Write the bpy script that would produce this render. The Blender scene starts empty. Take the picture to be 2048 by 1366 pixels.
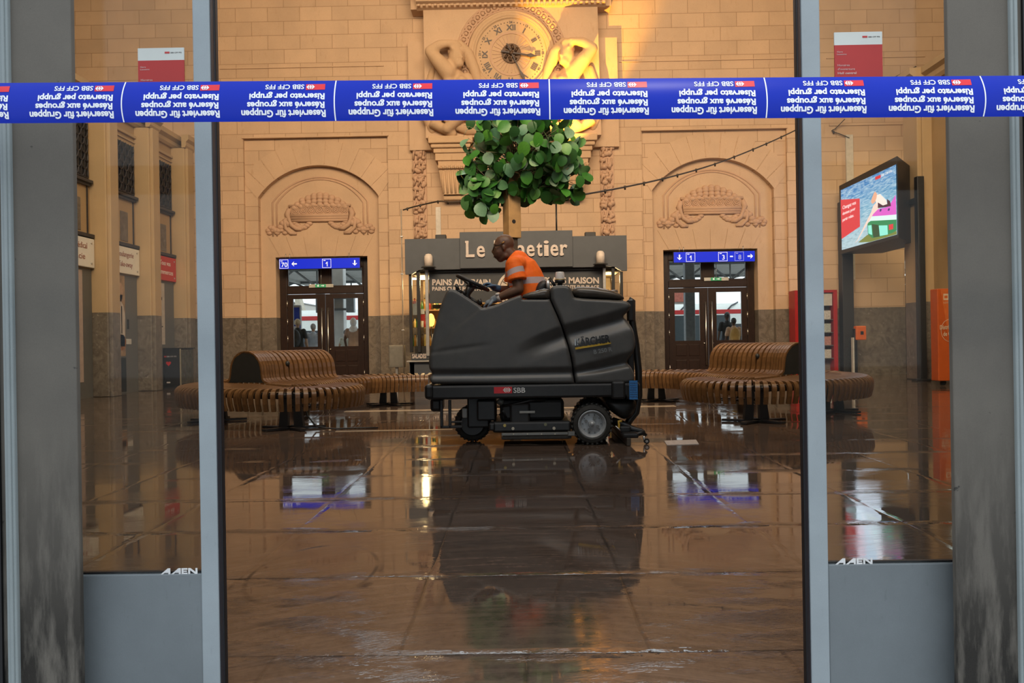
import bpy, bmesh, math, random
from mathutils import Vector, Matrix, Euler
from mathutils.geometry import tessellate_polygon
PI = math.pi
S = bpy.context.scene
COL = S.collection
random.seed(7)

# ------------------------------------------------------------------ camera
FPX = 28.0 / 36.0 * 2048.0          # focal length in pixels of the 2048 wide frame
YAW = math.atan(16.0 / FPX)
ROLL = 0.0161
CAM_Z = 0.92
cam_data = bpy.data.cameras.new('camera')
cam_data.lens = 28.0
cam_data.sensor_width = 36.0
cam_data.clip_start = 0.05
cam_data.clip_end = 400
cam = bpy.data.objects.new('camera', cam_data)
COL.objects.link(cam)
CAM_M = Matrix.Translation((0, 0, CAM_Z)) @ Matrix.Rotation(YAW, 4, 'Z') @ Matrix.Rotation(PI / 2, 4, 'X') @ Matrix.Rotation(-ROLL, 4, 'Z')
cam.matrix_world = CAM_M
S.camera = cam
CR = CAM_M.to_3x3()


def ray(x, y):
    return CR @ Vector(((x - 1024.0) / FPX, (683.0 - y) / FPX, -1.0))


def at(x, y, Y):
    """the place at depth Y that the photograph shows at pixel x, y"""
    d = ray(x, y)
    k = Y / d.y
    return Vector((d.x * k, Y, CAM_Z + d.z * k))


def atx(x, y, X):
    d = ray(x, y)
    k = X / d.x
    return Vector((X, d.y * k, CAM_Z + d.z * k))


def atz(x, y, Z=0.0):
    d = ray(x, y)
    k = (Z - CAM_Z) / d.z
    return Vector((d.x * k, d.y * k, Z))


# ------------------------------------------------------------------ world, lights, exposure
S.view_settings.view_transform = 'Standard'
S.view_settings.look = 'None'
S.view_settings.exposure = 0.0
S.view_settings.gamma = 1.0
S.view_settings.use_curve_mapping = False
W = bpy.data.worlds.new('overcast_sky')
S.world = W
W.use_nodes = True
bgn = W.node_tree.nodes['Background']
bgn.inputs[0].default_value = (0.86, 0.935, 1.0, 1)
bgn.inputs[1].default_value = 1.35


def area(name, loc, aim, sx, sy, power, color, spread=180):
    l = bpy.data.lights.new(name, 'AREA')
    l.shape = 'RECTANGLE'
    l.size, l.size_y = sx, sy
    l.energy = power
    l.color = color
    l.spread = math.radians(spread)
    o = bpy.data.objects.new(name, l)
    COL.objects.link(o)
    o.location = loc
    o.rotation_euler = (Vector(aim) - Vector(loc)).to_track_quat('-Z', 'Y').to_euler()
    return o


def spot(name, loc, aim, power, color, deg, blend=0.5, size=0.06):
    l = bpy.data.lights.new(name, 'SPOT')
    l.energy = power
    l.color = color
    l.spot_size = math.radians(deg)
    l.spot_blend = blend
    l.shadow_soft_size = size
    o = bpy.data.objects.new(name, l)
    COL.objects.link(o)
    o.location = loc
    o.rotation_euler = (Vector(aim) - Vector(loc)).to_track_quat('-Z', 'Y').to_euler()
    return o


area('hall_fill_near', (0.3, 4.5, 9.5), (0.3, 19.0, 4.6), 13, 4, 1220, (1.0, 0.73, 0.44), 120)  # unseen warm fill, added to light the back wall evenly
area('hall_fill_ceiling', (0.3, 11.5, 14.6), (0.3, 11.5, 0), 9, 7, 160, (1.0, 0.78, 0.55))  # unseen overhead warm fill, added for the hall
area('front_fill', (0.2, 2.5, 6.2), (0.2, 12.0, 0.5), 9, 5, 330, (0.86, 0.93, 1.0), 150)  # fill added to brighten camera-facing sides; the front wall has no window
area('tape_highlight_fill', (0.55, 0.55, 2.9), (0.45, 1.6, 1.2), 0.5, 0.10, 5, (1.0, 0.92, 0.82), 120)  # unseen light added for a local highlight on the curved tape
area('aisle_fill', (10.9, 17.3, 4.9), (8.5, 18.9, 1.8), 1.2, 0.5, 70, (1.0, 0.76, 0.40), 140)  # unseen warm fill, added for the wall corner behind the screen

# ------------------------------------------------------------------ mesh helpers
ORG = {}


class MB:
    def __init__(self):
        self.bm = bmesh.new()

    def _merge(self, verts, faces, smooth=False):
        vs = [self.bm.verts.new(v) for v in verts]
        out = []
        for f in faces:
            try:
                fc = self.bm.faces.new([vs[i] for i in f])
                fc.smooth = smooth
                out.append(fc)
            except ValueError:
                pass
        return vs

    def box(self, a, b, bev=0.0, seg=2, M=None):
        x0, x1 = sorted((a[0], b[0])); y0, y1 = sorted((a[1], b[1])); z0, z1 = sorted((a[2], b[2]))
        t = bmesh.new()
        vs = [t.verts.new(v) for v in ((x0,y0,z0),(x1,y0,z0),(x1,y1,z0),(x0,y1,z0),(x0,y0,z1),(x1,y0,z1),(x1,y1,z1),(x0,y1,z1))]
        for f in ((0,3,2,1),(4,5,6,7),(0,1,5,4),(1,2,6,5),(2,3,7,6),(3,0,4,7)):
            t.faces.new([vs[i] for i in f])
        if bev > 0:
            bev = min(bev, 0.49 * min(x1 - x0, y1 - y0, z1 - z0))
            bmesh.ops.bevel(t, geom=list(t.edges), offset=bev, segments=seg, affect='EDGES', profile=0.5)
        self._take(t, M)
        return self

    def _take(self, t, M=None, smooth=False):
        t.verts.index_update()
        vv = [(M @ v.co) if M is not None else v.co.copy() for v in t.verts]
        ff = [[v.index for v in f.verts] for f in t.faces]
        t.free()
        self._merge(vv, ff, smooth)

    def slab(self, outline, holes, n0, n1, axis='y', M=None):
        """flat polygon (list of 2d points) with holes given thickness between n0 and n1.
        axis 'y': points are x,z ; axis 'x': points are y,z ; axis 'z': points are x,y"""
        def P(p, n):
            if axis == 'y': return Vector((p[0], n, p[1]))
            if axis == 'x': return Vector((n, p[0], p[1]))
            return Vector((p[0], p[1], n))
        loops = [list(outline)] + [list(h) for h in holes]
        flat = [p for l in loops for p in l]
        tris = tessellate_polygon([[Vector((p[0], p[1], 0)) for p in l] for l in loops])
        N = len(flat)
        verts = [P(p, n0) for p in flat] + [P(p, n1) for p in flat]
        if M is not None: verts = [M @ v for v in verts]
        faces = [list(t) for t in tris] + [[i + N for i in reversed(t)] for t in tris]
        base = 0
        for l in loops:
            k = len(l)
            for i in range(k):
                a, b = base + i, base + (i + 1) % k
                faces.append([a, b, b + N, a + N])
            base += k
        t = bmesh.new()
        vs = [t.verts.new(v) for v in verts]
        for f in faces:
            try: t.faces.new([vs[i] for i in f])
            except ValueError: pass
        bmesh.ops.recalc_face_normals(t, faces=list(t.faces))
        self._take(t)
        return self

    def loft(self, rings, cap=True, closed=False, smooth=True):
        n = len(rings[0])
        vs = [[self.bm.verts.new(p) for p in r] for r in rings]
        m = len(rings)
        fs = []
        for i in range(m if closed else m - 1):
            a, b = vs[i], vs[(i + 1) % m]
            for j in range(n):
                k = (j + 1) % n
                try:
                    f = self.bm.faces.new((a[j], a[k], b[k], b[j])); f.smooth = smooth
                except ValueError: pass
        if cap and not closed:
            for r, rev in ((vs[0], True), (vs[-1], False)):
                try:
                    f = self.bm.faces.new(list(reversed(r)) if rev else r); f.smooth = False
                except ValueError: pass
        return self

    def tube(self, pts, r, n=8, cap=True, flat=1.0, up=None, closed=False):
        pts = [Vector(p) for p in pts]
        rs = r if isinstance(r, (list, tuple)) else [r] * len(pts)
        rings = []
        prev = None
        m = len(pts)
        for i, p in enumerate(pts):
            if closed: d = pts[(i + 1) % m] - pts[i - 1]
            else: d = pts[min(i + 1, m - 1)] - pts[max(i - 1, 0)]
            d.normalize()
            if prev is None:
                ref = Vector(up) if up is not None else (Vector((0, 0, 1)) if abs(d.z) < 0.9 else Vector((1, 0, 0)))
                a = ref - d * ref.dot(d)
            else:
                a = prev - d * prev.dot(d)
            if a.length < 1e-6: a = Vector((1, 0, 0))
            a.normalize(); prev = a
            b = d.cross(a)
            rings.append([p + (a * math.cos(2 * PI * k / n) + b * math.sin(2 * PI * k / n) * flat) * rs[i] for k in range(n)])
        return self.loft(rings, cap, closed)

    def cyl(self, p0, p1, r, r1=None, n=20, cap=True):
        return self.tube([p0, p1], [r, r if r1 is None else r1], n, cap)

    def lathe(self, prof, M=None, n=24, cap=True):
        """profile of (radius, z) turned round z"""
        rings = []
        for rr, z in prof:
            ring = [Vector((max(rr, 1e-4) * math.cos(2 * PI * k / n), max(rr, 1e-4) * math.sin(2 * PI * k / n), z)) for k in range(n)]
            rings.append([M @ v for v in ring] if M is not None else ring)
        return self.loft(rings, cap)

    def ell(self, c, r, rot=None, n=14, m=9):
        R = rot.to_matrix() if isinstance(rot, Euler) else (rot if rot is not None else Matrix.Identity(3))
        if not hasattr(r, '__len__'): r = (r, r, r)
        c = Vector(c)
        rings = []
        for i in range(m + 1):
            th = PI * i / m
            s, z = max(math.sin(th), 0.02), math.cos(th)
            rings.append([c + R @ Vector((r[0] * s * math.cos(2 * PI * k / n), r[1] * s * math.sin(2 * PI * k / n), -r[2] * z)) for k in range(n)])
        return self.loft(rings)

    def limb(self, pts, rad, n=12, flat=1.0, up=None):
        """tapered limb with round ends, for remeshing into one surface"""
        self.tube(pts, rad, n, True, flat, up)
        rr = rad if isinstance(rad, (list, tuple)) else [rad] * len(pts)
        self.ell(pts[0], rr[0] * 0.98 if flat >= 1 else rr[0] * flat)
        self.ell(pts[-1], rr[-1] * 0.98 if flat >= 1 else rr[-1] * flat)
        return self

    def poly(self, pts):
        self._merge([Vector(p) for p in pts], [list(range(len(pts)))])
        return self

    def grid(self, fn, nu, nv, smooth=True, wrap_u=False):
        vs = [[self.bm.verts.new(fn(i / nu, j / nv)) for j in range(nv + 1)] for i in range(nu + (0 if wrap_u else 1))]
        for i in range(nu):
            a, b = vs[i], vs[(i + 1) % len(vs)]
            for j in range(nv):
                try:
                    f = self.bm.faces.new((a[j], b[j], b[j + 1], a[j + 1])); f.smooth = smooth
                except ValueError: pass
        return self

    def text(self, s, origin, right, up, height=None, width=None, depth=0.002, bold=0.0, align='L', serif=False, res=3, warp=None, space=1.0):
        """letters laid out in the plane of right/up; height = cap height"""
        v, f, x0, x1, capH = text_data(s, bold, res, space)
        k = (height / capH) if height else (width / max(x1 - x0, 1e-6))
        kx = (width / max(x1 - x0, 1e-6)) if width else k
        w = (x1 - x0) * kx
        sh = 0 if align == 'L' else (-w / 2 if align == 'C' else -w)
        o = Vector(origin); R = Vector(right).normalized(); U = Vector(up).normalized(); Nn = R.cross(U)
        out = []
        for (x, y, z) in v:
            p = o + R * ((x - x0) * kx + sh) + U * (y * k) + Nn * (depth if z > 0 else 0.0)
            out.append(warp(p) if warp else p)
        self._merge(out, f)
        return self

    def join(self, other, M=None):
        self._take(other.bm, M)
        other.bm = None
        return self

    def build(self, name, mat, parent=None, smooth=None, sharp=None, remesh=None, sub=0, relax=0):
        me = bpy.data.meshes.new(name)
        bm = self.bm
        if smooth is not None:
            for f in bm.faces: f.smooth = smooth
        off = ORG.get(root_of(parent).name, Vector()) if parent is not None else Vector()
        if off.length > 0:
            bmesh.ops.translate(bm, verts=list(bm.verts), vec=-off)
        bm.to_mesh(me); bm.free(); self.bm = None
        o = bpy.data.objects.new(name, me)
        COL.objects.link(o)
        if remesh or sub:
            if remesh:
                md = o.modifiers.new('r', 'REMESH'); md.mode = 'VOXEL'; md.voxel_size = remesh; md.use_smooth_shade = True
                if relax:
                    ms = o.modifiers.new('s', 'SMOOTH'); ms.factor = 0.5; ms.iterations = relax
            if sub:
                md = o.modifiers.new('u', 'SUBSURF'); md.levels = sub; md.render_levels = sub
            dg = bpy.context.evaluated_depsgraph_get()
            m2 = bpy.data.meshes.new_from_object(o.evaluated_get(dg))
            o.modifiers.clear()
            o.data = m2
            m2.name = name
            me = m2
            for p in me.polygons: p.use_smooth = True
        if sharp is not None:
            for p in me.polygons: p.use_smooth = True
            me.set_sharp_from_angle(angle=math.radians(sharp))
        ms = mat if isinstance(mat, (list, tuple)) else [mat]
        me.materials.clear()
        for m in ms: me.materials.append(m)
        if parent is not None: o.parent = parent
        return o


def root_of(o):
    while o.parent is not None: o = o.parent
    return o


TXT = {}


def text_data(s, bold, res, space=1.0):
    key = (s, bold, res, space)
    if key in TXT: return TXT[key]

    def conv(t):
        c = bpy.data.curves.new('t', 'FONT')
        c.body = t; c.size = 1.0; c.offset = bold; c.resolution_u = res; c.extrude = 0.01; c.space_character = space
        o = bpy.data.objects.new('t', c)
        COL.objects.link(o)
        dg = bpy.context.evaluated_depsgraph_get()
        m = bpy.data.meshes.new_from_object(o.evaluated_get(dg))
        v = [tuple(p.co) for p in m.vertices]
        f = [list(p.vertices) for p in m.polygons]
        bpy.data.objects.remove(o); bpy.data.curves.remove(c); bpy.data.meshes.remove(m)
        return v, f
    v, f = conv(s)
    hv, _ = conv('H')
    cap = max(p[1] for p in hv)
    r = (v, f, min(p[0] for p in v), max(p[0] for p in v), cap)
    TXT[key] = r
    return r


def thing(name, label, cat, loc=(0, 0, 0), group=None):
    o = bpy.data.objects.new(name, None)
    COL.objects.link(o)
    o.empty_display_size = 0.1
    o.location = loc
    ORG[o.name] = Vector(loc)
    o['label'] = label; o['category'] = cat
    if group: o['group'] = group
    return o


def tag(o, label, cat, group=None, kind=None):
    o['label'] = label; o['category'] = cat
    if group: o['group'] = group
    if kind: o['kind'] = kind
    return o


def struct(o):
    o['kind'] = 'structure'
    return o


def copy_tree(o, loc=None, label=None, group=None):
    def rec(src, par):
        c = src.copy(); COL.objects.link(c)
        if par is not None: c.parent = par
        for ch in list(src.children): rec(ch, c)
        return c
    r = rec(o, None)
    if loc is not None: r.location = loc
    ORG[r.name] = Vector(r.location)
    if label: r['label'] = label
    if group: r['group'] = group
    return r


# ------------------------------------------------------------------ materials
class NT:
    def __init__(self, name):
        self.m = bpy.data.materials.new(name)
        self.m.use_nodes = True
        self.t = self.m.node_tree
        self.b = self.t.nodes['Principled BSDF']
        self.out = self.t.nodes['Material Output']

    def n(self, typ, **kw):
        nd = self.t.nodes.new(typ)
        for k, v in kw.items(): setattr(nd, k, v)
        return nd

    def l(self, a, b): self.t.links.new(a, b)

    def val(self, sock, v):
        if hasattr(v, 'links') or hasattr(v, 'is_linked'): self.l(v, sock)
        else: sock.default_value = v

    def math(self, op, a, b=0.0, c=0.0, clamp=False):
        nd = self.n('ShaderNodeMath', operation=op); nd.use_clamp = clamp
        for i, v in enumerate((a, b, c)): self.val(nd.inputs[i], v)
        return nd.outputs[0]

    def mix(self, fac, a, b, blend='MIX'):
        nd = self.n('ShaderNodeMix', data_type='RGBA', blend_type=blend)
        self.val(nd.inputs[0], fac)
        for s, v in ((nd.inputs[6], a), (nd.inputs[7], b)):
            if isinstance(v, tuple): s.default_value = (v[0], v[1], v[2], 1)
            else: self.l(v, s)
        return nd.outputs[2]

    def noise(self, scale, vec=None, detail=4, rough=0.55, out=0, dist=0.0):
        nd = self.n('ShaderNodeTexNoise'); nd.inputs['Scale'].default_value = scale
        nd.inputs['Detail'].default_value = detail; nd.inputs['Roughness'].default_value = rough
        nd.inputs['Distortion'].default_value = dist
        if vec is not None: self.l(vec, nd.inputs['Vector'])
        return nd.outputs[out]

    def pos(self): return self.n('ShaderNodeNewGeometry').outputs['Position']

    def sep(self, v):
        nd = self.n('ShaderNodeSeparateXYZ'); self.l(v, nd.inputs[0]); return nd.outputs

    def comb(self, x, y, z):
        nd = self.n('ShaderNodeCombineXYZ')
        for i, v in enumerate((x, y, z)): self.val(nd.inputs[i], v)
        return nd.outputs[0]

    def ramp(self, fac, stops):
        nd = self.n('ShaderNodeValToRGB'); self.l(fac, nd.inputs[0])
        e = nd.color_ramp.elements
        while len(e) < len(stops): e.new(0.5)
        for el, (p, c) in zip(e, stops):
            el.position = p; el.color = (c[0], c[1], c[2], 1) if isinstance(c, tuple) else (c, c, c, 1)
        return nd.outputs[0]

    def rng(self, v, a, b, c=0.0, d=1.0):
        nd = self.n('ShaderNodeMapRange'); self.val(nd.inputs[0], v)
        for i, q in zip((1, 2, 3, 4), (a, b, c, d)): nd.inputs[i].default_value = q
        return nd.outputs[0]

    def bump(self, h, strength=0.3, dist=0.01):
        nd = self.n('ShaderNodeBump'); nd.inputs['Strength'].default_value = strength; nd.inputs['Distance'].default_value = dist
        self.l(h, nd.inputs['Height']); self.l(nd.outputs[0], self.b.inputs['Normal'])
        return nd

    def set(self, color=None, rough=None, metal=None, spec=None, emit=None, estr=None):
        if color is not None:
            if isinstance(color, tuple): self.b.inputs['Base Color'].default_value = (color[0], color[1], color[2], 1)
            else: self.l(color, self.b.inputs['Base Color'])
        if rough is not None: self.val(self.b.inputs['Roughness'], rough)
        if metal is not None: self.b.inputs['Metallic'].default_value = metal
        if spec is not None: self.b.inputs['Specular IOR Level'].default_value = spec
        if emit is not None:
            if isinstance(emit, tuple): self.b.inputs['Emission Color'].default_value = (emit[0], emit[1], emit[2], 1)
            else: self.l(emit, self.b.inputs['Emission Color'])
        if estr is not None: self.val(self.b.inputs['Emission Strength'], estr)
        return self.m


MATS = {}


def mat(name, c, rough=0.5, metal=0.0, var=0.12, scale=12.0, bump=0.0, spec=None, bscale=None):
    """plain procedural material: colour with soft mottling"""
    if name in MATS: return MATS[name]
    t = NT(name)
    p = t.pos()
    n = t.noise(scale, p, 5)
    k = t.rng(n, 0.3, 0.7, 1.0 - var, 1.0 + var)
    col = t.mix(1.0, (c[0], c[1], c[2]), (1, 1, 1), 'MULTIPLY')
    mm = t.n('ShaderNodeMix', data_type='RGBA', blend_type='MULTIPLY'); mm.inputs[0].default_value = 1.0
    mm.inputs[6].default_value = (c[0], c[1], c[2], 1); t.l(k, mm.inputs[7])
    t.set(mm.outputs[2], rough, metal, spec)
    if bump:
        t.bump(t.noise(bscale or scale * 4, p, 4), bump, 0.004)
    MATS[name] = t.m
    return t.m


def glow(name, c, s):
    if name in MATS: return MATS[name]
    t = NT(name)
    t.set((c[0] * 0.5, c[1] * 0.5, c[2] * 0.5), 0.3, emit=(c[0], c[1], c[2]), estr=s)
    MATS[name] = t.m
    return t.m


def glass(name, tint=(0.95, 0.97, 0.96), refl=0.28, haze=0.0):
    if name in MATS: return MATS[name]
    t = NT(name)
    tr = t.n('ShaderNodeBsdfTransparent'); tr.inputs[0].default_value = (tint[0], tint[1], tint[2], 1)
    gl = t.n('ShaderNodeBsdfGlossy'); gl.inputs[1].default_value = 0.02
    fr = t.n('ShaderNodeFresnel'); fr.inputs[0].default_value = 1.45
    mx = t.n('ShaderNodeMixShader')
    t.l(t.math('MULTIPLY', fr.outputs[0], refl), mx.inputs[0]); t.l(tr.outputs[0], mx.inputs[1]); t.l(gl.outputs[0], mx.inputs[2])
    last = mx.outputs[0]
    if haze:
        df = t.n('ShaderNodeBsdfDiffuse'); df.inputs[0].default_value = (0.8, 0.8, 0.78, 1)
        m2 = t.n('ShaderNodeMixShader')
        sm = t.rng(t.noise(3.0, t.pos(), 5), 0.35, 0.8, haze * 0.4, haze * 1.6)
        t.l(sm, m2.inputs[0]); t.l(last, m2.inputs[1]); t.l(df.outputs[0], m2.inputs[2]); last = m2.outputs[0]
    t.l(last, t.out.inputs[0])
    MATS[name] = t.m
    return t.m


# stone with courses of blocks; lower part clad in dark speckled marble
def stone_wall(name, axis, offs=(0.0, 0.0), wains=1.59, blocks=True, base=(0.555, 0.388, 0.262)):
    t = NT(name)
    p = t.pos(); x, y, z = t.sep(p)
    u = x if axis == 'x' else y
    v = t.comb(t.math('ADD', u, offs[0]), t.math('ADD', z, offs[1]), 0.0)
    n1 = t.noise(1.3, p, 5); n2 = t.noise(60, p, 3); n3 = t.noise(9, p, 6, 0.7)
    c1 = t.mix(t.rng(n1, 0.35, 0.65), (base[0] * 0.93, base[1] * 0.93, base[2] * 0.92), (base[0] * 1.06, base[1] * 1.05, base[2] * 1.03))
    c1 = t.mix(t.rng(n2, 0.3, 0.7, 0.0, 0.22), c1, (base[0] * 0.72, base[1] * 0.70, base[2] * 0.66))
    c1 = t.mix(t.rng(n3, 0.62, 0.8, 0.0, 0.25), c1, (base[0] * 0.75, base[1] * 0.68, base[2] * 0.58))
    vs = t.noise(5.5, t.comb(t.math('MULTIPLY', x, 2.2), t.math('MULTIPLY', y, 2.2), t.math('MULTIPLY', z, .55)), 5, .65)
    c1 = t.mix(t.rng(vs, .60, .74, 0.0, .38), c1, (base[0] * .70, base[1] * .62, base[2] * .50))
    h = n2
    if blocks:
        bk = t.n('ShaderNodeTexBrick'); t.l(v, bk.inputs['Vector'])
        bk.inputs['Scale'].default_value = 1.0
        bk.inputs['Brick Width'].default_value = 0.77; bk.inputs['Row Height'].default_value = 0.335
        bk.inputs['Mortar Size'].default_value = 0.0065; bk.inputs['Mortar Smooth'].default_value = 0.2
        bk.inputs['Color1'].default_value = (0, 0, 0, 1); bk.inputs['Color2'].default_value = (1, 1, 1, 1); bk.inputs['Mortar'].default_value = (0.5, 0.5, 0.5, 1)
        bk.inputs['Bias'].default_value = 0.0
        per = t.rng(bk.outputs['Color'], 0.0, 1.0, 0.93, 1.06)
        mm = t.n('ShaderNodeMix', data_type='RGBA', blend_type='MULTIPLY'); mm.inputs[0].default_value = 1.0
        t.l(c1, mm.inputs[6]); t.l(per, mm.inputs[7])
        c1 = t.mix(t.math('MULTIPLY', bk.outputs['Fac'], 0.7), mm.outputs[2], (base[0] * 0.42, base[1] * 0.36, base[2] * 0.28))
        h = t.math('SUBTRACT', t.math('MULTIPLY', n2, 0.3), t.math('MULTIPLY', bk.outputs['Fac'], 1.0))
    if wains:
        vor = t.n('ShaderNodeTexVoronoi'); vor.inputs['Scale'].default_value = 26; t.l(p, vor.inputs['Vector'])
        m1 = t.noise(5, p, 7, 0.7, 0, 1.5); m2 = t.noise(17, p, 8, 0.8, 0, 1.2)
        mc = t.mix(t.rng(m1, 0.35, 0.65), (0.10, 0.082, 0.066), (0.20, 0.17, 0.14))
        mc = t.mix(t.rng(m2, 0.60, 0.66), mc, (0.46, 0.42, 0.37))
        mc = t.mix(t.rng(vor.outputs['Distance'], 0.0, 0.16, 0.55, 0.0), mc, (0.05, 0.042, 0.035))
        f = t.math('LESS_THAN', z, wains)
        c1 = t.mix(f, c1, mc)
        t.val(t.b.inputs['Roughness'], t.rng(f, 0, 1, 0.85, 0.35))
    else:
        t.set(rough=0.85)
    t.set(c1)
    t.bump(h, 0.35, 0.006)
    return t.m

# ------------------------------------------------------------------ floor
DW = 18.96


def floor_material():
    t = NT('wet_stone_floor')
    p = t.pos(); x, y, z = t.sep(p)
    TY, T0 = 0.79, 2.345
    row = t.math('FLOOR', t.math('DIVIDE', t.math('SUBTRACT', y, T0), TY))
    near = t.math('LESS_THAN', y, T0)
    xs = t.math('ADD', t.math('ADD', x, 0.372), t.math('MULTIPLY', near, 0.37))
    wob = t.math('MULTIPLY', t.math('SUBTRACT', t.noise(2.2, p, 3), 0.5), 0.035)
    fx = t.math('ABSOLUTE', t.math('SUBTRACT', t.math('FRACT', t.math('ADD', t.math('DIVIDE', t.math('ADD', xs, wob), 0.746), 0.5)), 0.5))
    fx = t.math('MULTIPLY', fx, 0.746)
    fy = t.math('ABSOLUTE', t.math('SUBTRACT', t.math('FRACT', t.math('ADD', t.math('DIVIDE', t.math('SUBTRACT', t.math('ADD', y, wob), T0), TY), 0.5)), 0.5))
    fy = t.math('MULTIPLY', fy, TY)
    d = t.math('MINIMUM', fx, fy)
    jn = t.rng(t.noise(2.3, p, 4, .6), .36, .58, .15, 1.0)
    joint = t.math('MAXIMUM', t.math('MULTIPLY', t.rng(fy, 0.002, 0.006, 1.0, 0.0), t.rng(y, 6.0, 3.5, .25, 1.0)), t.math('MULTIPLY', t.rng(fx, 0.003, 0.010, 1.0, 0.0), t.rng(t.math('ABSOLUTE', x), .5, 1.2, 1.0, .45)))
    joint = t.math('MULTIPLY', joint, jn)
    cell = t.n('ShaderNodeTexWhiteNoise', noise_dimensions='2D')
    t.l(t.comb(t.math('FLOOR', t.math('DIVIDE', xs, 0.746)), row, 0), cell.inputs['Vector'])
    n1 = t.noise(1.6, p, 6, 0.6); n2 = t.noise(26, p, 5, 0.65); n3 = t.noise(140, p, 2)
    c = t.mix(t.rng(n1, 0.3, 0.7), (0.042, 0.029, 0.022), (0.092, 0.064, 0.048))
    c = t.mix(t.rng(n2, 0.35, 0.75, 0.0, 0.75), c, (0.150, 0.104, 0.078))
    c = t.mix(t.rng(n3, 0.6, 0.75, 0.0, 0.4), c, (0.03, 0.02, 0.014))
    arcs = t.noise(3.0, t.comb(t.math('MULTIPLY', t.math('ADD', x, t.math('MULTIPLY', y, 0.35)), .8), t.math('MULTIPLY', t.math('SUBTRACT', y, t.math('MULTIPLY', t.math('MULTIPLY', x, x), -.35)), 7.0), 0), 6, .68, 0, .8)
    c = t.mix(t.rng(arcs, .44, .68, 0, .75), c, (0.175, 0.120, 0.088))
    c = t.mix(t.rng(cell.outputs['Value'], 0, 1, 0.0, 0.32), c, (0.055, 0.045, 0.037))
    # the ring shaped tyre scuff near the doors
    rx = t.math('DIVIDE', t.math('ADD', x, 0.85), 0.245); ry = t.math('DIVIDE', t.math('SUBTRACT', y, 3.22), 0.42)
    rad = t.math('SQRT', t.math('ADD', t.math('MULTIPLY', rx, rx), t.math('MULTIPLY', ry, ry)))
    ring = t.rng(t.math('ABSOLUTE', t.math('SUBTRACT', t.math('ADD', rad, t.math('MULTIPLY', wob, 1.4)), 1.0)), 0.015, 0.05, 1.0, 0.0)
    ring = t.math('MULTIPLY', ring, t.rng(t.noise(3.5, p, 3), 0.42, 0.56, 0.1, 0.9))
    c = t.mix(t.math('MULTIPLY', ring, 0.75), c, (0.018, 0.012, 0.008))
    c = t.mix(t.math('MULTIPLY', joint, 0.85), c, (0.012, 0.009, 0.007))
    t.set(c)
    # dry rough streaks brushed in arcs, and pools of standing water
    sv = t.comb(t.math('MULTIPLY', t.math('ADD', x, t.math('MULTIPLY', y, 0.35)), 2.0), t.math('MULTIPLY', t.math('SUBTRACT', y, t.math('MULTIPLY', x, 0.28)), 17.0), 0)
    streak = t.noise(2.4, sv, 6, 0.62, 0, 0.6)
    sv2 = t.comb(t.math('MULTIPLY', x, 0.9), t.math('MULTIPLY', y, 2.4), 0)
    pool = t.noise(0.9, sv2, 4, 0.55)
    wet = t.rng(pool, 0.42, 0.56)                       # 1 = smooth film of water
    rough = t.math('ADD', 0.018, t.math('MULTIPLY', t.rng(streak, 0.35, 0.75), t.rng(wet, 0, 1, 0.17, 0.012)))
    rough = t.math('ADD', t.math('ADD', rough, t.math('MULTIPLY', joint, 0.12)), t.math('MULTIPLY', ring, 0.25))
    t.val(t.b.inputs['Roughness'], rough)
    t.b.inputs['IOR'].default_value = 1.40
    t.val(t.b.inputs['Specular IOR Level'], t.math('MULTIPLY', t.math('SUBTRACT', 1.0, t.math('MULTIPLY', ring, .75)), t.rng(streak, .35, .7, .5, .40)))
    # relief: rounded slab edges, brushed streaks, ripples of the film
    edge = t.math('ADD', t.math('MULTIPLY', t.math('POWER', t.math('MAXIMUM', t.rng(fy, 0.0, 0.04), t.rng(y, 3.6, 5.4)), 0.6), 0.0042), t.math('MULTIPLY', t.math('POWER', t.rng(fx, 0.0, 0.03), 0.6), 0.0010))
    brk = t.rng(t.noise(9, p, 4), 0.35, 0.65, 0.25, 1.0)
    hgt = t.math('MULTIPLY', t.math('SUBTRACT', edge, 0.0052), brk)
    micro = t.math('MULTIPLY', t.math('MULTIPLY', streak, 0.00016), t.rng(wet, 0, 1, 1.0, 0.10))
    grain = t.math('MULTIPLY', t.math('MULTIPLY', n3, 0.00006), t.rng(wet, 0, 1, 1.0, 0.05))
    slow = t.math('MULTIPLY', t.noise(0.7, sv2, 3), 0.0003)
    patch = t.rng(t.noise(1.7, p, 4, .6), 0.48, 0.68)
    nearj = t.rng(fy, 0.0, 0.075, 1.0, 0.0)
    left = t.rng(t.math('ADD', t.math('MULTIPLY', t.math('ABSOLUTE', x), 1.7), t.math('MULTIPLY', y, -1.0)), -2.1, -1.3)
    patch2 = t.rng(t.noise(3.1, sv2, 4, .6), 0.46, 0.62)
    patch = t.math('MAXIMUM', t.math('MULTIPLY', patch, t.math('MAXIMUM', nearj, .02)), t.math('MULTIPLY', t.math('MULTIPLY', t.math('MULTIPLY', left, t.rng(y, 3.4, 2.9)), .75), patch2))
    ripple = t.noise(34, t.comb(t.math('MULTIPLY', x, .8), t.math('MULTIPLY', t.math('SUBTRACT', y, t.math('MULTIPLY', x, .28)), 3.2), 0), 3, .6)
    hgt = t.math('ADD', hgt, t.math('MULTIPLY', t.math('MULTIPLY', ripple, patch), 0.0050))
    hgt = t.math('ADD', t.math('ADD', hgt, micro), t.math('ADD', grain, slow))
    nd = t.n('ShaderNodeBump'); nd.inputs['Strength'].default_value = 1.0; nd.inputs['Distance'].default_value = 1.0
    t.l(hgt, nd.inputs['Height']); t.l(nd.outputs[0], t.b.inputs['Normal'])
    return t.m


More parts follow.
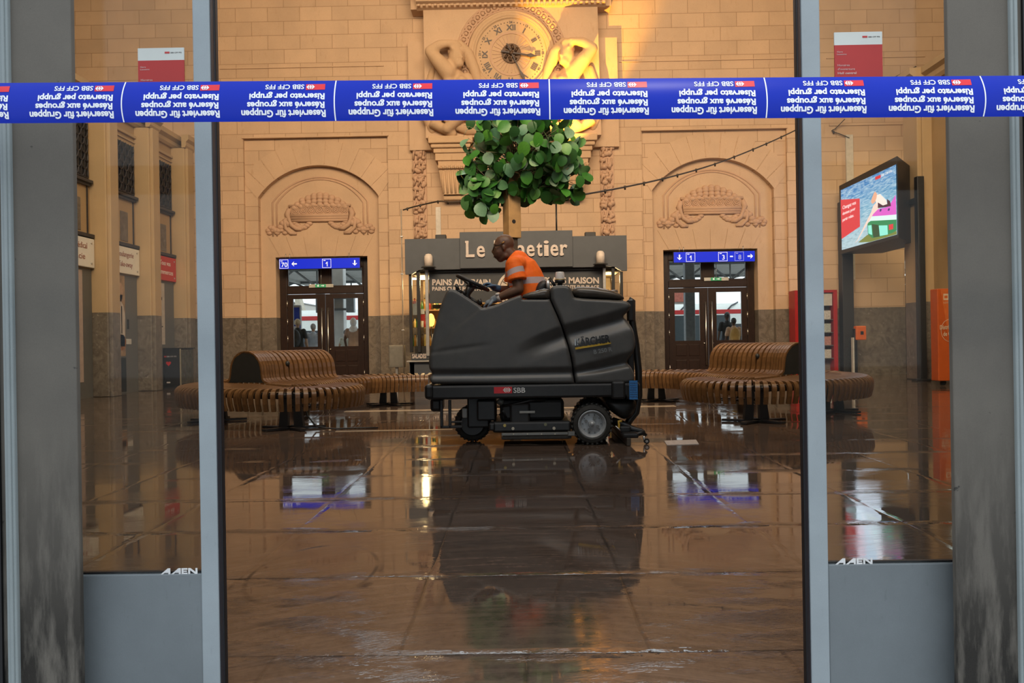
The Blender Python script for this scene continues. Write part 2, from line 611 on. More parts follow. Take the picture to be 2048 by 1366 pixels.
M_floor = floor_material()
b = MB(); b.box((-13, 1.98, -0.2), (13.5, DW + 0.9, 0)); struct(b.build('floor', M_floor))
b = MB(); b.box((-20, -20, -0.2), (20, 1.98, -0.002)); struct(b.build('ground_forecourt', mat('forecourt_concrete', (0.36, 0.36, 0.35), 0.8, var=.15)))
b = MB(); b.box((-30, DW + 0.9, -0.2), (30, 38.0, 0)); struct(b.build('ground_platform', mat('asphalt', (0.48, 0.48, 0.47), 0.7, var=0.15)))

# light stone inlay strips let into the floor, and a pale access cover
M_inlay = mat('pale_inlay', (0.50, 0.40, 0.29), 0.18, var=0.15)


def strip(name, pa, pb, w, label):
    a, c = atz(*pa), atz(*pb)
    d = (c - a).normalized(); n = Vector((-d.y, d.x, 0)) * w / 2
    q = MB(); q.slab([((a - n).x, (a - n).y), ((c - n).x, (c - n).y), ((c + n).x, (c + n).y), ((a + n).x, (a + n).y)], [], 0.0005, 0.004, 'z')
    o = q.build(name, M_inlay); struct(o); return o


strip('trim_1', (690, 823), (1350, 812), 0.16, '')
strip('trim_2', (672, 863), (905, 859), 0.07, '')
b = MB(); c0 = atz(1328, 882); c1 = atz(1392, 880); c2 = atz(1398, 889); c3 = atz(1334, 891)
b.slab([(c0.x, c0.y), (c1.x, c1.y), (c2.x, c2.y), (c3.x, c3.y)], [], 0.0008, 0.004, 'z')
tag(b.build('floor_cover', mat('cover_grey', (0.42, 0.40, 0.37), 0.35, var=0.25, scale=30)), 'pale rectangular cover plate set in the wet floor right of the scrubber', 'floor cover')

# ------------------------------------------------------------------ back wall
M_back = stone_wall('sandstone_courses', 'x', (0.13, 0.06))
M_plain = stone_wall('sandstone_plain', 'x', blocks=False)
M_bay = stone_wall('sandstone_bay', 'x', (0.42, 0.10))
M_side = stone_wall('sandstone_side', 'y', (0.0, 0.0), blocks=False, base=(0.50, 0.36, 0.19))
M_carve = stone_wall('carved_sandstone', 'x', blocks=False, wains=0, base=(0.52, 0.34, 0.235))
M_carve_y = stone_wall('carved_sandstone_honey', 'x', blocks=False, wains=0, base=(0.53, 0.36, 0.225))


def wp(x, y, Y=DW):
    v = at(x, y, Y); return (v.x, v.z)


def arc_px(cx, cy, r, a0, a1, n, Y=DW):
    return [wp(cx + r * math.cos(a), cy - r * math.sin(a), Y) for a in [a0 + (a1 - a0) * i / n for i in range(n + 1)]]


BAYS = [
    # left px, right px, top px(l, r), arch: cx, apex y, half width, spring y, door: l, r, top
    dict(l=486, r=775, t0=277, t1=271, cx=634.5, apex=329, hw=121.5, sy=392, dl=546, dr=732, dt=511),
    dict(l=1283, r=1573, t0=261, t1=256, cx=1428, apex=314, hw=121.5, sy=377, dl=1332, dr=1523, dt=496),
]
Xc = [wp(b_['cx'], 600)[0] for b_ in BAYS]
holes_notch = []
XL, XR = -13.0, 13.5
ext = [(XL, 0.0)]
for b_ in BAYS:
    tl, tr = wp(b_['l'], b_['t0']), wp(b_['r'], b_['t1'])
    zt = (tl[1] + tr[1]) / 2
    b_['X0'], b_['X1'], b_['ZT'] = tl[0], tr[0], zt
    ext += [(tl[0], 0.0), (tl[0], zt), (tr[0], zt), (tr[0], 0.0)]
D3 = (9.14, 11.3, 3.0)
ext += [(D3[0], 0.0), (D3[0], D3[2]), (D3[1], D3[2]), (D3[1], 0.0)]
ext += [(XR, 0.0), (XR, 17.0), (XL, 17.0)]
b = MB(); b.slab(ext, [[(-4.2, 9.75), (4.6, 9.75), (4.6, 14.5), (-4.2, 14.5)]], DW, DW + 0.75)
struct(b.build('wall_back', M_back))

# high daylight window of the back wall, above the frame
b = MB(); b.box((-4.4, DW + 0.35, 9.6), (4.8, DW + 0.4, 14.7))
struct(b.build('window_1', glow('daylight_pane', (0.80, 0.91, 1.0), 5.0)))
b = MB()
for i in range(7): b.box((-4.2 + i * 1.466 - 0.05, DW + 0.2, 9.75), (-4.2 + i * 1.466 + 0.05, DW + 0.34, 14.5))
for i in range(4): b.box((-4.2, DW + 0.2, 9.75 + i * 1.58 - 0.05), (4.6, DW + 0.34, 9.75 + i * 1.58 + 0.05))
struct(b.build('trim_3', mat('window_iron', (0.05, 0.05, 0.05), 0.5)))

R_L1, R_L2 = 0.09, 0.26
for i, b_ in enumerate(BAYS):
    Zs = wp(b_['cx'], b_['sy'], DW)[1]; Za = wp(b_['cx'], b_['apex'], DW)[1]
    xc = wp(b_['cx'], 400)[0]; hw = b_['hw'] / (FPX / DW)
    sag = Za - Zs; R = (hw * hw + sag * sag) / (2 * sag); zc = Za - R; a_s = math.asin(hw / R)
    b_.update(xc=xc, hwm=hw, Zs=Zs, Za=Za, R=R, zc=zc)
    arch = [(xc + R * math.sin(a), zc + R * math.cos(a)) for a in [-a_s + 2 * a_s * k / 28 for k in range(29)]]
    # first recess, with the arched opening down to the floor
    out = [(b_['X0'], 0.0), (xc - hw, 0.0)] + arch + [(xc + hw, 0.0), (b_['X1'], 0.0), (b_['X1'], b_['ZT']), (b_['X0'], b_['ZT'])]
    q = MB(); q.slab(out, [], DW + R_L1, DW + 0.72); struct(q.build('wall_bay_%s' % ('left', 'right')[i], M_bay))
    # second recess with the door opening
    dl = wp(b_['dl'], 600)[0]; dr = wp(b_['dr'], 600)[0]; dz = wp((b_['dl'] + b_['dr']) / 2, b_['dt'])[1]
    b_.update(DL=dl, DR=dr, DZ=dz)
    out = [(xc - hw, 0.0), (dl, 0.0), (dl, dz), (dr, dz), (dr, 0.0), (xc + hw, 0.0)] + list(reversed(arch))
    q = MB(); q.slab(out, [], DW + R_L2, DW + 0.7); struct(q.build('wall_niche_%s' % ('left', 'right')[i], M_plain))
    # wedge shaped arch stones standing a finger proud, with open joints
    q = MB(); Ro = R + 0.60; nst = 11; A = math.radians(56)
    for k in range(nst):
        a0 = -A + 2 * A * k / nst; a1 = -A + 2 * A * (k + 1) / nst; g = 0.008
        pts = []
        for t_ in range(5):
            a = a0 + g / R + (a1 - a0 - 2 * g / R) * t_ / 4; pts.append((a, R + 0.002))
        for t_ in range(5):
            a = a1 - g / R - (a1 - a0 - 2 * g / R) * t_ / 4; pts.append((a, Ro))
        pp = []
        for a, rr in pts:
            X = xc + rr * math.sin(a); Z = zc + rr * math.cos(a)
            X = max(b_['X0'] + 0.01, min(b_['X1'] - 0.01, X)); Z = max(Zs - 0.25, min(b_['ZT'] - 0.02, Z))
            pp.append((X, Z))
        q.slab(pp, [], DW + R_L1 - 0.012, DW + R_L1 + 0.02)
    struct(q.build('trim_arch_%s' % ('left', 'right')[i], M_plain))
    # flat arch over the door
    q = MB(); zt, zb = wp(b_['cx'], b_['dt'] - 41)[1], dz + 0.005; nk = 6
    for k in range(nk):
        u0, u1 = -1 + 2 * k / nk, -1 + 2 * (k + 1) / nk
        wt, wb = 1.27, 1.0
        cxm = (dl + dr) / 2
        q.slab([(cxm + u0 * wb + 0.006, zb), (cxm + u1 * wb - 0.006, zb), (cxm + u1 * wt - 0.006, zt), (cxm + u0 * wt + 0.006, zt)], [], DW + R_L2 - 0.014, DW + R_L2 + 0.02)
    struct(q.build('trim_lintel_%s' % ('left', 'right')[i], M_plain))
    # twin mouldings framing the carved panel
    q = MB()
    for off in (0.0, 0.10):
        h2 = 1.15 - off; zs2 = Zs - 0.10 - off * 0.35; sg = 0.60 - off * 0.15; R2 = (h2 * h2 + sg * sg) / (2 * sg); zc2 = zs2 + sg - R2; a2 = math.asin(h2 / R2)
        path = [Vector((xc - h2, DW + R_L2, zt + 0.02))] + [Vector((xc + R2 * math.sin(a), DW + R_L2, zc2 + R2 * math.cos(a))) for a in [-a2 + 2 * a2 * k / 24 for k in range(25)]] + [Vector((xc + h2, DW + R_L2, zt + 0.02))]
        q.tube(path, 0.022, 6, up=(0, 1, 0))
    struct(q.build('trim_moulding_%s' % ('left', 'right')[i], M_carve))
# thin string moulding over each bay
for i, b_ in enumerate(BAYS):
    q = MB(); q.box((b_['X0'] - 0.02, DW - 0.035, b_['ZT'] - 0.012), (b_['X1'] + 0.02, DW + 0.06, b_['ZT'] + 0.018), 0.006)
    struct(q.build('trim_string_%s' % ('left', 'right')[i], M_plain))
q = MB(); v0, v1 = wp(1658, 250), wp(1840, 247); q.box((v0[0], DW - 0.03, v0[1] - 0.03), (v1[0] + 3, DW + 0.05, v0[1] + 0.03), 0.01); struct(q.build('trim_string_far', M_plain))
for j, (xa_, xb_, ya_) in enumerate(((440, 768, 138), (1238, 1590, 124), (1652, 1850, 117))):
    v0, v1 = wp(xa_, ya_), wp(xb_, ya_ - .0164 * (xb_ - xa_)); q = MB(); q.box((v0[0], DW - .025, v0[1] - .012), (v1[0], DW + .05, v0[1] + .012), .005); struct(q.build('trim_course_%d' % (j + 1), M_plain))

# ------------------------------------------------------------------ hall shell
M_plaster = mat('hall_plaster', (0.52, 0.40, 0.26), 0.9, var=0.08, scale=1.0)
b = MB(); b.box((-13.2, 2.2, 16.5), (13.7, DW + 0.7, 16.8)); struct(b.build('ceiling', M_plaster))
b = MB(); b.box((-13.2, 2.3, 0), (-13.0, DW, 16.6)); struct(b.build('wall_left', M_plaster))
b = MB(); b.box((13.5, 2.3, 0), (13.7, DW, 16.6)); struct(b.build('wall_right', M_plaster))
M_facade = mat('facade_stone', (0.16, 0.15, 0.14), 0.9)
b = MB()
b.slab([(-13.2, 0), (-1.62, 0), (-1.62, 2.75), (1.62, 2.75), (1.62, 0), (13.7, 0), (13.7, 16.6), (-13.2, 16.6)], [], 2.12, 2.36)
struct(b.build('wall_front', M_facade))

# ------------------------------------------------------------------ left side: shop fronts between piers
M_shopgrey = mat('shop_panel_grey', (0.125, 0.125, 0.12), 0.5, var=0.06)
M_sidewall = stone_wall('ochre_wall', 'y', blocks=False, base=(0.42, 0.285, 0.15))
M_pier = stone_wall('ochre_pier', 'y', blocks=False, base=(0.46, 0.325, 0.185))
M_darkiron = mat('dark_iron', (0.035, 0.032, 0.035), 0.5, var=0.3)
M_marble_dark = stone_wall('dark_marble', 'y', blocks=False, wains=50)
M_white_sign = mat('sign_white', (0.78, 0.74, 0.66), 0.5, var=0.03)
M_red_sign = mat('sign_red', (0.55, 0.03, 0.02), 0.45, var=0.05)
M_txt_brown = mat('letter_brown', (0.30, 0.10, 0.06), 0.6)
M_txt_white = mat('letter_white', (0.85, 0.82, 0.78), 0.5)
M_black = mat('black_paint', (0.012, 0.012, 0.013), 0.45, var=0.2)
M_steel = mat('brushed_steel', (0.55, 0.54, 0.52), 0.35, 0.9, var=0.1)

XLW = -8.05
b = MB(); b.box((-13.0, 2.4, 0), (XLW, DW - 0.01, 5.85)); struct(b.build('wall_shops', M_sidewall))
PF = 1593.0
PY = [9.6, 11.36, 13.12, 14.9, 16.67, 18.45]      # front faces of the piers
PD = 0.42
for k, y in enumerate(PY):
    q = MB()
    q.box((XLW - 0.02, y, 0), (-7.74, min(y + PD, DW - 0.02), 5.55), 0.02)
    q.box((XLW - 0.02, y + 0.05, 0), (-7.68, min(y + PD - 0.06, DW - 0.04), 5.55), 0.015)
    struct(q.build('trim_pier_%d' % (k + 1), M_pier))
# cornice running along the top of the shop fronts, breaking forward over each pier
q = MB()
prof = [(0.0, 5.55), (0.10, 5.55), (0.14, 5.60), (0.14, 5.68), (0.22, 5.74), (0.22, 5.85), (0.0, 5.85)]
q.slab([(XLW - 0.05 + 0, 0)] and [(XLW - 0.05 + p[0], p[1]) for p in prof], [], 2.4, DW - 0.02, 'y')
for y in PY:
    q.slab([(-8.05 + 0.26, 5.55)] and [(-8.05 + p[0] * 0.75 + 0.26, p[1]) for p in prof], [], y - 0.03, min(y + PD + 0.03, DW - 0.02), 'y')
q.box((XLW - 0.02, 2.4, 5.30), (XLW + 0.05, DW - 0.02, 5.36), 0.01)
q.box((XLW - 0.02, 2.4, 5.20), (XLW + 0.03, DW - 0.02, 5.23), 0.008)
struct(q.build('trim_cornice_left', M_pier))


def lattice(y0, y1, z0, z1, X):
    """iron grille of overlapping scales"""
    g = MB(); ny, nz = 5, 7
    wy, hz = (y1 - y0) / ny, (z1 - z0) / nz
    for r in range(nz + 1):
        for c in range(ny + (r % 2)):
            cy = y0 + (c + 0.5) * wy - (wy / 2 if r % 2 else 0); cz = z0 + r * hz
            pts = []
            for t_ in range(9):
                a = PI * t_ / 8
                yy = cy - math.cos(a) * wy * 0.5; zz = cz - math.sin(a) * hz * 0.95
                pts.append((X, min(max(yy, y0), y1), min(max(zz, z0), z1)))
            g.tube(pts, 0.016, 5)
    for c in range(ny * 2 + 1):
        yy = y0 + c * wy / 2
        g.box((X - 0.008, yy - 0.006, z0), (X + 0.008, yy + 0.006, z1))
    return g


SHOP = [
    (13.55, 14.88, ['Centre médical', 'Pharmacie'], 'white', 'white shop sign reading medical and pharmacy, cut off by the left column', 'dark iron scale grille high in the bay nearest the left column'),
    (15.34, 16.65, ['Boulangerie', 'Take-away'], 'white', 'white shop sign reading Boulangerie Take-away between two piers', 'dark iron scale grille above the bakery sign'),
    (17.11, 18.43, ['Tous vos', 'commerces'], 'red', 'red shop sign with white lettering in the bay nearest the back wall', 'dark iron scale grille above the red sign'),
]
TXTPX = [((120, 477, 174), (120, 497, 170)), ((235, 506, 267), (237, 525, 265)), ((320, 535, 341), (315, 549, 346))]
for k, (y0, y1, words_, colr, lab, glab) in enumerate(SHOP):
    # grille window
    th = thing('window_grille', glab, 'grille', (XLW, y0, 4.05), 'iron grilles over the shop fronts')
    q = MB(); q.box((XLW - 0.0, y0 + 0.16, 4.08), (XLW + 0.012, y1 - 0.06, 5.12)); q.build('backing', mat('grille_backing', (0.02, 0.02, 0.022), 0.4), th)
    lattice(y0 + 0.16, y1 - 0.08, 4.1, 5.12, XLW + 0.03).build('grille', M_darkiron, th)
    q = MB(); q.box((XLW, y0 + 0.08, 4.0), (XLW + 0.10, y1 - 0.02, 4.06), 0.01); q.box((XLW, y0 + 0.1, 3.95), (XLW + 0.05, y1 - 0.04, 4.0)); q.build('sill', M_darkiron, th)
    # dark marble square and the ledge below it
    q = MB(); q.box((XLW - 0.01, y1 - 0.62, 3.10), (XLW + 0.012, y1 - 0.32, 3.70)); struct(q.build('trim_marble_%d' % (k + 1), M_marble_dark))
    q = MB(); q.box((XLW, y0, 2.98), (XLW + 0.10, y1, 3.05), 0.01); q.box((XLW, y1 - 0.10, 3.05), (XLW + 0.02, y1 - 0.07, 3.95)); struct(q.build('trim_ledge_%d' % (k + 1), M_darkiron))
    # sign board
    th = thing('shop_sign', lab, 'sign', (XLW, y0, 2.40), 'shop signs along the left side')
    q = MB(); q.box((XLW + 0.004, y0 + 0.02, 2.42), (XLW + 0.09, y1 - 0.01, 2.96), 0.008)
    q.build('board', M_white_sign if colr == 'white' else M_red_sign, th)
    Xf = XLW + 0.092
    for wd, px in zip(words_, TXTPX[k]):
        pa = atx(px[0], px[1] + 5, Xf); pb = atx(px[2], px[1] + 7, Xf)
        zz = 2.76 if wd == words_[0] else 2.56
        q = MB(); q.text(wd, (Xf, pa.y, zz), (0, 1, 0), (0, 0, 1), height=0.105, width=abs(pb.y - pa.y), depth=0.003)
        q.build('lettering', M_txt_brown if colr == 'white' else M_txt_white, th)
    for yy in (y0 + 0.1, y1 - 0.12):
        for zz in (2.50, 2.88):
            q = MB(); q.cyl((XLW + 0.088, yy, zz), (XLW + 0.104, yy, zz), 0.018, n=10); q.build('fixing_bolt', M_steel, th)
    # grey shop panel below
    q = MB(); q.box((XLW, y0, 0.0), (XLW + 0.02, y1, 2.40)); struct(q.build('trim_shop_panel_%d' % (k + 1), M_shopgrey))


def art(name, X, y0, y1, z0, z1, shapes, parent, base_m):
    q = MB(); q.box((X, y0, z0), (X + 0.008, y1, z1)); q.build('sheet', base_m, parent)
    for nm, m, pts in shapes:
        q = MB(); q.slab([(y0 + (y1 - y0) * u, z0 + (z1 - z0) * v) for u, v in pts], [], X + 0.008, X + 0.0095, 'x'); q.build(nm, m, parent)


M_skin_print = mat('print_skin', (0.48, 0.30, 0.18), 0.5, var=0.2, scale=20)
M_print_cream = mat('print_cream', (0.42, 0.34, 0.29), 0.5, var=0.12, scale=8)
M_print_dark = mat('print_dark', (0.012, 0.016, 0.018), 0.3)
M_print_brown = mat('print_brown', (0.17, 0.09, 0.05), 0.5, var=0.3, scale=20)


def blob(cu, cv, ru, rv, n=16):
    return [(cu + ru * math.cos(2 * PI * i / n), cv + rv * math.sin(2 * PI * i / n)) for i in range(n)]


# pale poster beside the left column
th = thing('shop_poster', 'pale pink shop poster with a dark scribble beside the left column', 'poster', (XLW, 13.9, 0.6))
art('a', XLW + 0.021, 13.62, 14.55, 0.30, 2.36, [('scribble', M_print_brown, [(0.62, 0.86), (0.66, 0.93), (0.72, 0.94), (0.70, 0.8), (0.64, 0.72), (0.68, 0.82)]), ('tick', M_print_dark, [(0.80, 0.26), (0.815, 0.26), (0.815, 0.31), (0.80, 0.31)])], th, mat('print_pink', (0.46, 0.36, 0.31), 0.5, var=0.08))
# baker poster
th = thing('shop_poster', 'poster of a baker in a white apron holding bread between two piers', 'poster', (XLW, 15.6, 0.2))
art('a', XLW + 0.021, 15.50, 16.12, 0.75, 2.38, [
    ('figure_apron', mat('print_apron', (0.55, 0.48, 0.42), 0.5), [(0.3, 0.12), (0.95, 0.12), (1.0, 0.5), (0.9, 0.62), (0.7, 0.70), (0.35, 0.62), (0.3, 0.4)]),
    ('figure_face', M_skin_print, blob(0.70, 0.80, 0.20, 0.11)),
    ('figure_beard', M_print_brown, [(0.55, 0.76), (0.85, 0.76), (0.8, 0.68), (0.62, 0.67)]),
    ('apron_strap', M_print_dark, [(0.74, 0.28), (0.79, 0.28), (0.80, 0.62), (0.73, 0.62)]),
    ('bread', mat('print_bread', (0.30, 0.12, 0.04), 0.5, var=0.4, scale=25), blob(0.75, 0.17, 0.28, 0.10)),
], th, mat('print_tan', (0.34, 0.22, 0.12), 0.5, var=0.3, scale=7))
q = MB(); q.box((XLW + 0.02, 15.55, 0.03), (XLW + 0.03, 16.13, 0.72)); q.build('glass_panel', M_print_dark, th)
# narrow white notice
th = thing('shop_notice', 'tall narrow white notice with a brown seal below the red sign', 'notice', (XLW, 17.3, 0.9))
art('a', XLW + 0.021, 17.25, 17.93, 0.98, 2.36, [
    ('seal', M_print_brown, blob(0.66, 0.50, 0.12, 0.055)), ('line', M_print_dark, [(0.5, 0.28), (0.85, 0.28), (0.85, 0.30), (0.5, 0.30)]),
    ('icon', M_print_dark, [(0.75, 0.72), (0.82, 0.72), (0.82, 0.77), (0.75, 0.77)])], th, mat('print_white', (0.52, 0.47, 0.42), 0.5))
th = thing('door_control', 'small black and white door control beside the baker poster', 'switch', (XLW, 16.2, 1.0))
q = MB(); q.box((XLW + 0.02, 16.21, 1.30), (XLW + 0.035, 16.27, 1.50), 0.004); q.build('reader', M_black, th)
q = MB(); q.box((XLW + 0.02, 16.16, 0.99), (XLW + 0.032, 16.36, 1.10), 0.004); q.build('plate', mat('plate_white', (0.6, 0.58, 0.54), 0.4), th)

# ------------------------------------------------------------------ right side
XRW = 8.12
b = MB(); b.box((XRW + 0.25, 2.4, 0), (13.4, 16.78, 6.3)); struct(b.build('wall_right_shops', M_sidewall))
for k, y in enumerate([9.0, 11.4, 13.8, 16.2]):
    q = MB()
    q.box((XRW - 0.02, y, 0), (XRW + 0.36, y + 0.6, 6.1), 0.02)
    q.box((XRW + 0.06, y - 0.05, 0), (XRW + 0.36, y + 0.66, 6.1), 0.015)
    struct(q.build('trim_pier_right_%d' % (k + 1), M_pier))
q = MB()
prof = [(0.0, 5.95), (-0.10, 5.95), (-0.14, 6.02), (-0.14, 6.12), (-0.22, 6.18), (-0.22, 6.3), (0.0, 6.3)]
q.slab([(XRW + 0.25 + p[0], p[1]) for p in prof], [], 2.4, 16.9, 'y')
for y in (9.0, 11.4, 13.8, 16.2): q.slab([(XRW + 0.02 + p[0], p[1]) for p in prof] + [(XRW + 0.3, 6.3), (XRW + 0.3, 5.95)], [], y - 0.1, y + 0.75, 'y')
struct(q.build('trim_cornice_right', M_pier))
th = thing('light_box', 'white lit sign box high beside the right column', 'sign', (XRW + 0.25, 14.4, 2.5))
q = MB(); q.box((XRW + 0.12, 13.9, 2.50), (XRW + 0.24, 15.35, 3.22), 0.01); q.build('housing', M_black, th)
q = MB(); q.box((XRW + 0.105, 13.94, 2.54), (XRW + 0.121, 15.31, 3.18)); q.build('panel', glow('sign_light', (0.85, 1.0, 0.93), 1.0), th)
q = MB(); q.box((XRW + 0.24, 13.6, 3.3), (XRW + 0.27, 15.3, 5.2)); struct(q.build('window_2', mat('dark_pane', (0.02, 0.02, 0.022), 0.15)))

# ------------------------------------------------------------------ timber doors
M_wood = mat('dark_oak', (0.020, 0.0085, 0.006), 0.35, var=0.3, scale=18)
M_glass = glass('door_glass')
M_chrome = mat('door_steel', (0.62, 0.60, 0.56), 0.3, 1.0, var=0.08)
YD = DW + R_L2 + 0.30


def timber_door(idx, x0, x1, zt):
    fr = 0.17
    q = MB()
    q.box((x0, YD, 0), (x0 + fr, YD + 0.14, zt), 0.01); q.box((x1 - fr, YD, 0), (x1, YD + 0.14, zt), 0.01)
    q.box((x0 + fr, YD, zt - 0.22), (x1 - fr, YD + 0.14, zt), 0.01)
    q.box((x0 + fr, YD - 0.01, 2.17), (x1 - fr, YD + 0.12, 2.34), 0.015)
    xm = (x0 + x1) / 2
    q.box((xm - 0.13, YD, 2.34), (xm + 0.13, YD + 0.12, zt - 0.2), 0.01)
    d = q.build('door_%d' % idx, M_wood); struct(d)
    # panes of the fanlight
    for a, c in ((x0 + fr, xm - 0.13), (xm + 0.13, x1 - fr)):
        q = MB(); q.box((a + 0.03, YD + 0.05, 2.36), (c - 0.03, YD + 0.056, zt - 0.22)); q.build('fanlight_pane', M_glass, d)
        q = MB(); t_ = 0.035
        q.slab([(a, 2.34), (c, 2.34), (c, zt - 0.21), (a, zt - 0.21)], [[(a + t_, 2.37), (c - t_, 2.37), (c - t_, zt - 0.245), (a + t_, zt - 0.245)]], YD + 0.02, YD + 0.09); q.build('fanlight_bead', M_wood, d)
    # leaves
    for s, a, c in ((-1, x0 + fr + 0.005, xm - 0.005), (1, xm + 0.005, x1 - fr - 0.005)):
        w = c - a; st = 0.13 if s < 0 else 0.20
        gl0, gl1 = (a + 0.14, c - 0.20) if s < 0 else (a + 0.20, c - 0.14)
        q = MB()
        q.slab([(a, 0.01), (c, 0.01), (c, 2.16), (a, 2.16)], [[(gl0, 0.87), (gl1, 0.87), (gl1, 2.05), (gl0, 2.05)]], YD + 0.02, YD + 0.075)
        for pz0, pz1 in ((0.14, 0.40), (0.50, 0.78)):
            q.box((gl0 + 0.02, YD + 0.008, pz0), ((gl0 + gl1) / 2 - 0.03, YD + 0.03, pz1), 0.008)
            q.box(((gl0 + gl1) / 2 + 0.03, YD + 0.008, pz0), (gl1 - 0.02, YD + 0.03, pz1), 0.008)
        lf = q.build('door_leaf', M_wood, d)
        q = MB(); q.box((gl0 - 0.01, YD + 0.045, 0.86), (gl1 + 0.01, YD + 0.051, 2.06)); q.build('pane', M_glass, lf)
        q = MB()
        hx = c - 0.07 if s < 0 else a + 0.07
        q.tube([(hx, YD - 0.06, 0.28), (hx, YD - 0.06, 1.82)], 0.018, 10)
        q.tube([(hx, YD - 0.06, 0.34), (hx, YD + 0.03, 0.34)], 0.012, 8); q.tube([(hx, YD - 0.06, 1.76), (hx, YD + 0.03, 1.76)], 0.012, 8)
        q.build('handle', M_chrome, lf)
        q = MB(); kx = c - 0.10 if s < 0 else a + 0.10
        q.ell((kx, YD + 0.012, 0.80), 0.025); q.build('lock', M_chrome, lf)
        hx = a - 0.0 if s < 0 else c
        for zz in (0.12, 0.98, 1.40, 1.85):
            q = MB(); q.cyl((hx, YD + 0.005, zz), (hx, YD + 0.005, zz + 0.16), 0.013, n=8); q.build('hinge', M_chrome, lf)
    return d


for i, b_ in enumerate(BAYS):
    timber_door(i + 1, b_['DL'] + 0.0, b_['DR'] - 0.0, b_['DZ'])
timber_door(3, D3[0], D3[1], D3[2])

# blue direction signs hanging before the doors
M_blue = glow('sign_blue', (0.003, 0.022, 0.60), 0.8)
M_sblack = mat('sign_case', (0.02, 0.02, 0.03), 0.4)
M_swhite = glow('sign_letters', (1.0, 0.97, 0.80), 1.0)
M_sdim = glow('sign_letters_dim', (0.55, 0.58, 0.75), 0.5)
YS = DW + 0.16


def dir_sign(x0, x1, y0l, y1l, y0r, items, lab):
    a = at(x0, y0l, YS); c = at(x1, y0r, YS); e = at(x0, y1l, YS)
    X0, X1, ZT, ZB = a.x, c.x, (a.z + c.z) / 2, (a.z + c.z) / 2 - (a.z - e.z)
    th = thing('direction_sign', lab, 'sign', ((X0 + X1) / 2, YS, ZB), 'blue platform signs over the doors')
    q = MB(); q.box((X0, YS, ZB), (X1, YS + 0.09, ZT), 0.008); q.build('case', M_sblack, th)
    q = MB(); q.box((X0 + 0.01, YS - 0.006, ZB + 0.012), (X1 - 0.01, YS + 0.002, ZT - 0.012)); q.build('lit_panel', M_blue, th)
    for f in (0.08, 0.13, 0.86):
        q = MB(); q.cyl((X0 + (X1 - X0) * f, YS + 0.04, ZT - 0.01), (X0 + (X1 - X0) * f, YS + 0.04, ZT + 0.12), 0.008, n=6); q.build('hanger', M_steel, th)
    k = DW / FPX
    Yt = YS - 0.008
    zc = (ZB + ZT) / 2; H = (ZT - ZB)
    for it, px, dim in items:
        X = X0 + (X1 - X0) * px; g = MB(); nm = {'L': 'arrow', 'R': 'arrow', 'D': 'arrow', '-': 'dash'}.get(it, 'platform_number')
        if it in ('L', 'R', 'D'):
            g_ = MB(); r = H * 0.24; t_ = H * 0.055
            g_.slab([(-r, -t_), (r * 0.7, -t_), (r * 0.7, t_), (-r, t_)], [], -0.003, 0, 'z')
            for s in (1, -1):
                g_.slab([(r, 0), (r * 0.15, s * r * 0.85), (r * 0.0, s * r * 0.70), (r * 0.75, 0)], [], -0.003, 0, 'z')
            ang = {'R': 0, 'L': PI, 'D': -PI / 2}[it]
            M = Matrix.Translation((X, Yt, zc)) @ Matrix.Rotation(PI / 2, 4, 'X') @ Matrix.Rotation(ang, 4, 'Z')
            g.join(g_, M)
        elif it == '-':
            g.box((X - H * 0.13, Yt - 0.003, zc - H * 0.05), (X + H * 0.13, Yt, zc + H * 0.05))
        else:
            s = H * 0.40; t_ = H * 0.028
            g.slab([(X - s, zc - s), (X + s, zc - s), (X + s, zc + s), (X - s, zc + s)], [[(X - s + t_, zc - s + t_), (X + s - t_, zc - s + t_), (X + s - t_, zc + s - t_), (X - s + t_, zc + s - t_)]], Yt - 0.003, Yt)
            g.text(it, (X + s * 0.12, Yt, zc - s * 0.66), (1, 0, 0), (0, 0, 1), height=H * 0.40, bold=0.0, align='C', depth=0.003)
            if it == '1': g.slab([(X + s * 0.10, zc - s * .66 + H * .40), (X - s * .22, zc - s * .66 + H * .27), (X - s * .22, zc - s * .66 + H * .21), (X + s * .12, zc - s * .66 + H * .32)], [], Yt - .003, Yt)
            g.box((X - s * 0.72, Yt - 0.003, zc + s * 0.60), (X - s * 0.25, Yt, zc + s * 0.72))
        g.build(nm, M_sdim if dim else M_swhite, th)
    return th


dir_sign(557.5, 720, 518, 540, 514, [('70', 0.063, 0), ('L', 0.19, 0), ('1', 0.59, 0), ('D', 0.935, 0)], 'blue sign with 70 and a left arrow over the left doors')
dir_sign(1346.5, 1510, 503.5, 526, 501, [('D', 0.075, 0), ('1', 0.21, 0), ('3', 0.605, 0), ('-', 0.71, 0), ('8', 0.805, 1), ('R', 0.94, 0)], 'blue sign with 3 and a right arrow over the right doors')

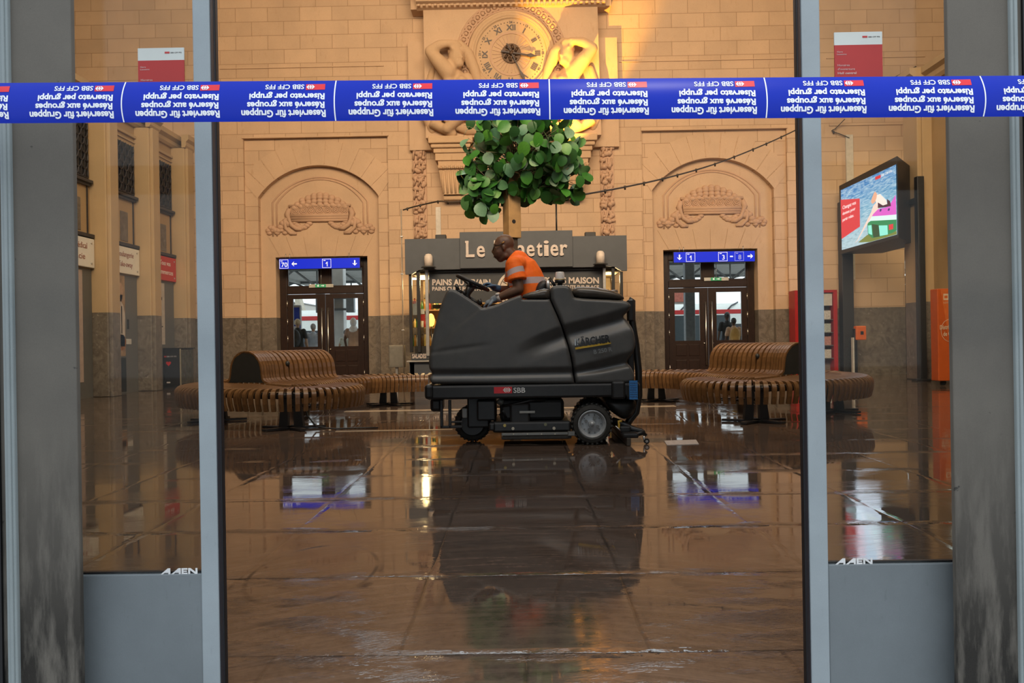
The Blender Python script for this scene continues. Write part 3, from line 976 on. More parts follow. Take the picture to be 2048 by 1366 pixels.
# emergency exit lights on the door transoms
M_exit = glow('exit_green', (0.05, 0.32, 0.12), 0.6); M_exitw = glow('exit_white', (0.9, 0.9, 0.82), 0.55)
for i, (px, py, lab) in enumerate(((642, 571.5, 'slim green and white exit light on the left door transom'), (1433, 558, 'slim green and white exit light on the right door transom'))):
    c = at(px, py, YD - 0.05); X, Z = c.x, c.z
    th = thing('exit_light', lab, 'exit sign', (X, YD - 0.02, Z), 'exit lights on the transoms')
    q = MB(); q.box((X - 0.30, YD - 0.05, Z - 0.045), (X + 0.30, YD - 0.012, Z + 0.04), 0.01); q.build('case', mat('exit_case', (0.5, 0.49, 0.45), 0.4), th)
    q = MB(); q.box((X - 0.14, YD - 0.054, Z - 0.04), (X + 0.12, YD - 0.049, Z + 0.036)); q.build('green_panel', M_exit, th)
    q = MB()
    q.slab([(X - 0.09, Z - 0.02), (X - 0.05, Z - 0.02), (X - 0.05, Z + 0.02), (X - 0.09, Z + 0.02)], [], YD - 0.057, YD - 0.0535); q.build('pictogram', M_exitw, th); q = MB()
    q.slab([(X + 0.0, Z - 0.008), (X + 0.05, Z - 0.008), (X + 0.05, Z - 0.024), (X + 0.085, Z), (X + 0.05, Z + 0.024), (X + 0.05, Z + 0.008), (X, Z + 0.008)], [], YD - 0.057, YD - 0.0535)
    q.build('pictogram', M_exitw, th)
    q = MB(); q.cyl((X, YD - 0.03, Z + 0.03), (X, YD - 0.03, Z + 0.40), 0.008, n=6); q.build('drop_rod', M_steel, th)

# ------------------------------------------------------------------ platforms, train and roof beyond the doors
M_train_white = mat('train_white', (0.78, 0.82, 0.78), 0.35, var=0.04)
M_train_red = mat('train_red', (0.50, 0.03, 0.03), 0.35)
M_train_glass = mat('train_glass', (0.015, 0.02, 0.024), 0.12)
M_train_grey = mat('train_roof', (0.42, 0.45, 0.46), 0.5)
YT = 44.0


def train(x0, x1, lab, band_full=True):
    th = thing('train', lab, 'train', ((x0 + x1) / 2, YT, -0.9))
    q = MB()
    prof = [(YT, -0.4), (YT, 2.25), (YT + 0.12, 2.5), (YT + 0.6, 2.85), (YT + 2.2, 2.85), (YT + 2.7, 2.5), (YT + 2.8, 2.25), (YT + 2.8, -0.4)]
    q.slab(prof, [], x0, x1, 'x'); q.build('body', M_train_white, th, sharp=40)
    q = MB(); q.box((x0 + 0.1, YT - 0.015, 0.55), (x1 - 0.1, YT + 0.02, 1.70), 0.02); q.build('window_band', M_train_glass, th)
    q = MB(); q.box((x0, YT - 0.02, 2.26), (x1, YT + 0.12, 2.50), 0.02); q.build('red_stripe', M_train_red, th)
    q = MB()
    for k in range(int((x1 - x0) / 2.6)):
        X = x0 + 0.7 + k * 2.6
        q.tube([(X, YT + 0.05, 2.5), (X + 0.25, YT + 0.25, 2.72), (X + 0.7, YT + 0.7, 2.9), (X + 0.9, YT + 1.4, 2.95)], 0.045, 6)
    q.build('roof_conduit', mat('train_conduit', (0.06, 0.07, 0.08), 0.5), th)
    q = MB()
    for k in range(3):
        X = x0 + 1.5 + k * (x1 - x0 - 3) / 2
        q.box((X - 0.9, YT - 0.02, -0.1), (X + 0.9, YT + 0.01, 2.0), 0.02)
    q.build('passenger_door', M_train_white, th)
    q = MB(); q.box((x0 + 0.3, YT + 0.3, -0.9), (x1 - 0.3, YT + 2.5, 0.0)); q.build('underframe', M_black, th)
    return th


train(-30.0, -2.2, 'white train with a red roof stripe seen through the left doors')
t2 = train(3.0, 32, 'white train with dark windows seen through the right doors')
q = MB(); q.box((3.4, YT - 0.03, 0.35), (11.6, YT + 0.02, 2.2), 0.03); q.build('dark_front', mat('train_front', (0.03, 0.045, 0.05), 0.2), t2)
# track bed
b = MB(); b.box((-60, 38.0, -1.2), (60, 90, -0.9)); struct(b.build('ground_tracks', mat('ballast', (0.13, 0.11, 0.10), 0.9, var=0.4, scale=40)))

# canopy columns and lattice roof
M_canopy = mat('canopy_steel', (0.13, 0.145, 0.15), 0.5, var=0.15)
M_canopy_l = mat('canopy_sheet', (0.70, 0.72, 0.70), 0.7, var=0.12, scale=3)
for i, (px, lab) in enumerate(((678, 'grey steel canopy column with junction boxes on the platform behind the left doors'), (1380, 'slim grey canopy column on the platform behind the right doors'))):
    c = at(px, 700, 24.5)
    th = thing('canopy_column', lab, 'column', (c.x, 24.5, 0), 'platform canopy columns')
    w = 0.21 if i == 0 else 0.15
    q = MB(); q.box((c.x - w, 24.5 - w, 0.0), (c.x + w, 24.5 + w, 4.6), 0.03); q.build('shaft', M_canopy_l if i == 0 else M_canopy, th)
    q = MB(); q.box((c.x - w - 0.05, 24.45 - w, 0.0), (c.x + w + 0.05, 24.55 + w, 0.25), 0.02); q.build('foot', M_canopy, th)
    if i == 0:
        q = MB(); q.box((c.x - 0.42, 24.05, 1.95), (c.x + 0.42, 24.28, 2.01)); q.box((c.x - 0.42, 24.05, 2.30), (c.x + 0.42, 24.28, 2.36)); q.build('bracket', M_canopy, th)
        for sx in (-0.46, 0.46):
            q = MB(); q.box((c.x + sx - 0.12, 24.02, 1.88), (c.x + sx + 0.12, 24.26, 2.48), 0.02); q.build('camera_box', mat('junction_grey', (0.25, 0.28, 0.30), 0.4), th)
b = MB()
for k in range(10):
    X0 = -15 + k * 3.3
    for Y in (21.8, 23.6, 25.4):
        pass
b.slab([(20.0, 4.9), (23.5, 4.6), (23.5, 4.7), (20.0, 5.0)], [], -22, 24, 'x')
b.slab([(29.0, 3.75), (37.0, 3.75), (37.0, 3.85), (29.0, 3.85)], [], -22, 24, 'x')
for k in range(16):
    X = -21 + k * 2.8
    b.box((X - 0.05, 29.0, 3.64), (X + 0.05, 37.0, 3.76))
roof = b.build('ceiling_canopy', M_canopy_l); struct(roof)
th = thing('roof_truss', 'grey steel lattice girders under the platform roof seen through the fanlights', 'truss', (0, 23, 3.0))
for Y, nm in ((29.5, 0), (35.5, 1)):
    q = MB(); zb, zt = 3.05 + nm * 0.25, 3.7
    q.box((-16, Y - 0.05, zb - 0.05), (18, Y + 0.05, zb + 0.05)); q.box((-16, Y - 0.05, zt - 0.05), (18, Y + 0.05, zt + 0.05))
    n = 20
    for k in range(n):
        X = -16 + k * 34 / n; dx = 34 / n
        q.tube([(X, Y, zb), (X + dx / 2, Y, zt), (X + dx, Y, zb)], 0.045, 5)
        q.tube([(X, Y, zb), (X, Y, zt)], 0.03, 5)
    q.build('girder', M_canopy, th)

# buildings over the tracks
M_bld = mat('pale_building', (0.70, 0.68, 0.62), 0.8, var=0.08)
M_redroof = mat('red_tiles', (0.42, 0.13, 0.09), 0.8, var=0.2, scale=6)
YB = 66.0
kb = FPX / YB


def bx(px): return at(px, 690, YB).x


def bz(py, px=640): return at(px, py, YB).z


th = thing('building', 'pale building with a tall mast behind the train at the left doors', 'building', (bx(600), YB, -1))
q = MB(); q.box((bx(540), YB, -1), (bx(597), YB + 7, bz(606))); q.build('wall', M_bld, th)
q = MB(); q.box((bx(538), YB - 0.3, bz(606)), (bx(599), YB + 7, bz(603)), 0.05); q.build('eaves', mat('eaves_grey', (0.35, 0.35, 0.34), 0.7), th)
for k in range(4):
    q = MB(); q.box((bx(580 + k * 4.2), YB - 0.05, bz(620)), (bx(582.5 + k * 4.2), YB + 0.05, bz(610))); q.build('window', mat('far_window', (0.25, 0.28, 0.30), 0.3), th)
q = MB(); q.slab([(bx(606), bz(630)), (bx(622), bz(630)), (bx(611), bz(592)), (bx(604), bz(592))], [], YB - 2, YB - 1); q.build('mast', mat('mast_stone', (0.6, 0.55, 0.44), 0.8, var=0.2, scale=8), th)
th = thing('building', 'pale building with a red tiled roof beyond the right doors', 'building', (bx(1370), YB, -1))
q = MB(); q.box((bx(1330), YB, -1), (bx(1378), YB + 7, bz(604, 1360))); q.build('wall', M_bld, th)
q = MB(); q.slab([(bx(1325), bz(604, 1360)), (bx(1384), bz(604, 1360)), (bx(1366), bz(586, 1360)), (bx(1340), bz(586, 1360))], [], YB - 0.5, YB + 7.2); q.build('roof', M_redroof, th)
for k in range(3):
    q = MB(); q.box((bx(1349 + k * 8), YB - 0.05, bz(619, 1360)), (bx(1353 + k * 8), YB + 0.05, bz(610, 1360))); q.build('window', mat('far_window', (0.25, 0.28, 0.30), 0.3), th)
# blue timetable pillar
c = at(583, 690, 22.5)
th = thing('timetable_pillar', 'blue and white timetable pillar on the platform behind the left doors', 'sign', (c.x, 22.5, 0))
q = MB(); q.box((c.x - 0.28, 22.46, 0), (c.x + 0.28, 22.6, 2.05), 0.02); q.build('case', mat('pillar_grey', (0.45, 0.46, 0.46), 0.4), th)
q = MB(); q.box((c.x - 0.25, 22.445, 1.62), (c.x + 0.25, 22.465, 1.98)); q.build('blue_header', mat('pillar_blue', (0.01, 0.05, 0.42), 0.4), th)
q = MB(); q.box((c.x - 0.25, 22.445, 0.9), (c.x + 0.25, 22.465, 1.45)); q.build('timetable', mat('paper_white', (0.7, 0.72, 0.74), 0.5), th)
q = MB(); q.slab([(c.x - 0.28, 0.86), (c.x + 0.28, 0.86), (c.x + 0.28, 1.49), (c.x - 0.28, 1.49)], [[(c.x - 0.24, 0.9), (c.x + 0.24, 0.9), (c.x + 0.24, 1.45), (c.x - 0.24, 1.45)]], 22.44, 22.455); q.build('blue_frame', mat('pillar_blue', (0.01, 0.05, 0.42), 0.4), th)


# ------------------------------------------------------------------ people on the platform
def walker(px, Y, lab, top, legs, skin, hair, scarf=None, pack=None, face=-1, h=1.68, lean=0.0, apron=None, loc_dx=0.0):
    """standing figure; face -1 looks to the camera, +1 away"""
    X = at(px, 690, Y).x + loc_dx
    k = h / 1.70
    th = thing('person', lab, 'person', (X, Y, 0))

    def P(x, y, z): return Vector((X + x * k, Y + y * k * face * -1 * -1, z * k))
    q = MB()
    for s in (-1, 1):
        q.limb([P(0.09 * s, 0, 0.86), P(0.10 * s, 0.02 * face, 0.48), P(0.10 * s, 0, 0.09)], [0.085 * k, 0.058 * k, 0.042 * k])
        q.limb([P(0.10 * s, 0, 0.05), P(0.11 * s, 0.14 * face, 0.035)], [0.045 * k, 0.035 * k])
        q.limb([P(0.19 * s, 0, 1.38), P(0.25 * s, -0.02 * face, 1.10), P(0.24 * s, 0.14 * face, 0.88)], [0.05 * k, 0.04 * k, 0.032 * k])
        hx, hy, hz = 0.235 * s, 0.16 * face, 0.83
        q.limb([P(hx, hy, hz + 0.03), P(hx, hy + 0.01 * face, hz - 0.04)], [0.030 * k, 0.034 * k], flat=0.6)
        for f_ in range(4): q.limb([P(hx, hy - 0.03 + 0.02 * f_, hz - 0.06), P(hx, hy - 0.03 + 0.021 * f_, hz - 0.12 - 0.008 * (f_ in (1, 2)))], 0.0095 * k)
        q.limb([P(hx - 0.02 * s, hy + 0.03 * face, hz - 0.01), P(hx - 0.03 * s, hy + 0.06 * face, hz - 0.06)], 0.011 * k)
    q.limb([P(0, 0, 0.90), P(0, 0.01, 1.12), P(0, -0.01, 1.32), P(0, -0.01, 1.42)], [0.155 * k, 0.135 * k, 0.165 * k, 0.10 * k], flat=0.68, up=(1, 0, 0))
    q.limb([P(0, 0.0, 1.42), P(0, 0.02 * face, 1.52)], [0.055 * k, 0.05 * k])
    q.ell(P(0, 0.01 * face, 1.595), (0.075 * k, 0.095 * k, 0.115 * k))
    q.ell(P(0, 0.105 * face, 1.575), (0.014 * k, 0.02 * k, 0.024 * k))
    for s in (-1, 1): q.ell(P(0.076 * s, 0, 1.585), (0.012 * k, 0.02 * k, 0.03 * k))
    q.build('body', skin, th, remesh=0.016, relax=2)
    q = MB()
    q.limb([P(0, 0, 0.82), P(0, 0.01, 1.12), P(0, -0.01, 1.32), P(0, -0.01, 1.40)], [0.185 * k, 0.152 * k, 0.185 * k, 0.12 * k], flat=0.72, up=(1, 0, 0))
    for s in (-1, 1): q.limb([P(0.17 * s, 0, 1.37), P(0.24 * s, -0.01, 1.17)], [0.075 * k, 0.058 * k])
    q.build('top', top, th, remesh=0.02, relax=2)
    q = MB()
    for s in (-1, 1): q.limb([P(0.085 * s, 0, 0.88), P(0.10 * s, 0.02 * face, 0.48), P(0.10 * s, 0, 0.11)], [0.105 * k, 0.078 * k, 0.062 * k])
    q.build('trousers', legs, th, remesh=0.02, relax=2)
    if scarf:
        q = MB(); q.ell(P(0, -0.015 * face, 1.61), (0.098 * k, 0.115 * k, 0.135 * k)); q.limb([P(0, 0, 1.46), P(0, 0, 1.38)], [0.09 * k, 0.14 * k]); q.limb([P(0.05, 0.12 * face, 1.38), P(0.06, 0.15 * face, 1.10)], [0.05, 0.04], flat=0.5)
        # open the scarf round the face by pushing it back
        q.build('headscarf', scarf, th, remesh=0.016, relax=2)
        q = MB(); q.ell(P(0, 0.085 * face, 1.59), (0.060 * k, 0.035 * k, 0.080 * k)); q.ell(P(0, 0.12 * face, 1.575), (0.013, 0.02, 0.022)); q.build('face', skin, th, remesh=0.012)
    elif hair:
        q = MB(); q.ell(P(0, -0.012 * face, 1.63), (0.088 * k, 0.105 * k, 0.10 * k)); q.ell(P(0, -0.09 * face, 1.62), (0.05 * k, 0.05 * k, 0.06 * k)); q.build('hair', hair, th, remesh=0.014)
    if pack:
        q = MB(); q.ell(P(-0.02, -0.23 * face, 1.15), (0.17 * k, 0.13 * k, 0.27 * k)); q.ell(P(-0.02, -0.31 * face, 1.05), (0.12 * k, 0.07 * k, 0.13 * k)); q.build('backpack', pack, th, remesh=0.02)
    return th


M_sk = mat('skin_pale', (0.42, 0.27, 0.19), 0.55); M_skd = mat('skin_brown_far', (0.10, 0.055, 0.035), 0.55)
walker(596, 22.0, 'person with pale hair and a dark backpack on the platform behind the left doors', mat('top_black', (0.02, 0.022, 0.022), 0.7, var=0.4, scale=20), mat('jeans', (0.03, 0.035, 0.05), 0.8), M_sk, mat('hair_blonde', (0.42, 0.33, 0.20), 0.6), pack=mat('pack_dark', (0.018, 0.018, 0.02), 0.6, var=0.3), face=1, h=1.62)
walker(627, 22.6, 'person in a pale blue shirt half hidden by the left door handle', mat('shirt_pale_blue', (0.42, 0.50, 0.62), 0.7), mat('trouser_olive', (0.10, 0.10, 0.07), 0.8), M_sk, mat('hair_grey', (0.3, 0.3, 0.3), 0.7), face=1, h=1.50)
walker(707.5, 21.6, 'person in a white headscarf and beige coat behind the left doors', mat('coat_beige', (0.40, 0.27, 0.20), 0.8), mat('skirt_dark', (0.05, 0.04, 0.04), 0.8), M_skd, None, scarf=mat('scarf_white', (0.82, 0.82, 0.83), 0.8), face=-1, h=1.60)
walker(692, 23.2, 'person in a light grey top just left of the headscarf wearer', mat('top_light_grey', (0.50, 0.52, 0.46), 0.8), mat('jeans', (0.03, 0.035, 0.05), 0.8), M_sk, mat('hair_dark', (0.02, 0.015, 0.012), 0.5), face=-1, h=1.32)
walker(1468, 21.8, 'person with dark hair and a yellow top seen from behind through the right doors', mat('top_pink_yellow', (0.52, 0.36, 0.26), 0.8, var=0.3, scale=10), mat('jeans', (0.03, 0.035, 0.05), 0.8), M_skd, mat('hair_dark', (0.02, 0.015, 0.012), 0.5), face=1, h=1.45, pack=mat('pack_yellow', (0.42, 0.26, 0.08), 0.7))
walker(1455, 24.0, 'person in black standing beyond the yellow top through the right doors', mat('top_black', (0.02, 0.022, 0.022), 0.7, var=0.4, scale=20), mat('jeans', (0.03, 0.035, 0.05), 0.8), M_skd, mat('hair_dark', (0.02, 0.015, 0.012), 0.5), face=1, h=1.68)

# ------------------------------------------------------------------ carved baskets over the doors
def basket(i, b_):
    xc, zb = b_['xc'], at(b_['cx'], b_['dt'] - 44, DW).z
    Y = DW + R_L2
    th = thing('carved_relief', ('carved stone fruit basket relief over the left doors', 'carved stone fruit basket relief over the right doors')[i], 'relief', (xc, Y, zb), 'carved baskets over the doors')
    k = DW / FPX
    Z = lambda px: zb + px * k
    X = lambda px: xc + px * k
    q = MB()                                     # heaped fruit
    rnd = random.Random(3)
    for r, (n, w, h) in enumerate(((9, 52, 61), (9, 46, 68), (7, 36, 76), (5, 24, 81))):
        for j in range(n):
            u = -1 + 2 * j / (n - 1)
            q.ell((X(u * w), Y + 0.0, Z(h - 6 * u * u)), (0.085, 0.10 - 0.01 * r, 0.075), n=10, m=7)
    q.build('fruit_heap', M_carve, th)
    q = MB()                                     # body of the basket
    q.slab([(X(-57), Z(34)), (X(57), Z(34)), (X(60), Z(60)), (X(-60), Z(60))], [], Y - 0.05, Y + 0.02)
    for pz, r in ((59, 0.035), (39, 0.05), (34, 0.04), (29, 0.035)): q.tube([(X(-58 + (34 - pz) * 0.2), Y - 0.04, Z(pz)), (X(58 - (34 - pz) * 0.2), Y - 0.04, Z(pz))], r, 8)
    q.build('basket_body', M_carve, th)
    for j in range(7):
        u = (-3 + j) * 16.5; q = MB()
        for rr in (0.085, 0.05): q.tube([(X(u) + rr * math.cos(2 * PI * a / 12), Y - 0.055, Z(50) + rr * math.sin(2 * PI * a / 12)) for a in range(12)], 0.016, 5, closed=True)
        q.ell((X(u), Y - 0.05, Z(50)), 0.026, n=8, m=6); q.build('rosette', M_carve, th)
    for s in (-1, 1):
        q = MB()                                 # hanging scroll and leaf under the basket
        q.tube([(X(s * 62), Y - 0.02, Z(54)), (X(s * 66), Y - 0.03, Z(42)), (X(s * 62), Y - 0.03, Z(30)), (X(s * 58), Y - 0.03, Z(20)), (X(s * 48), Y - 0.03, Z(13)), (X(s * 38), Y - 0.02, Z(12))], [0.06, 0.075, 0.05, 0.055, 0.06, 0.04], 7)
        for a in range(7):
            t_ = a / 6.0; q.ell((X(s * (52 - 30 * t_)), Y, Z(26 - 10 * math.sin(PI * t_) - 2 * t_)), (0.085, 0.06, 0.06), n=9, m=6)
        q.build('leaf_swag', M_carve, th, smooth=True)
        q = MB()                                 # garland lying to the side
        for a in range(9):
            t_ = a / 8.0; q.ell((X(s * (66 + 40 * t_)), Y, Z(24 - 16 * t_ + 6 * math.sin(t_ * 9))), (0.10 - 0.03 * t_, 0.075, 0.085 - 0.02 * t_), n=9, m=6)
        for a in range(5): q.ell((X(s * (72 + 8 * a)), Y, Z(5 + (a % 2) * 5)), (0.075, 0.06, 0.05), n=8, m=6)
        q.tube([(X(s * 62), Y - 0.02, Z(38)), (X(s * 72), Y - 0.03, Z(30)), (X(s * 70), Y - 0.03, Z(14)), (X(s * 60), Y - 0.02, Z(4)), (X(s * 48), Y - 0.02, Z(3))], [0.04, 0.05, 0.045, 0.05, 0.03], 7)
        q.build('garland', M_carve, th, smooth=True)


for i, b_ in enumerate(BAYS): basket(i, b_)

# ------------------------------------------------------------------ clock bay in the middle of the wall
CX = at(1023, 122, DW).x
kx = DW / FPX


def cz(py): return at(1023, py, DW).z


def cxp(px, py=300): return at(px, py, DW).x


YC = DW - 0.42
b = MB()
b.slab([(cxp(853, 100), cz(282)), (cxp(1196, 100), cz(282)), (cxp(1192, 60), cz(30)), (cxp(851, 60), cz(30))], [], YC, DW + 0.05)
b.slab([(cxp(818, 100), cz(300)), (cxp(1234, 100), cz(300)), (cxp(1232, 80), cz(84)), (cxp(817, 80), cz(84))], [], DW - 0.16, DW + 0.05)
struct(b.build('trim_clock_bay', M_plain))
b = MB()
pr = [(0, 0), (-0.10, 0.03), (-0.12, 0.10), (-0.22, 0.13), (-0.24, 0.20), (-0.42, 0.28), (-0.46, 0.45), (-0.52, 0.50), (-0.54, 0.66), (0, 0.72)]
b.slab([(YC + 0.02 + p[0], cz(32) + p[1]) for p in pr], [], cxp(838, 20), cxp(1207, 20), 'x')
b.slab([(YC + 0.02 + p[0] * 0.92, cz(9) + p[1] * 0.6) for p in pr], [], cxp(824, 20), cxp(1221, 20), 'x')
b.box((cxp(826, 20), YC, cz(30)), (cxp(1218, 20), DW + 0.1, cz(9)))
for j in range(34):
    X = cxp(843, 20) + (cxp(1202, 20) - cxp(843, 20)) * j / 33; b.box((X - 0.035, YC - 0.20, cz(30)), (X + 0.035, YC, cz(26)), 0.008)
struct(b.build('trim_clock_cornice', M_plain))

th = thing('clock', 'round carved stone wall clock with Roman numerals and dark hands', 'clock', (CX, YC, cz(122)))
Zc = cz(122); Rf = 68 * kx
Yf = YC - 0.05


def disc(q, r0, r1, y0, y1, n=64):
    q.slab([(CX + r1 * math.cos(2 * PI * a / n), Zc + r1 * math.sin(2 * PI * a / n)) for a in range(n)], [[(CX + r0 * math.cos(2 * PI * a / n), Zc + r0 * math.sin(2 * PI * a / n)) for a in range(n)]] if r0 > 0 else [], y0, y1)
    return q


disc(MB(), 0, Rf, YC - 0.05, YC + 0.03).build('dial', M_carve_y, th)
q = MB()
for rr, tr in ((76, 0.055), (72, 0.04), (81, 0.05)):
    q.tube([(CX + rr * kx * math.cos(2 * PI * a / 56), YC - 0.05, Zc + rr * kx * math.sin(2 * PI * a / 56)) for a in range(56)], tr, 8, closed=True)
disc(q, 68 * kx, 84 * kx, YC - 0.06, YC + 0.03); q.build('rim', M_carve_y, th, smooth=True)
q = MB()
for a in range(30):
    an = math.radians(-20 + 220 * a / 29); rr = 97 * kx; Y0 = YC - 0.01
    cx_, cz_ = CX + rr * math.cos(an), Zc + rr * math.sin(an)
    q.tube([(cx_ + 0.085 * math.cos(2 * PI * j / 10), Y0, cz_ + 0.085 * math.sin(2 * PI * j / 10)) for j in range(10)], 0.028, 5, closed=True)
    q.ell((cx_, Y0, cz_), 0.045, n=8, m=6)
for rr in (88, 106): q.tube([(CX + rr * kx * math.cos(math.radians(-30 + 240 * a / 50)), YC - 0.0, Zc + rr * kx * math.sin(math.radians(-30 + 240 * a / 50))) for a in range(51)], 0.025, 6)
q.build('guilloche_band', M_carve, th, smooth=True)
q = MB(); disc(q, 39 * kx, 43 * kx, Yf - 0.015, Yf)
for a in range(28):
    an = 2 * PI * a / 28; R_ = Matrix.Translation((CX, Yf, Zc)) @ Matrix.Rotation(-an, 4, 'Y')
    q.box((-0.012, -0.012, 17 * kx), (0.012, 0.0, 37 * kx), M=R_)
q.build('sunburst', M_carve, th)
M_num = mat('numeral_dark', (0.075, 0.058, 0.055), 0.5)
for j, s_ in enumerate(('XII', 'I', 'II', 'III', 'IIII', 'V', 'VI', 'VII', 'VIII', 'IX', 'X', 'XI')):
    an = j * PI / 6
    U = Vector((math.sin(an), 0, math.cos(an))); R_ = Vector((math.cos(an), 0, -math.sin(an)))
    o = Vector((CX, Yf - 0.004, Zc)) + U * 46.5 * kx
    q = MB(); q.text(s_, o, R_, U, height=10.5 * kx, depth=0.006, bold=0.03, align='C'); q.build('numeral', M_num, th)
    o = Vector((CX, Yf - 0.004, Zc)) + U * 59.5 * kx
    q = MB(); q.text(str(12 + j if j else 24), o, R_, U, height=4.6 * kx, depth=0.005, bold=0.03, align='C'); q.build('hour_number', M_num, th)
q = MB()
for j in range(60):
    an = 2 * PI * j / 60
    if j % 5: q.ell((CX + 61.5 * kx * math.sin(an), Yf - 0.003, Zc + 61.5 * kx * math.cos(an)), 0.012, n=6, m=4)
q.build('minute_dots', M_num, th)
q = MB()
disc(q, 0, 19 * kx, Yf - 0.05, Yf - 0.02, 24)
for j in range(8):
    an = 2 * PI * j / 8 + 0.3; q.tube([(CX + 8 * kx * math.cos(an), Yf - 0.055, Zc + 8 * kx * math.sin(an)), (CX + 16 * kx * math.cos(an + 0.4), Yf - 0.06, Zc + 16 * kx * math.sin(an + 0.4))], 0.03, 6)
q.ell((CX, Yf - 0.06, Zc), (0.06, 0.05, 0.06)); q.build('sun_boss', mat('bronze_dark', (0.075, 0.040, 0.022), 0.5, 0.4, var=0.4, scale=25), th)
M_hand = mat('clock_hand', (0.030, 0.022, 0.024), 0.4, 0.4)
for nm, an, L, w in (('hour_hand', math.radians(99), 50, 3.4), ('minute_hand', math.radians(155), 62, 2.4)):
    M = Matrix.Translation((CX, Yf - 0.085, Zc)) @ Matrix.Rotation(an, 4, 'Y')
    q = MB(); q.slab([(-w * 0.5 * kx, -20 * kx), (w * 0.5 * kx, -20 * kx), (w * 0.4 * kx, L * 0.62 * kx), (w * 1.2 * kx, L * 0.76 * kx), (0, L * kx), (-w * 1.2 * kx, L * 0.76 * kx), (-w * 0.4 * kx, L * 0.62 * kx)], [], -0.01, 0.01, M=M)
    q.build(nm, M_hand, th)

# reclining stone figures either side of the clock: one raised arm folded over the head
def statue(s, lab):
    def P(px, py, y): return Vector((CX + s * (px - 1023) * kx, DW - y, cz(py)))
    th = thing('statue', lab, 'statue', P(1145, 200, 0.3), 'stone figures beside the clock')
    q = MB()
    q.ell(P(1129, 131, 0.60), (0.20, 0.21, 0.27)); q.ell(P(1118, 136, 0.80), (0.035, 0.05, 0.06)); q.ell(P(1124, 146, 0.72), (0.12, 0.10, 0.10))
    q.ell(P(1122, 128, 0.76), (0.07, 0.03, 0.025)); q.ell(P(1121, 144, 0.80), (0.05, 0.03, 0.02))
    q.limb([P(1135, 148, 0.58), P(1142, 165, 0.55)], [0.13, 0.15])
    q.limb([P(1146, 160, 0.64), P(1163, 142, 0.76), P(1179, 125, 0.80)], [0.20, 0.165, 0.125])   # upper arm
    q.limb([P(1179, 124, 0.80), P(1160, 112, 0.80), P(1138, 107, 0.76)], [0.125, 0.115, 0.075])  # forearm folded over the head
    for f_ in range(4): q.limb([P(1138, 104 + 3.2 * f_, 0.76), P(1126 + f_, 105 + 4.5 * f_, 0.74), P(1119 + f_, 110 + 5 * f_, 0.68)], 0.034)
    q.limb([P(1140, 112, 0.76), P(1134, 121, 0.80)], 0.034)
    q.limb([P(1110, 168, 0.5), P(1096, 190, 0.56), P(1100, 216, 0.62)], [0.13, 0.10, 0.075])
    q.limb([P(1134, 164, 0.48), P(1140, 195, 0.52), P(1150, 228, 0.50)], [0.27, 0.23, 0.26], flat=0.75, up=(1, 0, 0))
    q.ell(P(1120, 178, 0.66), (0.12, 0.10, 0.12)); q.ell(P(1145, 178, 0.66), (0.12, 0.10, 0.12))
    q.limb([P(1150, 230, 0.50), P(1115, 245, 0.72), P(1150, 268, 0.62)], [0.21, 0.17, 0.12])
    q.limb([P(1158, 232, 0.45), P(1175, 258, 0.55), P(1140, 276, 0.50)], [0.20, 0.15, 0.11])
    q.build('body', M_carve_y, th, remesh=0.035, relax=3)
    q = MB()                                   # cloth looped from the raised arm round the back
    q.limb([P(1152, 106, 0.60), P(1124, 104, 0.56), P(1106, 122, 0.54), P(1096, 150, 0.48), P(1088, 178, 0.44)], [0.08, 0.11, 0.12, 0.13, 0.12])
    q.ell(P(1128, 119, 0.56), (0.23, 0.20, 0.17))
    q.limb([P(1136, 112, 0.62), P(1116, 122, 0.56), P(1107, 146, 0.5)], [0.05, 0.05, 0.05])
    for j in range(6):
        q.limb([P(1176 + j * 2, 215 + j * 2, 0.42), P(1140 - 6 * j, 262 + j * 2, 0.58 - 0.03 * j), P(1120 - 10 * j, 258 + j * 3, 0.55 - 0.02 * j)], [0.10, 0.085, 0.05])
    q.limb([P(1178, 150, 0.4), P(1190, 190, 0.36), P(1194, 230, 0.34), P(1180, 265, 0.36)], [0.08, 0.12, 0.15, 0.12])
    q.build('drapery', M_carve_y, th, remesh=0.03, relax=2)
    return th


statue(1, 'stone figure with a raised arm right of the clock, lit yellow')
statue(-1, 'stone figure with a raised arm left of the clock, unlit')

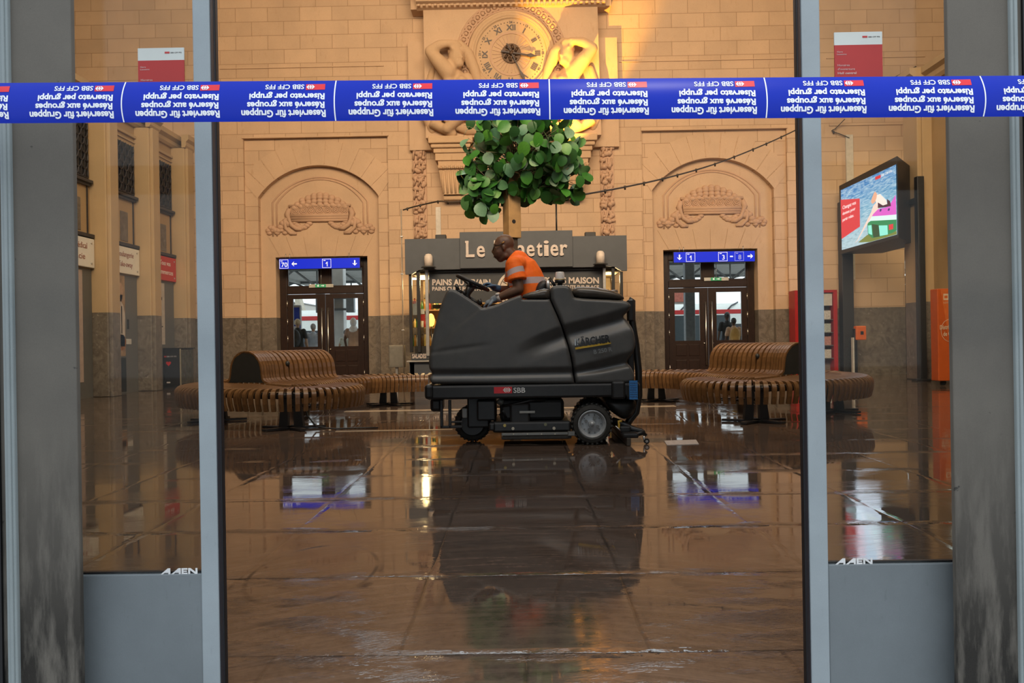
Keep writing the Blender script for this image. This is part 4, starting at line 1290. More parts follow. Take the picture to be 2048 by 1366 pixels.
# fluted corbels under the figures
for s, lab in ((-1, 'fluted stone corbel left of the tree crown'), (1, 'fluted stone corbel right of the tree crown, lit yellow')):
    def P(px): return CX + s * px * kx
    zt, zb = cz(281), cz(402)
    th = thing('corbel', lab, 'corbel', (P(130), DW, zb), 'stone corbels under the figures')
    q = MB()
    q.box((P(78), DW - 0.62, cz(296)), (P(164), DW + 0.05, cz(282)), 0.02)
    q.box((P(82), DW - 0.56, cz(304)), (P(160), DW + 0.05, cz(296)), 0.03)
    q.box((P(86), DW - 0.50, cz(313)), (P(155), DW + 0.05, cz(304)), 0.02)
    q.box((P(89), DW - 0.46, cz(327)), (P(152), DW + 0.05, cz(313)), 0.01)
    q.build('cap', M_carve_y, th)
    q = MB()
    for a, c_, w0, w1, d0, d1 in ((327, 342, 147, 146, .42, .42), (342, 392, 146, 138, .36, .22)):
        pts = [(P(94), cz(a)), (P(w0), cz(a)), (P(w1), cz(c_)), (P(98), cz(c_))]
        q.slab(pts, [], DW - d0, DW + 0.05)
    q.box((P(97), DW - 0.28, cz(402)), (P(139), DW + 0.05, cz(392)), 0.03)
    q.build('shaft', M_carve_y, th)
    q = MB()
    for j in range(6):
        X0 = P(100 + j * 8); q.tube([(X0, DW - 0.38, cz(345)), (X0 - s * 0.03, DW - 0.37, cz(390))], 0.022, 6)
    for j in range(7): q.ell((P(97 + j * 8), DW - 0.42, cz(339)), (0.04, 0.04, 0.05), n=8, m=6)
    q.build('fluting', M_carve_y, th, smooth=True)

# carved fruit strips
for s, px, lab in ((-1, 840, 'vertical strip of carved fruit and leaves left of the kiosk roof'), (1, 1214, 'vertical strip of carved fruit and leaves right of the kiosk roof')):
    X = cxp(px, 360); th = thing('carved_strip', lab, 'relief', (X, DW - 0.02, cz(480)), 'carved fruit strips')
    q = MB(); q.box((X - 0.16, DW - 0.05, cz(482)), (X + 0.16, DW + 0.05, cz(238))); q.build('back_slab', M_carve, th)
    rnd = random.Random(11 + s)
    n = 9
    for j in range(n):
        z0 = cz(478) + (cz(240) - cz(478)) * (j + 0.5) / n
        q = MB()
        for a in range(9):
            q.ell((X + rnd.uniform(-0.11, 0.11), DW - 0.06, z0 + rnd.uniform(-0.13, 0.12)), (rnd.uniform(.05, .09), rnd.uniform(.05, .10), rnd.uniform(.04, .07)), n=8, m=6)
        for a in range(3):
            q.tube([(X - 0.14 + 0.1 * a, DW - 0.07, z0 - 0.13), (X - 0.12 + 0.1 * a + rnd.uniform(-.04, .04), DW - 0.12, z0), (X - 0.1 + 0.1 * a, DW - 0.08, z0 + 0.13)], 0.025, 5)
        q.build('fruit_bundle', M_carve, th, smooth=True)

# ------------------------------------------------------------------ bakery kiosk
YK = 16.6
M_kgrey = mat('kiosk_grey', (0.066, 0.076, 0.094), 0.55, var=0.08, scale=5)
M_kdark = mat('kiosk_dark', (0.040, 0.046, 0.057), 0.55, var=0.08)
M_letter = mat('kiosk_letter', (0.60, 0.52, 0.48), 0.45)
M_alu = mat('aluminium_bar', (0.50, 0.49, 0.47), 0.35, 0.7)
M_kglass = glass('kiosk_glass')


def kp(x, y, Y=YK): return at(x, y, Y)


KX0, KX1 = kp(810, 520).x, kp(1254, 520).x
KZ = lambda py, px=1030: at(px, py, YK).z
zt = KZ(474.5); zf = KZ(536.5); zc_ = KZ(545)
th = thing('bakery_kiosk', 'grey bakery kiosk with raised pale letters against the back wall', 'kiosk', ((KX0 + KX1) / 2, YK, 0))
xa, xb = kp(823, 540).x, kp(1243, 540).x
xa2, xb2 = kp(838, 540).x, kp(1228, 540).x
q = MB()
q.slab([(KX0, zt), (KX1, zt), (KX1, zc_), (xb, zc_), (xb2, zf), (xa2, zf), (xa, zc_), (KX0, zc_)], [], YK, YK + 0.12)
q.box((KX0, YK + 0.1, zf - 0.02), (KX1, DW - 0.2, zt), 0.01)
q.build('fascia', M_kgrey, th)
q = MB(); nx0, nx1 = kp(920, 500).x, kp(1145, 500).x
q.box((nx0, YK - 0.05, KZ(535.5)), (nx1, YK + 0.02, KZ(463)), 0.006); q.build('name_board', M_kgrey, th)
# raised name, seriffed letters; each letter its own piece
Yn = YK - 0.052
zb_ = KZ(513); H = KZ(481) - KZ(513)
name_parts = [('Le', 931, 973), ('Panetier', 987, 1137)]
SER = {'L': [(0.12, 1, 0.42), (0.12, 0, 0.30)], 'P': [(0.12, 1, 0.2), (0.12, 0, 0.42)], 'n': [(0.12, 0, 0.34), (0.8, 0, 0.34), (0.05, .66, .2)], 't': [(0.55, 0, 0.3)], 'i': [(0.5, 0, 0.9), (0.3, .66, .5)], 'r': [(0.2, 0, 0.55), (0.1, .66, .3)]}
for wd, p0, p1 in name_parts:
    X0, X1 = kp(p0, 500).x, kp(p1, 500).x
    wts = {'L': 1.0, 'e': 0.95, 'P': 1.05, 'a': 0.95, 'n': 1.1, 't': 0.7, 'i': 0.6, 'r': 0.85}
    tot = sum(wts[c] for c in wd); x = X0
    for c in wd:
        w = (X1 - X0) * wts[c] / tot
        q = MB()
        q.text(c, (x + w * 0.06, Yn, zb_), (1, 0, 0), (0, 0, 1), height=H, width=w * 0.80, depth=0.035, bold=0.018)
        for fx, fz, fw in SER.get(c, []):
            cw = fw * w * 0.8
            q.box((x + w * (0.06 + 0.8 * fx) - cw / 2, Yn - 0.0345, zb_ + H * fz - (0.045 if fz > 0 else 0.0)), (x + w * (0.06 + 0.8 * fx) + cw / 2, Yn, zb_ + H * fz + (0.0 if fz > 0 else 0.045)), 0.004)
        q.build('raised_letter', M_letter, th); x += w
# sign band
bx0, bx1 = kp(856, 560).x, kp(1208, 560).x
q = MB(); q.box((bx0, YK + 0.16, KZ(603)), (bx1, YK + 0.22, KZ(538)), 0.004); q.build('sign_band', M_kdark, th)
q = MB(); q.box((bx0, YK + 0.10, KZ(541.5)), (bx1, YK + 0.2, KZ(537)), 0.004); q.build('band_rail', M_black, th)
for s_, x0, x1, y0, y1 in (('PAINS AU LEVAIN', 864.5, 981, 570, 558.5), ('PAINS CUITS FOUR A BOIS', 864.5, 985, 581, 573.5), ('PLATS MAISON', 1088, 1198, 566.5, 554.5), ('CUISINES ET FAITS SUR PLACE', 1078, 1198, 577.5, 570.5)):
    Yt = YK + 0.158
    a = at(x0, y0, Yt); c = at(x1, y0, Yt); d = at(x0, y1, Yt)
    q = MB(); q.text(s_, a, (c - a), (0, 0, 1), height=d.z - a.z, width=(c - a).length, depth=0.003, bold=0.035); q.build('lettering', M_letter, th)
# round emblem: a rising sun behind wheat in a cream ring
ec = at(1030, 578, YK + 0.15); er = 36 * YK / FPX
circ = lambda r, n=40, a0=0, a1=2 * PI: [(ec.x + r * math.cos(a0 + (a1 - a0) * i / n), ec.z + r * math.sin(a0 + (a1 - a0) * i / n)) for i in range(n)]
q = MB(); q.slab(circ(er), [], YK + 0.13, YK + 0.16); q.build('emblem_disc', mat('emblem_cream', (0.62, 0.55, 0.48), 0.5), th)
q = MB(); q.slab(circ(er * 0.86), [circ(er * 0.82)], YK + 0.127, YK + 0.131); q.build('emblem_ring', mat('emblem_brown', (0.05, 0.03, 0.02), 0.5), th)
q = MB(); q.slab(circ(er * 0.5), [], YK + 0.127, YK + 0.131)
for j in range(22):
    an = 2 * PI * j / 22; q.slab([(ec.x + er * (.5 * math.cos(an - .08)), ec.z + er * .5 * math.sin(an - .08)), (ec.x + er * .5 * math.cos(an + .08), ec.z + er * .5 * math.sin(an + .08)), (ec.x + er * .74 * math.cos(an), ec.z + er * .74 * math.sin(an))], [], YK + 0.127, YK + 0.131)
q.build('emblem_sun', mat('emblem_gold', (0.55, 0.28, 0.06), 0.5, var=0.3, scale=30), th)
q = MB()
for c, an in (('l', 148), ('e', 132)):
    a_ = math.radians(an); U = Vector((math.cos(a_), 0, math.sin(a_))); R_ = Vector((math.sin(a_), 0, -math.cos(a_)))
    q.text(c, Vector((ec.x, YK + 0.126, ec.z)) + U * er * 0.56, R_, U, height=er * 0.24, depth=0.002, bold=0.03, align='C')
q.build('emblem_lettering', mat('emblem_brown', (0.05, 0.03, 0.02), 0.5), th)
# base, lower band, counter
q = MB(); q.box((KX0 + 0.05, YK + 0.06, 0), (KX1 - 0.05, YK + 0.2, KZ(719)), 0.01)
q.box((KX0 + 0.05, YK + 0.06, 0), (KX0 + 0.15, DW - 0.1, KZ(719))); q.box((KX1 - 0.15, YK + 0.06, 0), (KX1 - 0.05, DW - 0.1, KZ(719)))
q.build('base_panel', M_kgrey, th)
q = MB(); q.box((KX0 + 0.0, YK - 0.02, KZ(721)), (KX1 - 0.0, YK + 0.3, KZ(718.5)), 0.003); q.build('counter_edge', M_alu, th)
q = MB(); q.box((KX0 + 0.09, YK + 0.08, KZ(718)), (KX1 - 0.09, YK + 0.14, KZ(704)), 0.003); q.build('lower_band', M_kdark, th)
x = at(825, 717, YK + 0.078)
for s_, x0, x1 in (('SALADES', 824.5, 852.5), ('TARTES', 862, 890), ('BOISSONS CHAUDES', 900, 975), ('SANDWICHES', 990, 1040), ('GLACES', 1060, 1095), ('PIZZA', 1110, 1140), ('SALADES', 1205, 1240)):
    a = at(x0, 716.5, YK + 0.078); c = at(x1, 716.5, YK + 0.078); d = at(x0, 708, YK + 0.078)
    q = MB(); q.text(s_, a, (1, 0, 0), (0, 0, 1), height=d.z - a.z, width=c.x - a.x, depth=0.002, bold=0.03); q.build('lettering', M_letter, th)
# glazing bars and panes
for nm, x0, x1, y0, y1, m in (('mullion', 819.0, 822.5, 546, 705, M_black), ('mullion', 834.5, 838.5, 538, 705, M_black), ('mullion', 851.8, 855.5, 537, 712, M_alu), ('mullion', 1209, 1212, 535, 712, M_alu), ('mullion', 1226.5, 1230, 535, 705, M_black), ('mullion', 1243, 1246.5, 543, 705, M_black)):
    a = kp(x0, y1); c = kp(x1, y0)
    q = MB(); q.box((a.x, YK + 0.06, a.z), (c.x, YK + 0.14, c.z), 0.004); q.build(nm, m, th)
for x0, x1 in ((822, 835), (838, 852), (1212, 1227), (1230, 1243)):
    a = kp(x0, 705); c = kp(x1, 537); q = MB(); q.box((a.x, YK + 0.095, a.z), (c.x, YK + 0.10, c.z)); q.build('pane', M_kglass, th)
# interior shell
M_kin = mat('kiosk_interior', (0.66, 0.50, 0.30), 0.7, var=0.08)
q = MB(); q.box((KX0 + 0.12, DW - 0.30, 0.1), (KX1 - 0.12, DW - 0.24, zt - 0.1)); q.build('back_panel', M_kin, th)
q = MB(); q.box((KX0 + 0.12, YK + 0.3, zf - 0.08), (KX1 - 0.12, DW - 0.25, zf - 0.04)); q.build('soffit', M_kin, th)
q = MB(); q.box((KX0 + 0.15, YK + 0.2, 0.05), (KX1 - 0.15, DW - 0.3, 0.85)); q.build('counter', mat('counter_dark', (0.04, 0.03, 0.025), 0.4), th)
for j, z in enumerate((1.25, 1.65, 2.05)):
    q = MB(); q.box((KX0 + 0.2, DW - 0.75, z), (KX1 - 0.2, DW - 0.31, z + 0.03)); q.build('shelf', mat('shelf_wood', (0.30, 0.17, 0.07), 0.5), th)
q = MB(); q.box((kp(858, 605).x, YK + 0.6, KZ(612)), (kp(1205, 605).x, YK + 0.66, KZ(604))); q.build('menu_strip', mat('menu_brown', (0.045, 0.03, 0.02), 0.5), th)
a = at(951, 611, YK + 0.59); c = at(970, 611, YK + 0.59); d = at(951, 606, YK + 0.59)
q = MB(); q.text('VAIS F', a, (1, 0, 0), (0, 0, 1), height=d.z - a.z, width=c.x - a.x, depth=0.002, bold=0.03); q.build('menu_lettering', mat('letter_amber', (0.7, 0.38, 0.12), 0.5), th)
for k_, xx in enumerate((kp(836, 600).x, kp(870, 600).x, 0.0, kp(1228, 600).x)):
    l = bpy.data.lights.new('kiosk_lamp', 'POINT'); l.energy = (26, 30, 40, 26)[k_]; l.color = (1.0, 0.70, 0.34); l.shadow_soft_size = 0.08
    o = bpy.data.objects.new('kiosk_lamp', l); COL.objects.link(o); o.location = (xx, YK + 0.9, zf - 0.2)
q = MB()
for xx in (kp(833, 600).x, kp(872, 600).x): q.box((xx - 0.25, YK + 0.88, zf - 0.13), (xx + 0.25, YK + 0.96, zf - 0.09), 0.01)
q.build('ceiling_tube', glow('warm_tube', (1.0, 0.85, 0.6), 5.0), th)

# goods seen through the glass
bot = []
rnd = random.Random(5)
cols = [(0.05, 0.16, 0.05), (0.35, 0.18, 0.03), (0.5, 0.5, 0.45), (0.30, 0.03, 0.02), (0.10, 0.06, 0.02), (0.55, 0.40, 0.12)]
nb = 0
for z, y in ((0.85, YK + 0.45), (1.28, DW - 0.55), (1.68, DW - 0.55)):
    for px in list(range(825, 880, 5)) + list(range(1213, 1243, 6)):
        X = at(px, 650, y).x; c = cols[nb % 6]; h = rnd.uniform(0.2, 0.28); r = 0.032
        t_ = thing('bottle', '%s bottle on the %s of the kiosk, seen through the %s glass' % (('green', 'amber', 'pale', 'red', 'brown', 'yellow')[nb % 6], ('counter', 'lower shelf', 'upper shelf')[(0.85, 1.28, 1.68).index(z)], 'left' if px < 1000 else 'right'), 'bottle', (X, y, z), 'bottles inside the kiosk')
        q = MB(); q.lathe([(r * .9, 0), (r, 0.01), (r, h * .6), (r * .45, h * .78), (r * .4, h * .95)], Matrix.Translation((X, y, z)), 12); q.build('glass_body', mat('bottle_%d' % (nb % 6), c, 0.2), t_)
        q = MB(); q.lathe([(r * .48, h * .94), (r * .48, h)], Matrix.Translation((X, y, z)), 10); q.build('cap', M_black, t_)
        nb += 1
th2 = thing('poster', 'small red and white notice inside the left kiosk window', 'poster', (kp(845, 640).x, YK + 0.3, 1.2))
q = MB(); a = at(841, 642, YK + .3); c = at(850, 629, YK + .3); q.box((a.x, YK + .3, a.z), (c.x, YK + .31, c.z)); q.build('red_sheet', M_red_sign, th2)
q = MB(); a = at(838, 628, YK + .3); c = at(849, 618, YK + .3); q.box((a.x, YK + .3, a.z), (c.x, YK + .31, c.z)); q.build('white_sheet', M_white_sign, th2)
th2 = thing('poster', 'grey notice with red lettering at the outer left kiosk pane', 'poster', (kp(828, 640).x, YK + 0.35, 1.3))
q = MB(); a = at(823, 630, YK + .35); c = at(834, 602, YK + .35); q.box((a.x, YK + .35, a.z), (c.x, YK + .36, c.z)); q.build('sheet', mat('sheet_grey', (0.40, 0.42, 0.44), 0.5), th2)
a = at(823.5, 607, YK + .348); c = at(833, 607, YK + .348)
q = MB(); q.text('EST', a, (1, 0, 0), (0, 0, 1), width=c.x - a.x, height=0.045, depth=.002, bold=.03); q.build('lettering', M_red_sign, th2)
th2 = thing('table_lamp', 'glowing amber lamp on the kiosk counter beside the left mullion', 'lamp', (kp(862, 645).x, YK + 0.7, 1.25))
c = at(862, 640, YK + 0.7); q = MB(); q.lathe([(0.03, -0.14), (0.07, -0.10), (0.085, 0.0), (0.06, 0.10), (0.02, 0.14)], Matrix.Translation(c), 14); q.build('shade', glow('amber_lamp', (1.0, 0.48, 0.10), 2.2), th2)
q = MB(); q.cyl((c.x, c.y, 0.85), (c.x, c.y, c.z - 0.13), 0.02, 0.012); q.build('stem', M_black, th2)

# wall lamps and floodlights on the kiosk
M_dome = mat('lamp_opal', (0.66, 0.58, 0.52), 0.5)
for px, py, lab in ((857, 530, 'opal dome lamp on the left of the kiosk fascia'), (1201, 524, 'opal dome lamp on the right of the kiosk fascia')):
    c = at(px, py, YK - 0.12); t_ = thing('dome_lamp', lab, 'lamp', c, 'dome lamps on the kiosk')
    q = MB(); q.lathe([(0.0, -0.02), (0.088, -0.02), (0.09, 0.12), (0.085, 0.18), (0.055, 0.225), (0.0, 0.235)], Matrix.Translation(c), 20); q.build('dome', M_dome, t_)
    q = MB(); q.lathe([(0.0, -0.06), (0.16, -0.05), (0.12, -0.025), (0.0, -0.02)], Matrix.Translation(c), 20); q.box((c.x - 0.05, c.y, c.z - 0.06), (c.x + 0.05, YK + 0.02, c.z - 0.03)); q.build('tray', mat('lamp_tray', (0.06, 0.06, 0.06), 0.5), t_)
for px, py, lab in ((882, 473, 'small black floodlight on the left of the kiosk roof'), (1180, 467, 'small black floodlight on the right of the kiosk roof')):
    c = at(px, py, YK + 0.5); c.z = zt + 0.09; t_ = thing('floodlight', lab, 'lamp', c, 'floodlights on the kiosk roof')
    q = MB(); q.box((c.x - 0.115, c.y - 0.08, c.z - 0.045), (c.x + 0.115, c.y + 0.08, c.z + 0.05), 0.012); q.build('housing', M_black, t_)
    q = MB(); q.box((c.x - 0.12, c.y - 0.015, zt - 0.0), (c.x - 0.105, c.y + 0.015, c.z)); q.box((c.x + 0.105, c.y - 0.015, zt), (c.x + 0.12, c.y + 0.015, c.z)); q.build('yoke', M_black, t_)
fl = at(1112, 392, 16.9)
th = thing('floodlight', 'floodlight on a pole behind the tree crown, lighting the right stone figure', 'lamp', fl)
q = MB(); q.box((fl.x - .09, fl.y - .07, fl.z - .12), (fl.x + .09, fl.y + .07, fl.z - .05), .012); q.build('housing', M_black, th)
q = MB(); q.cyl((fl.x, fl.y, zt - .01), (fl.x, fl.y, fl.z - .1), .018, n=8); q.build('pole', M_black, th)
spot('floodlight_beam', fl, at(1158, 78, DW - 0.2), 3500, (1.0, 0.50, 0.055), 41, 0.6, 0.04)

# ------------------------------------------------------------------ slatted timber benches
def wood_material():
    t = NT('bench_wood')
    p = t.pos(); x, y, z = t.sep(p)
    isl = t.n('ShaderNodeNewGeometry').outputs['Random Per Island']
    g = t.noise(9, t.comb(t.math('MULTIPLY', x, 6.0), t.math('MULTIPLY', y, 6.0), t.math('MULTIPLY', z, 1.0)), 6, 0.65)
    c = t.mix(t.rng(g, 0.3, 0.7), (0.080, 0.037, 0.013), (0.165, 0.082, 0.029))
    k = t.rng(isl, 0, 1, 0.82, 1.12)
    mm = t.n('ShaderNodeMix', data_type='RGBA', blend_type='MULTIPLY'); mm.inputs[0].default_value = 1.0
    t.l(c, mm.inputs[6]); t.l(k, mm.inputs[7])
    t.set(mm.outputs[2], 0.34)
    return t.m


M_wslat = wood_material()
M_bdark = mat('bench_end_black', (0.012, 0.014, 0.014), 0.5, var=0.15)
SEAT = 0.455


def strip_along(q, pts, w, th=0.028, side=None):
    """bent plywood strip: rectangular section following pts"""
    m = len(pts); rings = []
    ws = w if isinstance(w, (list, tuple)) else [w] * m
    for i in range(m):
        d = (pts[min(i + 1, m - 1)] - pts[max(i - 1, 0)]).normalized()
        n = side; u = n.cross(d).normalized()
        p = pts[i]; h = ws[i] / 2
        rings.append([p + n * h, p - n * h, p - n * h - u * th, p + n * h - u * th])
    q.loft(rings, True, False, False)


def seat_profile(L, skirt=0.24, r=0.085):
    pr = [(0.0, SEAT - 0.004), (L * 0.5, SEAT - 0.012), (L - r - 0.03, SEAT)]
    for k in range(1, 9):
        a = PI / 2 * k / 8 * 1.05; pr.append((L - r + r * math.sin(a), SEAT - r + r * math.cos(a)))
    pr += [(L - 0.008, SEAT - 0.16), (L - 0.03, SEAT - skirt)]
    return pr


def slat(q, inner, outer, w0, w1, double=False):
    i_, o_ = Vector((inner[0], inner[1], 0)), Vector((outer[0], outer[1], 0))
    d = o_ - i_; L = d.length; d.normalize(); n = Vector((0, 0, 1)).cross(d)
    if double:
        c = (i_ + o_) / 2; pr = seat_profile(L / 2)
        pts = [c - d * a + Vector((0, 0, z)) for a, z in reversed(pr)][:-1] + [c + d * a + Vector((0, 0, z)) for a, z in pr]
        strip_along(q, pts, w1, side=-n)
    else:
        pr = seat_profile(L); m = len(pr)
        pts = [i_ + d * a + Vector((0, 0, z)) for a, z in pr]
        strip_along(q, pts, [w0 + (w1 - w0) * min(1, a / max(L, 1e-3)) for a, z in pr], side=-n)


def curve_pts(ctrl, n):
    """n points evenly spaced along a smooth curve through ctrl"""
    P = [Vector((p[0], p[1], 0)) for p in ctrl]
    P = [P[0] * 2 - P[1]] + P + [P[-1] * 2 - P[-2]]
    fine = []
    for k in range(1, len(P) - 2):
        a, b_, c, d = P[k - 1:k + 3]
        for t_ in range(20):
            t = t_ / 20; fine.append(0.5 * ((2 * b_) + (c - a) * t + (2 * a - 5 * b_ + 4 * c - d) * t * t + (3 * b_ - a - 3 * c + d) * t ** 3))
    fine.append(P[-2])
    L = [0]
    for k in range(1, len(fine)): L.append(L[-1] + (fine[k] - fine[k - 1]).length)
    out = []; j = 0
    for k in range(n):
        s = L[-1] * k / (n - 1)
        while j < len(L) - 2 and L[j + 1] < s: j += 1
        f = (s - L[j]) / max(L[j + 1] - L[j], 1e-9); v = fine[j].lerp(fine[j + 1], min(1, f)); out.append((v.x, v.y))
    return out


def bench(sx, lab):
    def m(p): return (p[0] * sx + (0.04 if sx < 0 else 0.0), p[1])
    P = m((-2.60, 9.15))
    th = thing('slatted_bench', lab, 'bench', (P[0], P[1], 0), 'curved slatted benches')
    q = MB()
    n = 30                                            # front fan round its pivot
    for k in range(n):
        a = math.radians(58 - 180 * k / (n - 1))
        i_ = (-2.60 + 0.27 * math.cos(a), 9.15 + 0.27 * math.sin(a)); o_ = (-2.60 + 0.80 * math.cos(a), 9.15 + 0.80 * math.sin(a))
        slat(q, m(i_), m(o_), 0.021, 0.049)
    n = 34                                            # left wrap round the end of the backrest
    I = curve_pts([(-2.70, 8.98), (-3.02, 9.42), (-3.28, 9.80), (-3.62, 10.02), (-3.86, 10.30), (-3.92, 10.62)], n)
    O = curve_pts([(-3.06, 8.48), (-3.45, 8.66), (-3.88, 9.02), (-4.16, 9.52), (-4.30, 10.12), (-4.28, 10.80)], n)
    for k in range(n): slat(q, m(I[k]), m(O[k]), 0.035, 0.055)
    n = 26                                            # inner seat between backrest and the hollow curve
    I = curve_pts([(-2.72, 9.32), (-3.10, 9.78), (-3.20, 10.20), (-2.86, 10.85), (-2.60, 11.35)], n)
    O = curve_pts([(-2.62, 9.34), (-2.50, 9.70), (-2.44, 10.15), (-2.36, 10.65), (-2.12, 11.10)], n)
    for k in range(1, n): slat(q, m(I[k]), m(O[k]), 0.05, 0.05)
    n = 15                                            # far end running on to the tree
    I = curve_pts([(-2.95, 12.0), (-2.4, 12.30), (-1.9, 12.40), (-1.40, 12.42)], n)
    O = curve_pts([(-2.12, 11.20), (-1.95, 11.36), (-1.70, 11.46), (-1.36, 11.48)], n)
    for k in range(n): slat(q, m(I[k]), m(O[k]), 0.05, 0.05, True)
    n = 16                                            # back seat behind the backrest
    I = curve_pts([(-3.95, 10.72), (-3.62, 11.3), (-3.30, 11.85)], n); O = curve_pts([(-4.34, 10.9), (-4.1, 11.6), (-3.7, 12.35)], n)
    for k in range(n): slat(q, m(I[k]), m(O[k]), 0.05, 0.05)
    q.build('seat_slats', M_wslat, th)
    # backrest: strips arched over its axis
    A, B = Vector((-3.56, 10.32, 0)), Vector((-2.93, 11.52, 0))
    ax = (B - A).normalized(); rt = Vector((ax.y, -ax.x, 0))
    q = MB(); ns = 18
    prof = [(0.42, SEAT - 0.004), (0.36, SEAT + 0.002), (0.325, SEAT + 0.016), (0.302, SEAT + 0.045), (0.292, SEAT + 0.09), (0.286, SEAT + 0.15), (0.274, SEAT + 0.21), (0.250, SEAT + 0.265), (0.212, SEAT + 0.315), (0.155, SEAT + 0.358), (0.08, SEAT + 0.388), (0.0, SEAT + 0.397)]
    prof = prof + [(-a, z) for a, z in reversed(prof[:-1])]
    fr = [0.0, .035, .07, .105, .14, .185] + [.245 + .755 * k / (ns - 7) for k in range(ns - 6)]
    for f in fr:
        w = 0.040 if f < 0.15 else 0.062
        c = A.lerp(B, f)
        pts = [c + rt * a + Vector((0, 0, z)) for a, z in prof]
        pts = [Vector((m((p.x, p.y))[0], p.y, p.z)) for p in pts]
        s_ = Vector((ax.x * sx, ax.y, 0))
        strip_along(q, pts if sx > 0 else list(reversed(pts)), w, 0.03, side=s_ if sx > 0 else s_)
    q.build('backrest_slats', M_wslat, th)
    q = MB()
    outl = [(a * 0.93, z - 0.015) for a, z in prof[1:-1]]
    c = A - ax * 0.02
    ring = []
    for dd in (0.0, 0.04): ring.append([Vector((m(((c + ax * dd + rt * a).x, 0))[0], (c + ax * dd + rt * a).y, z)) for a, z in outl])
    q.loft(ring, True, False, False); q.build('end_panel', M_bdark, th)
    q = MB(); k_ = A.lerp(B, 0.33) + rt * 0.282; kk = m((k_.x, k_.y)); q.ell((kk[0], kk[1], SEAT + 0.22), (0.03, 0.03, 0.035)); q.build('plug', M_bdark, th)
    # under frame and feet
    q = MB()
    for ctr in (curve_pts([(-2.15, 9.3), (-2.35, 8.8), (-2.75, 8.7), (-3.4, 9.1), (-3.9, 9.9), (-3.95, 10.6)], 24), curve_pts([(-2.75, 9.7), (-2.7, 10.6), (-2.3, 11.5), (-1.5, 11.95)], 20)):
        q.tube([Vector((*m(p), SEAT - 0.09)) for p in ctr], 0.035, 6)
    q.build('frame', M_black, th)
    for (px_, py_) in ((-2.52, 8.72), (-3.75, 9.75), (-1.98, 11.9), (-3.3, 11.9)):
        c = m((px_, py_)); q = MB()
        for s in (-1, 1):
            q.slab([(c[0] - 0.05 + s * 0.085, 0.03), (c[0] + 0.05 + s * 0.085, 0.03), (c[0] + 0.035 + s * 0.06, SEAT - 0.07), (c[0] - 0.035 + s * 0.06, SEAT - 0.07)], [], c[1] - 0.04, c[1] + 0.04)
        q.box((c[0] - 0.17, c[1] - 0.05, SEAT - 0.10), (c[0] + 0.17, c[1] + 0.05, SEAT - 0.06), 0.01)
        q.build('leg', M_black, th)
        q = MB()
        for a in range(5):
            an = 2 * PI * a / 5 + 0.3; e = Vector((math.cos(an), math.sin(an), 0)); n_ = Vector((-e.y, e.x, 0)); C_ = Vector((c[0], c[1], 0))
            q.slab([((C_ + n_ * .07).x, (C_ + n_ * .07).y), ((C_ - n_ * .07).x, (C_ - n_ * .07).y), ((C_ + e * .36 - n_ * .035).x, (C_ + e * .36 - n_ * .035).y), ((C_ + e * .36 + n_ * .035).x, (C_ + e * .36 + n_ * .035).y)], [], 0.006, 0.028, 'z')
        q.build('foot_plate', M_black, th)
    return th


bench(1, 'curved slatted timber bench left of the scrubber')
bench(-1, 'curved slatted timber bench right of the scrubber')
th = thing('power_cable', 'thin black cable trailing from under the left bench to the floor', 'cable', (-2.4, 8.6, 0))
q = MB(); q.tube([(-2.38, 8.74, 0.28), (-2.33, 8.68, 0.14), (-2.22, 8.6, 0.03), (-2.0, 8.55, 0.012), (-1.8, 8.62, 0.011), (-1.55, 8.6, 0.011)], 0.009, 6); q.build('cord', M_black, th)

# ------------------------------------------------------------------ artificial tree
def leaf_material():
    t = NT('round_leaf')
    g = t.n('ShaderNodeNewGeometry'); isl = g.outputs['Random Per Island']
    c = t.ramp(isl, [(0.0, (0.012, 0.055, 0.014)), (0.3, (0.020, 0.105, 0.018)), (0.55, (0.045, 0.200, 0.020)), (0.72, (0.075, 0.22, 0.028)), (0.86, (0.06, 0.17, 0.10)), (1.0, (0.17, 0.30, 0.19))])
    c = t.mix(t.rng(t.noise(45, g.outputs['Position'], 3), 0.4, 0.7, 0, 0.25), c, (0.015, 0.07, 0.015))
    c = t.mix(t.math('MULTIPLY', g.outputs['Backfacing'], 0.5), c, (0.15, 0.28, 0.15))
    t.set(c, 0.45)
    return t.m


M_leaf = leaf_material()
YTR = 11.5
TB = at(1028, 700, YTR); kt = YTR / FPX
th = thing('artificial_tree', 'tree with big round green leaves and a square timber trunk behind the scrubber', 'tree', (TB.x, YTR, 0))
tz0, tz1 = at(1024, 477, YTR).z, at(1024, 395, YTR).z
M = Matrix.Translation((TB.x, YTR, 0)) @ Matrix.Rotation(math.radians(28), 4, 'Z')
w = 0.098
q = MB(); q.box((-w, -w, tz0), (w, w, tz1 + 0.5), 0.008, M=M); q.build('trunk', mat('trunk_timber', (0.33, 0.20, 0.085), 0.6, var=0.2, scale=7), th)
q = MB(); q.box((-w * .62, -w * .62, 0.0), (w * .62, w * .62, tz0 + 0.02), 0.006, M=M); q.box((-0.35, -0.35, 0.0), (0.35, 0.35, 0.03), 0.01, M=M); q.build('steel_post', mat('post_dark', (0.05, 0.035, 0.025), 0.5), th)
h = at(1020, 443, YTR - 0.1); q = MB(); q.cyl(M @ Vector((-0.02, -w - 0.002, h.z)), M @ Vector((-0.02, -w + 0.05, h.z)), 0.03, n=16); q.build('bolt_hole', M_black, th)
rnd = random.Random(42)
ELL = [((1046, 290), (118, 108), 0.50), ((968, 375), (52, 68), 0.26), ((1128, 358), (54, 58), 0.24), ((1042, 362), (48, 44), 0.24)]
twigs = MB(); leaves = MB()
top = Vector((TB.x, YTR, tz1 + 0.1))


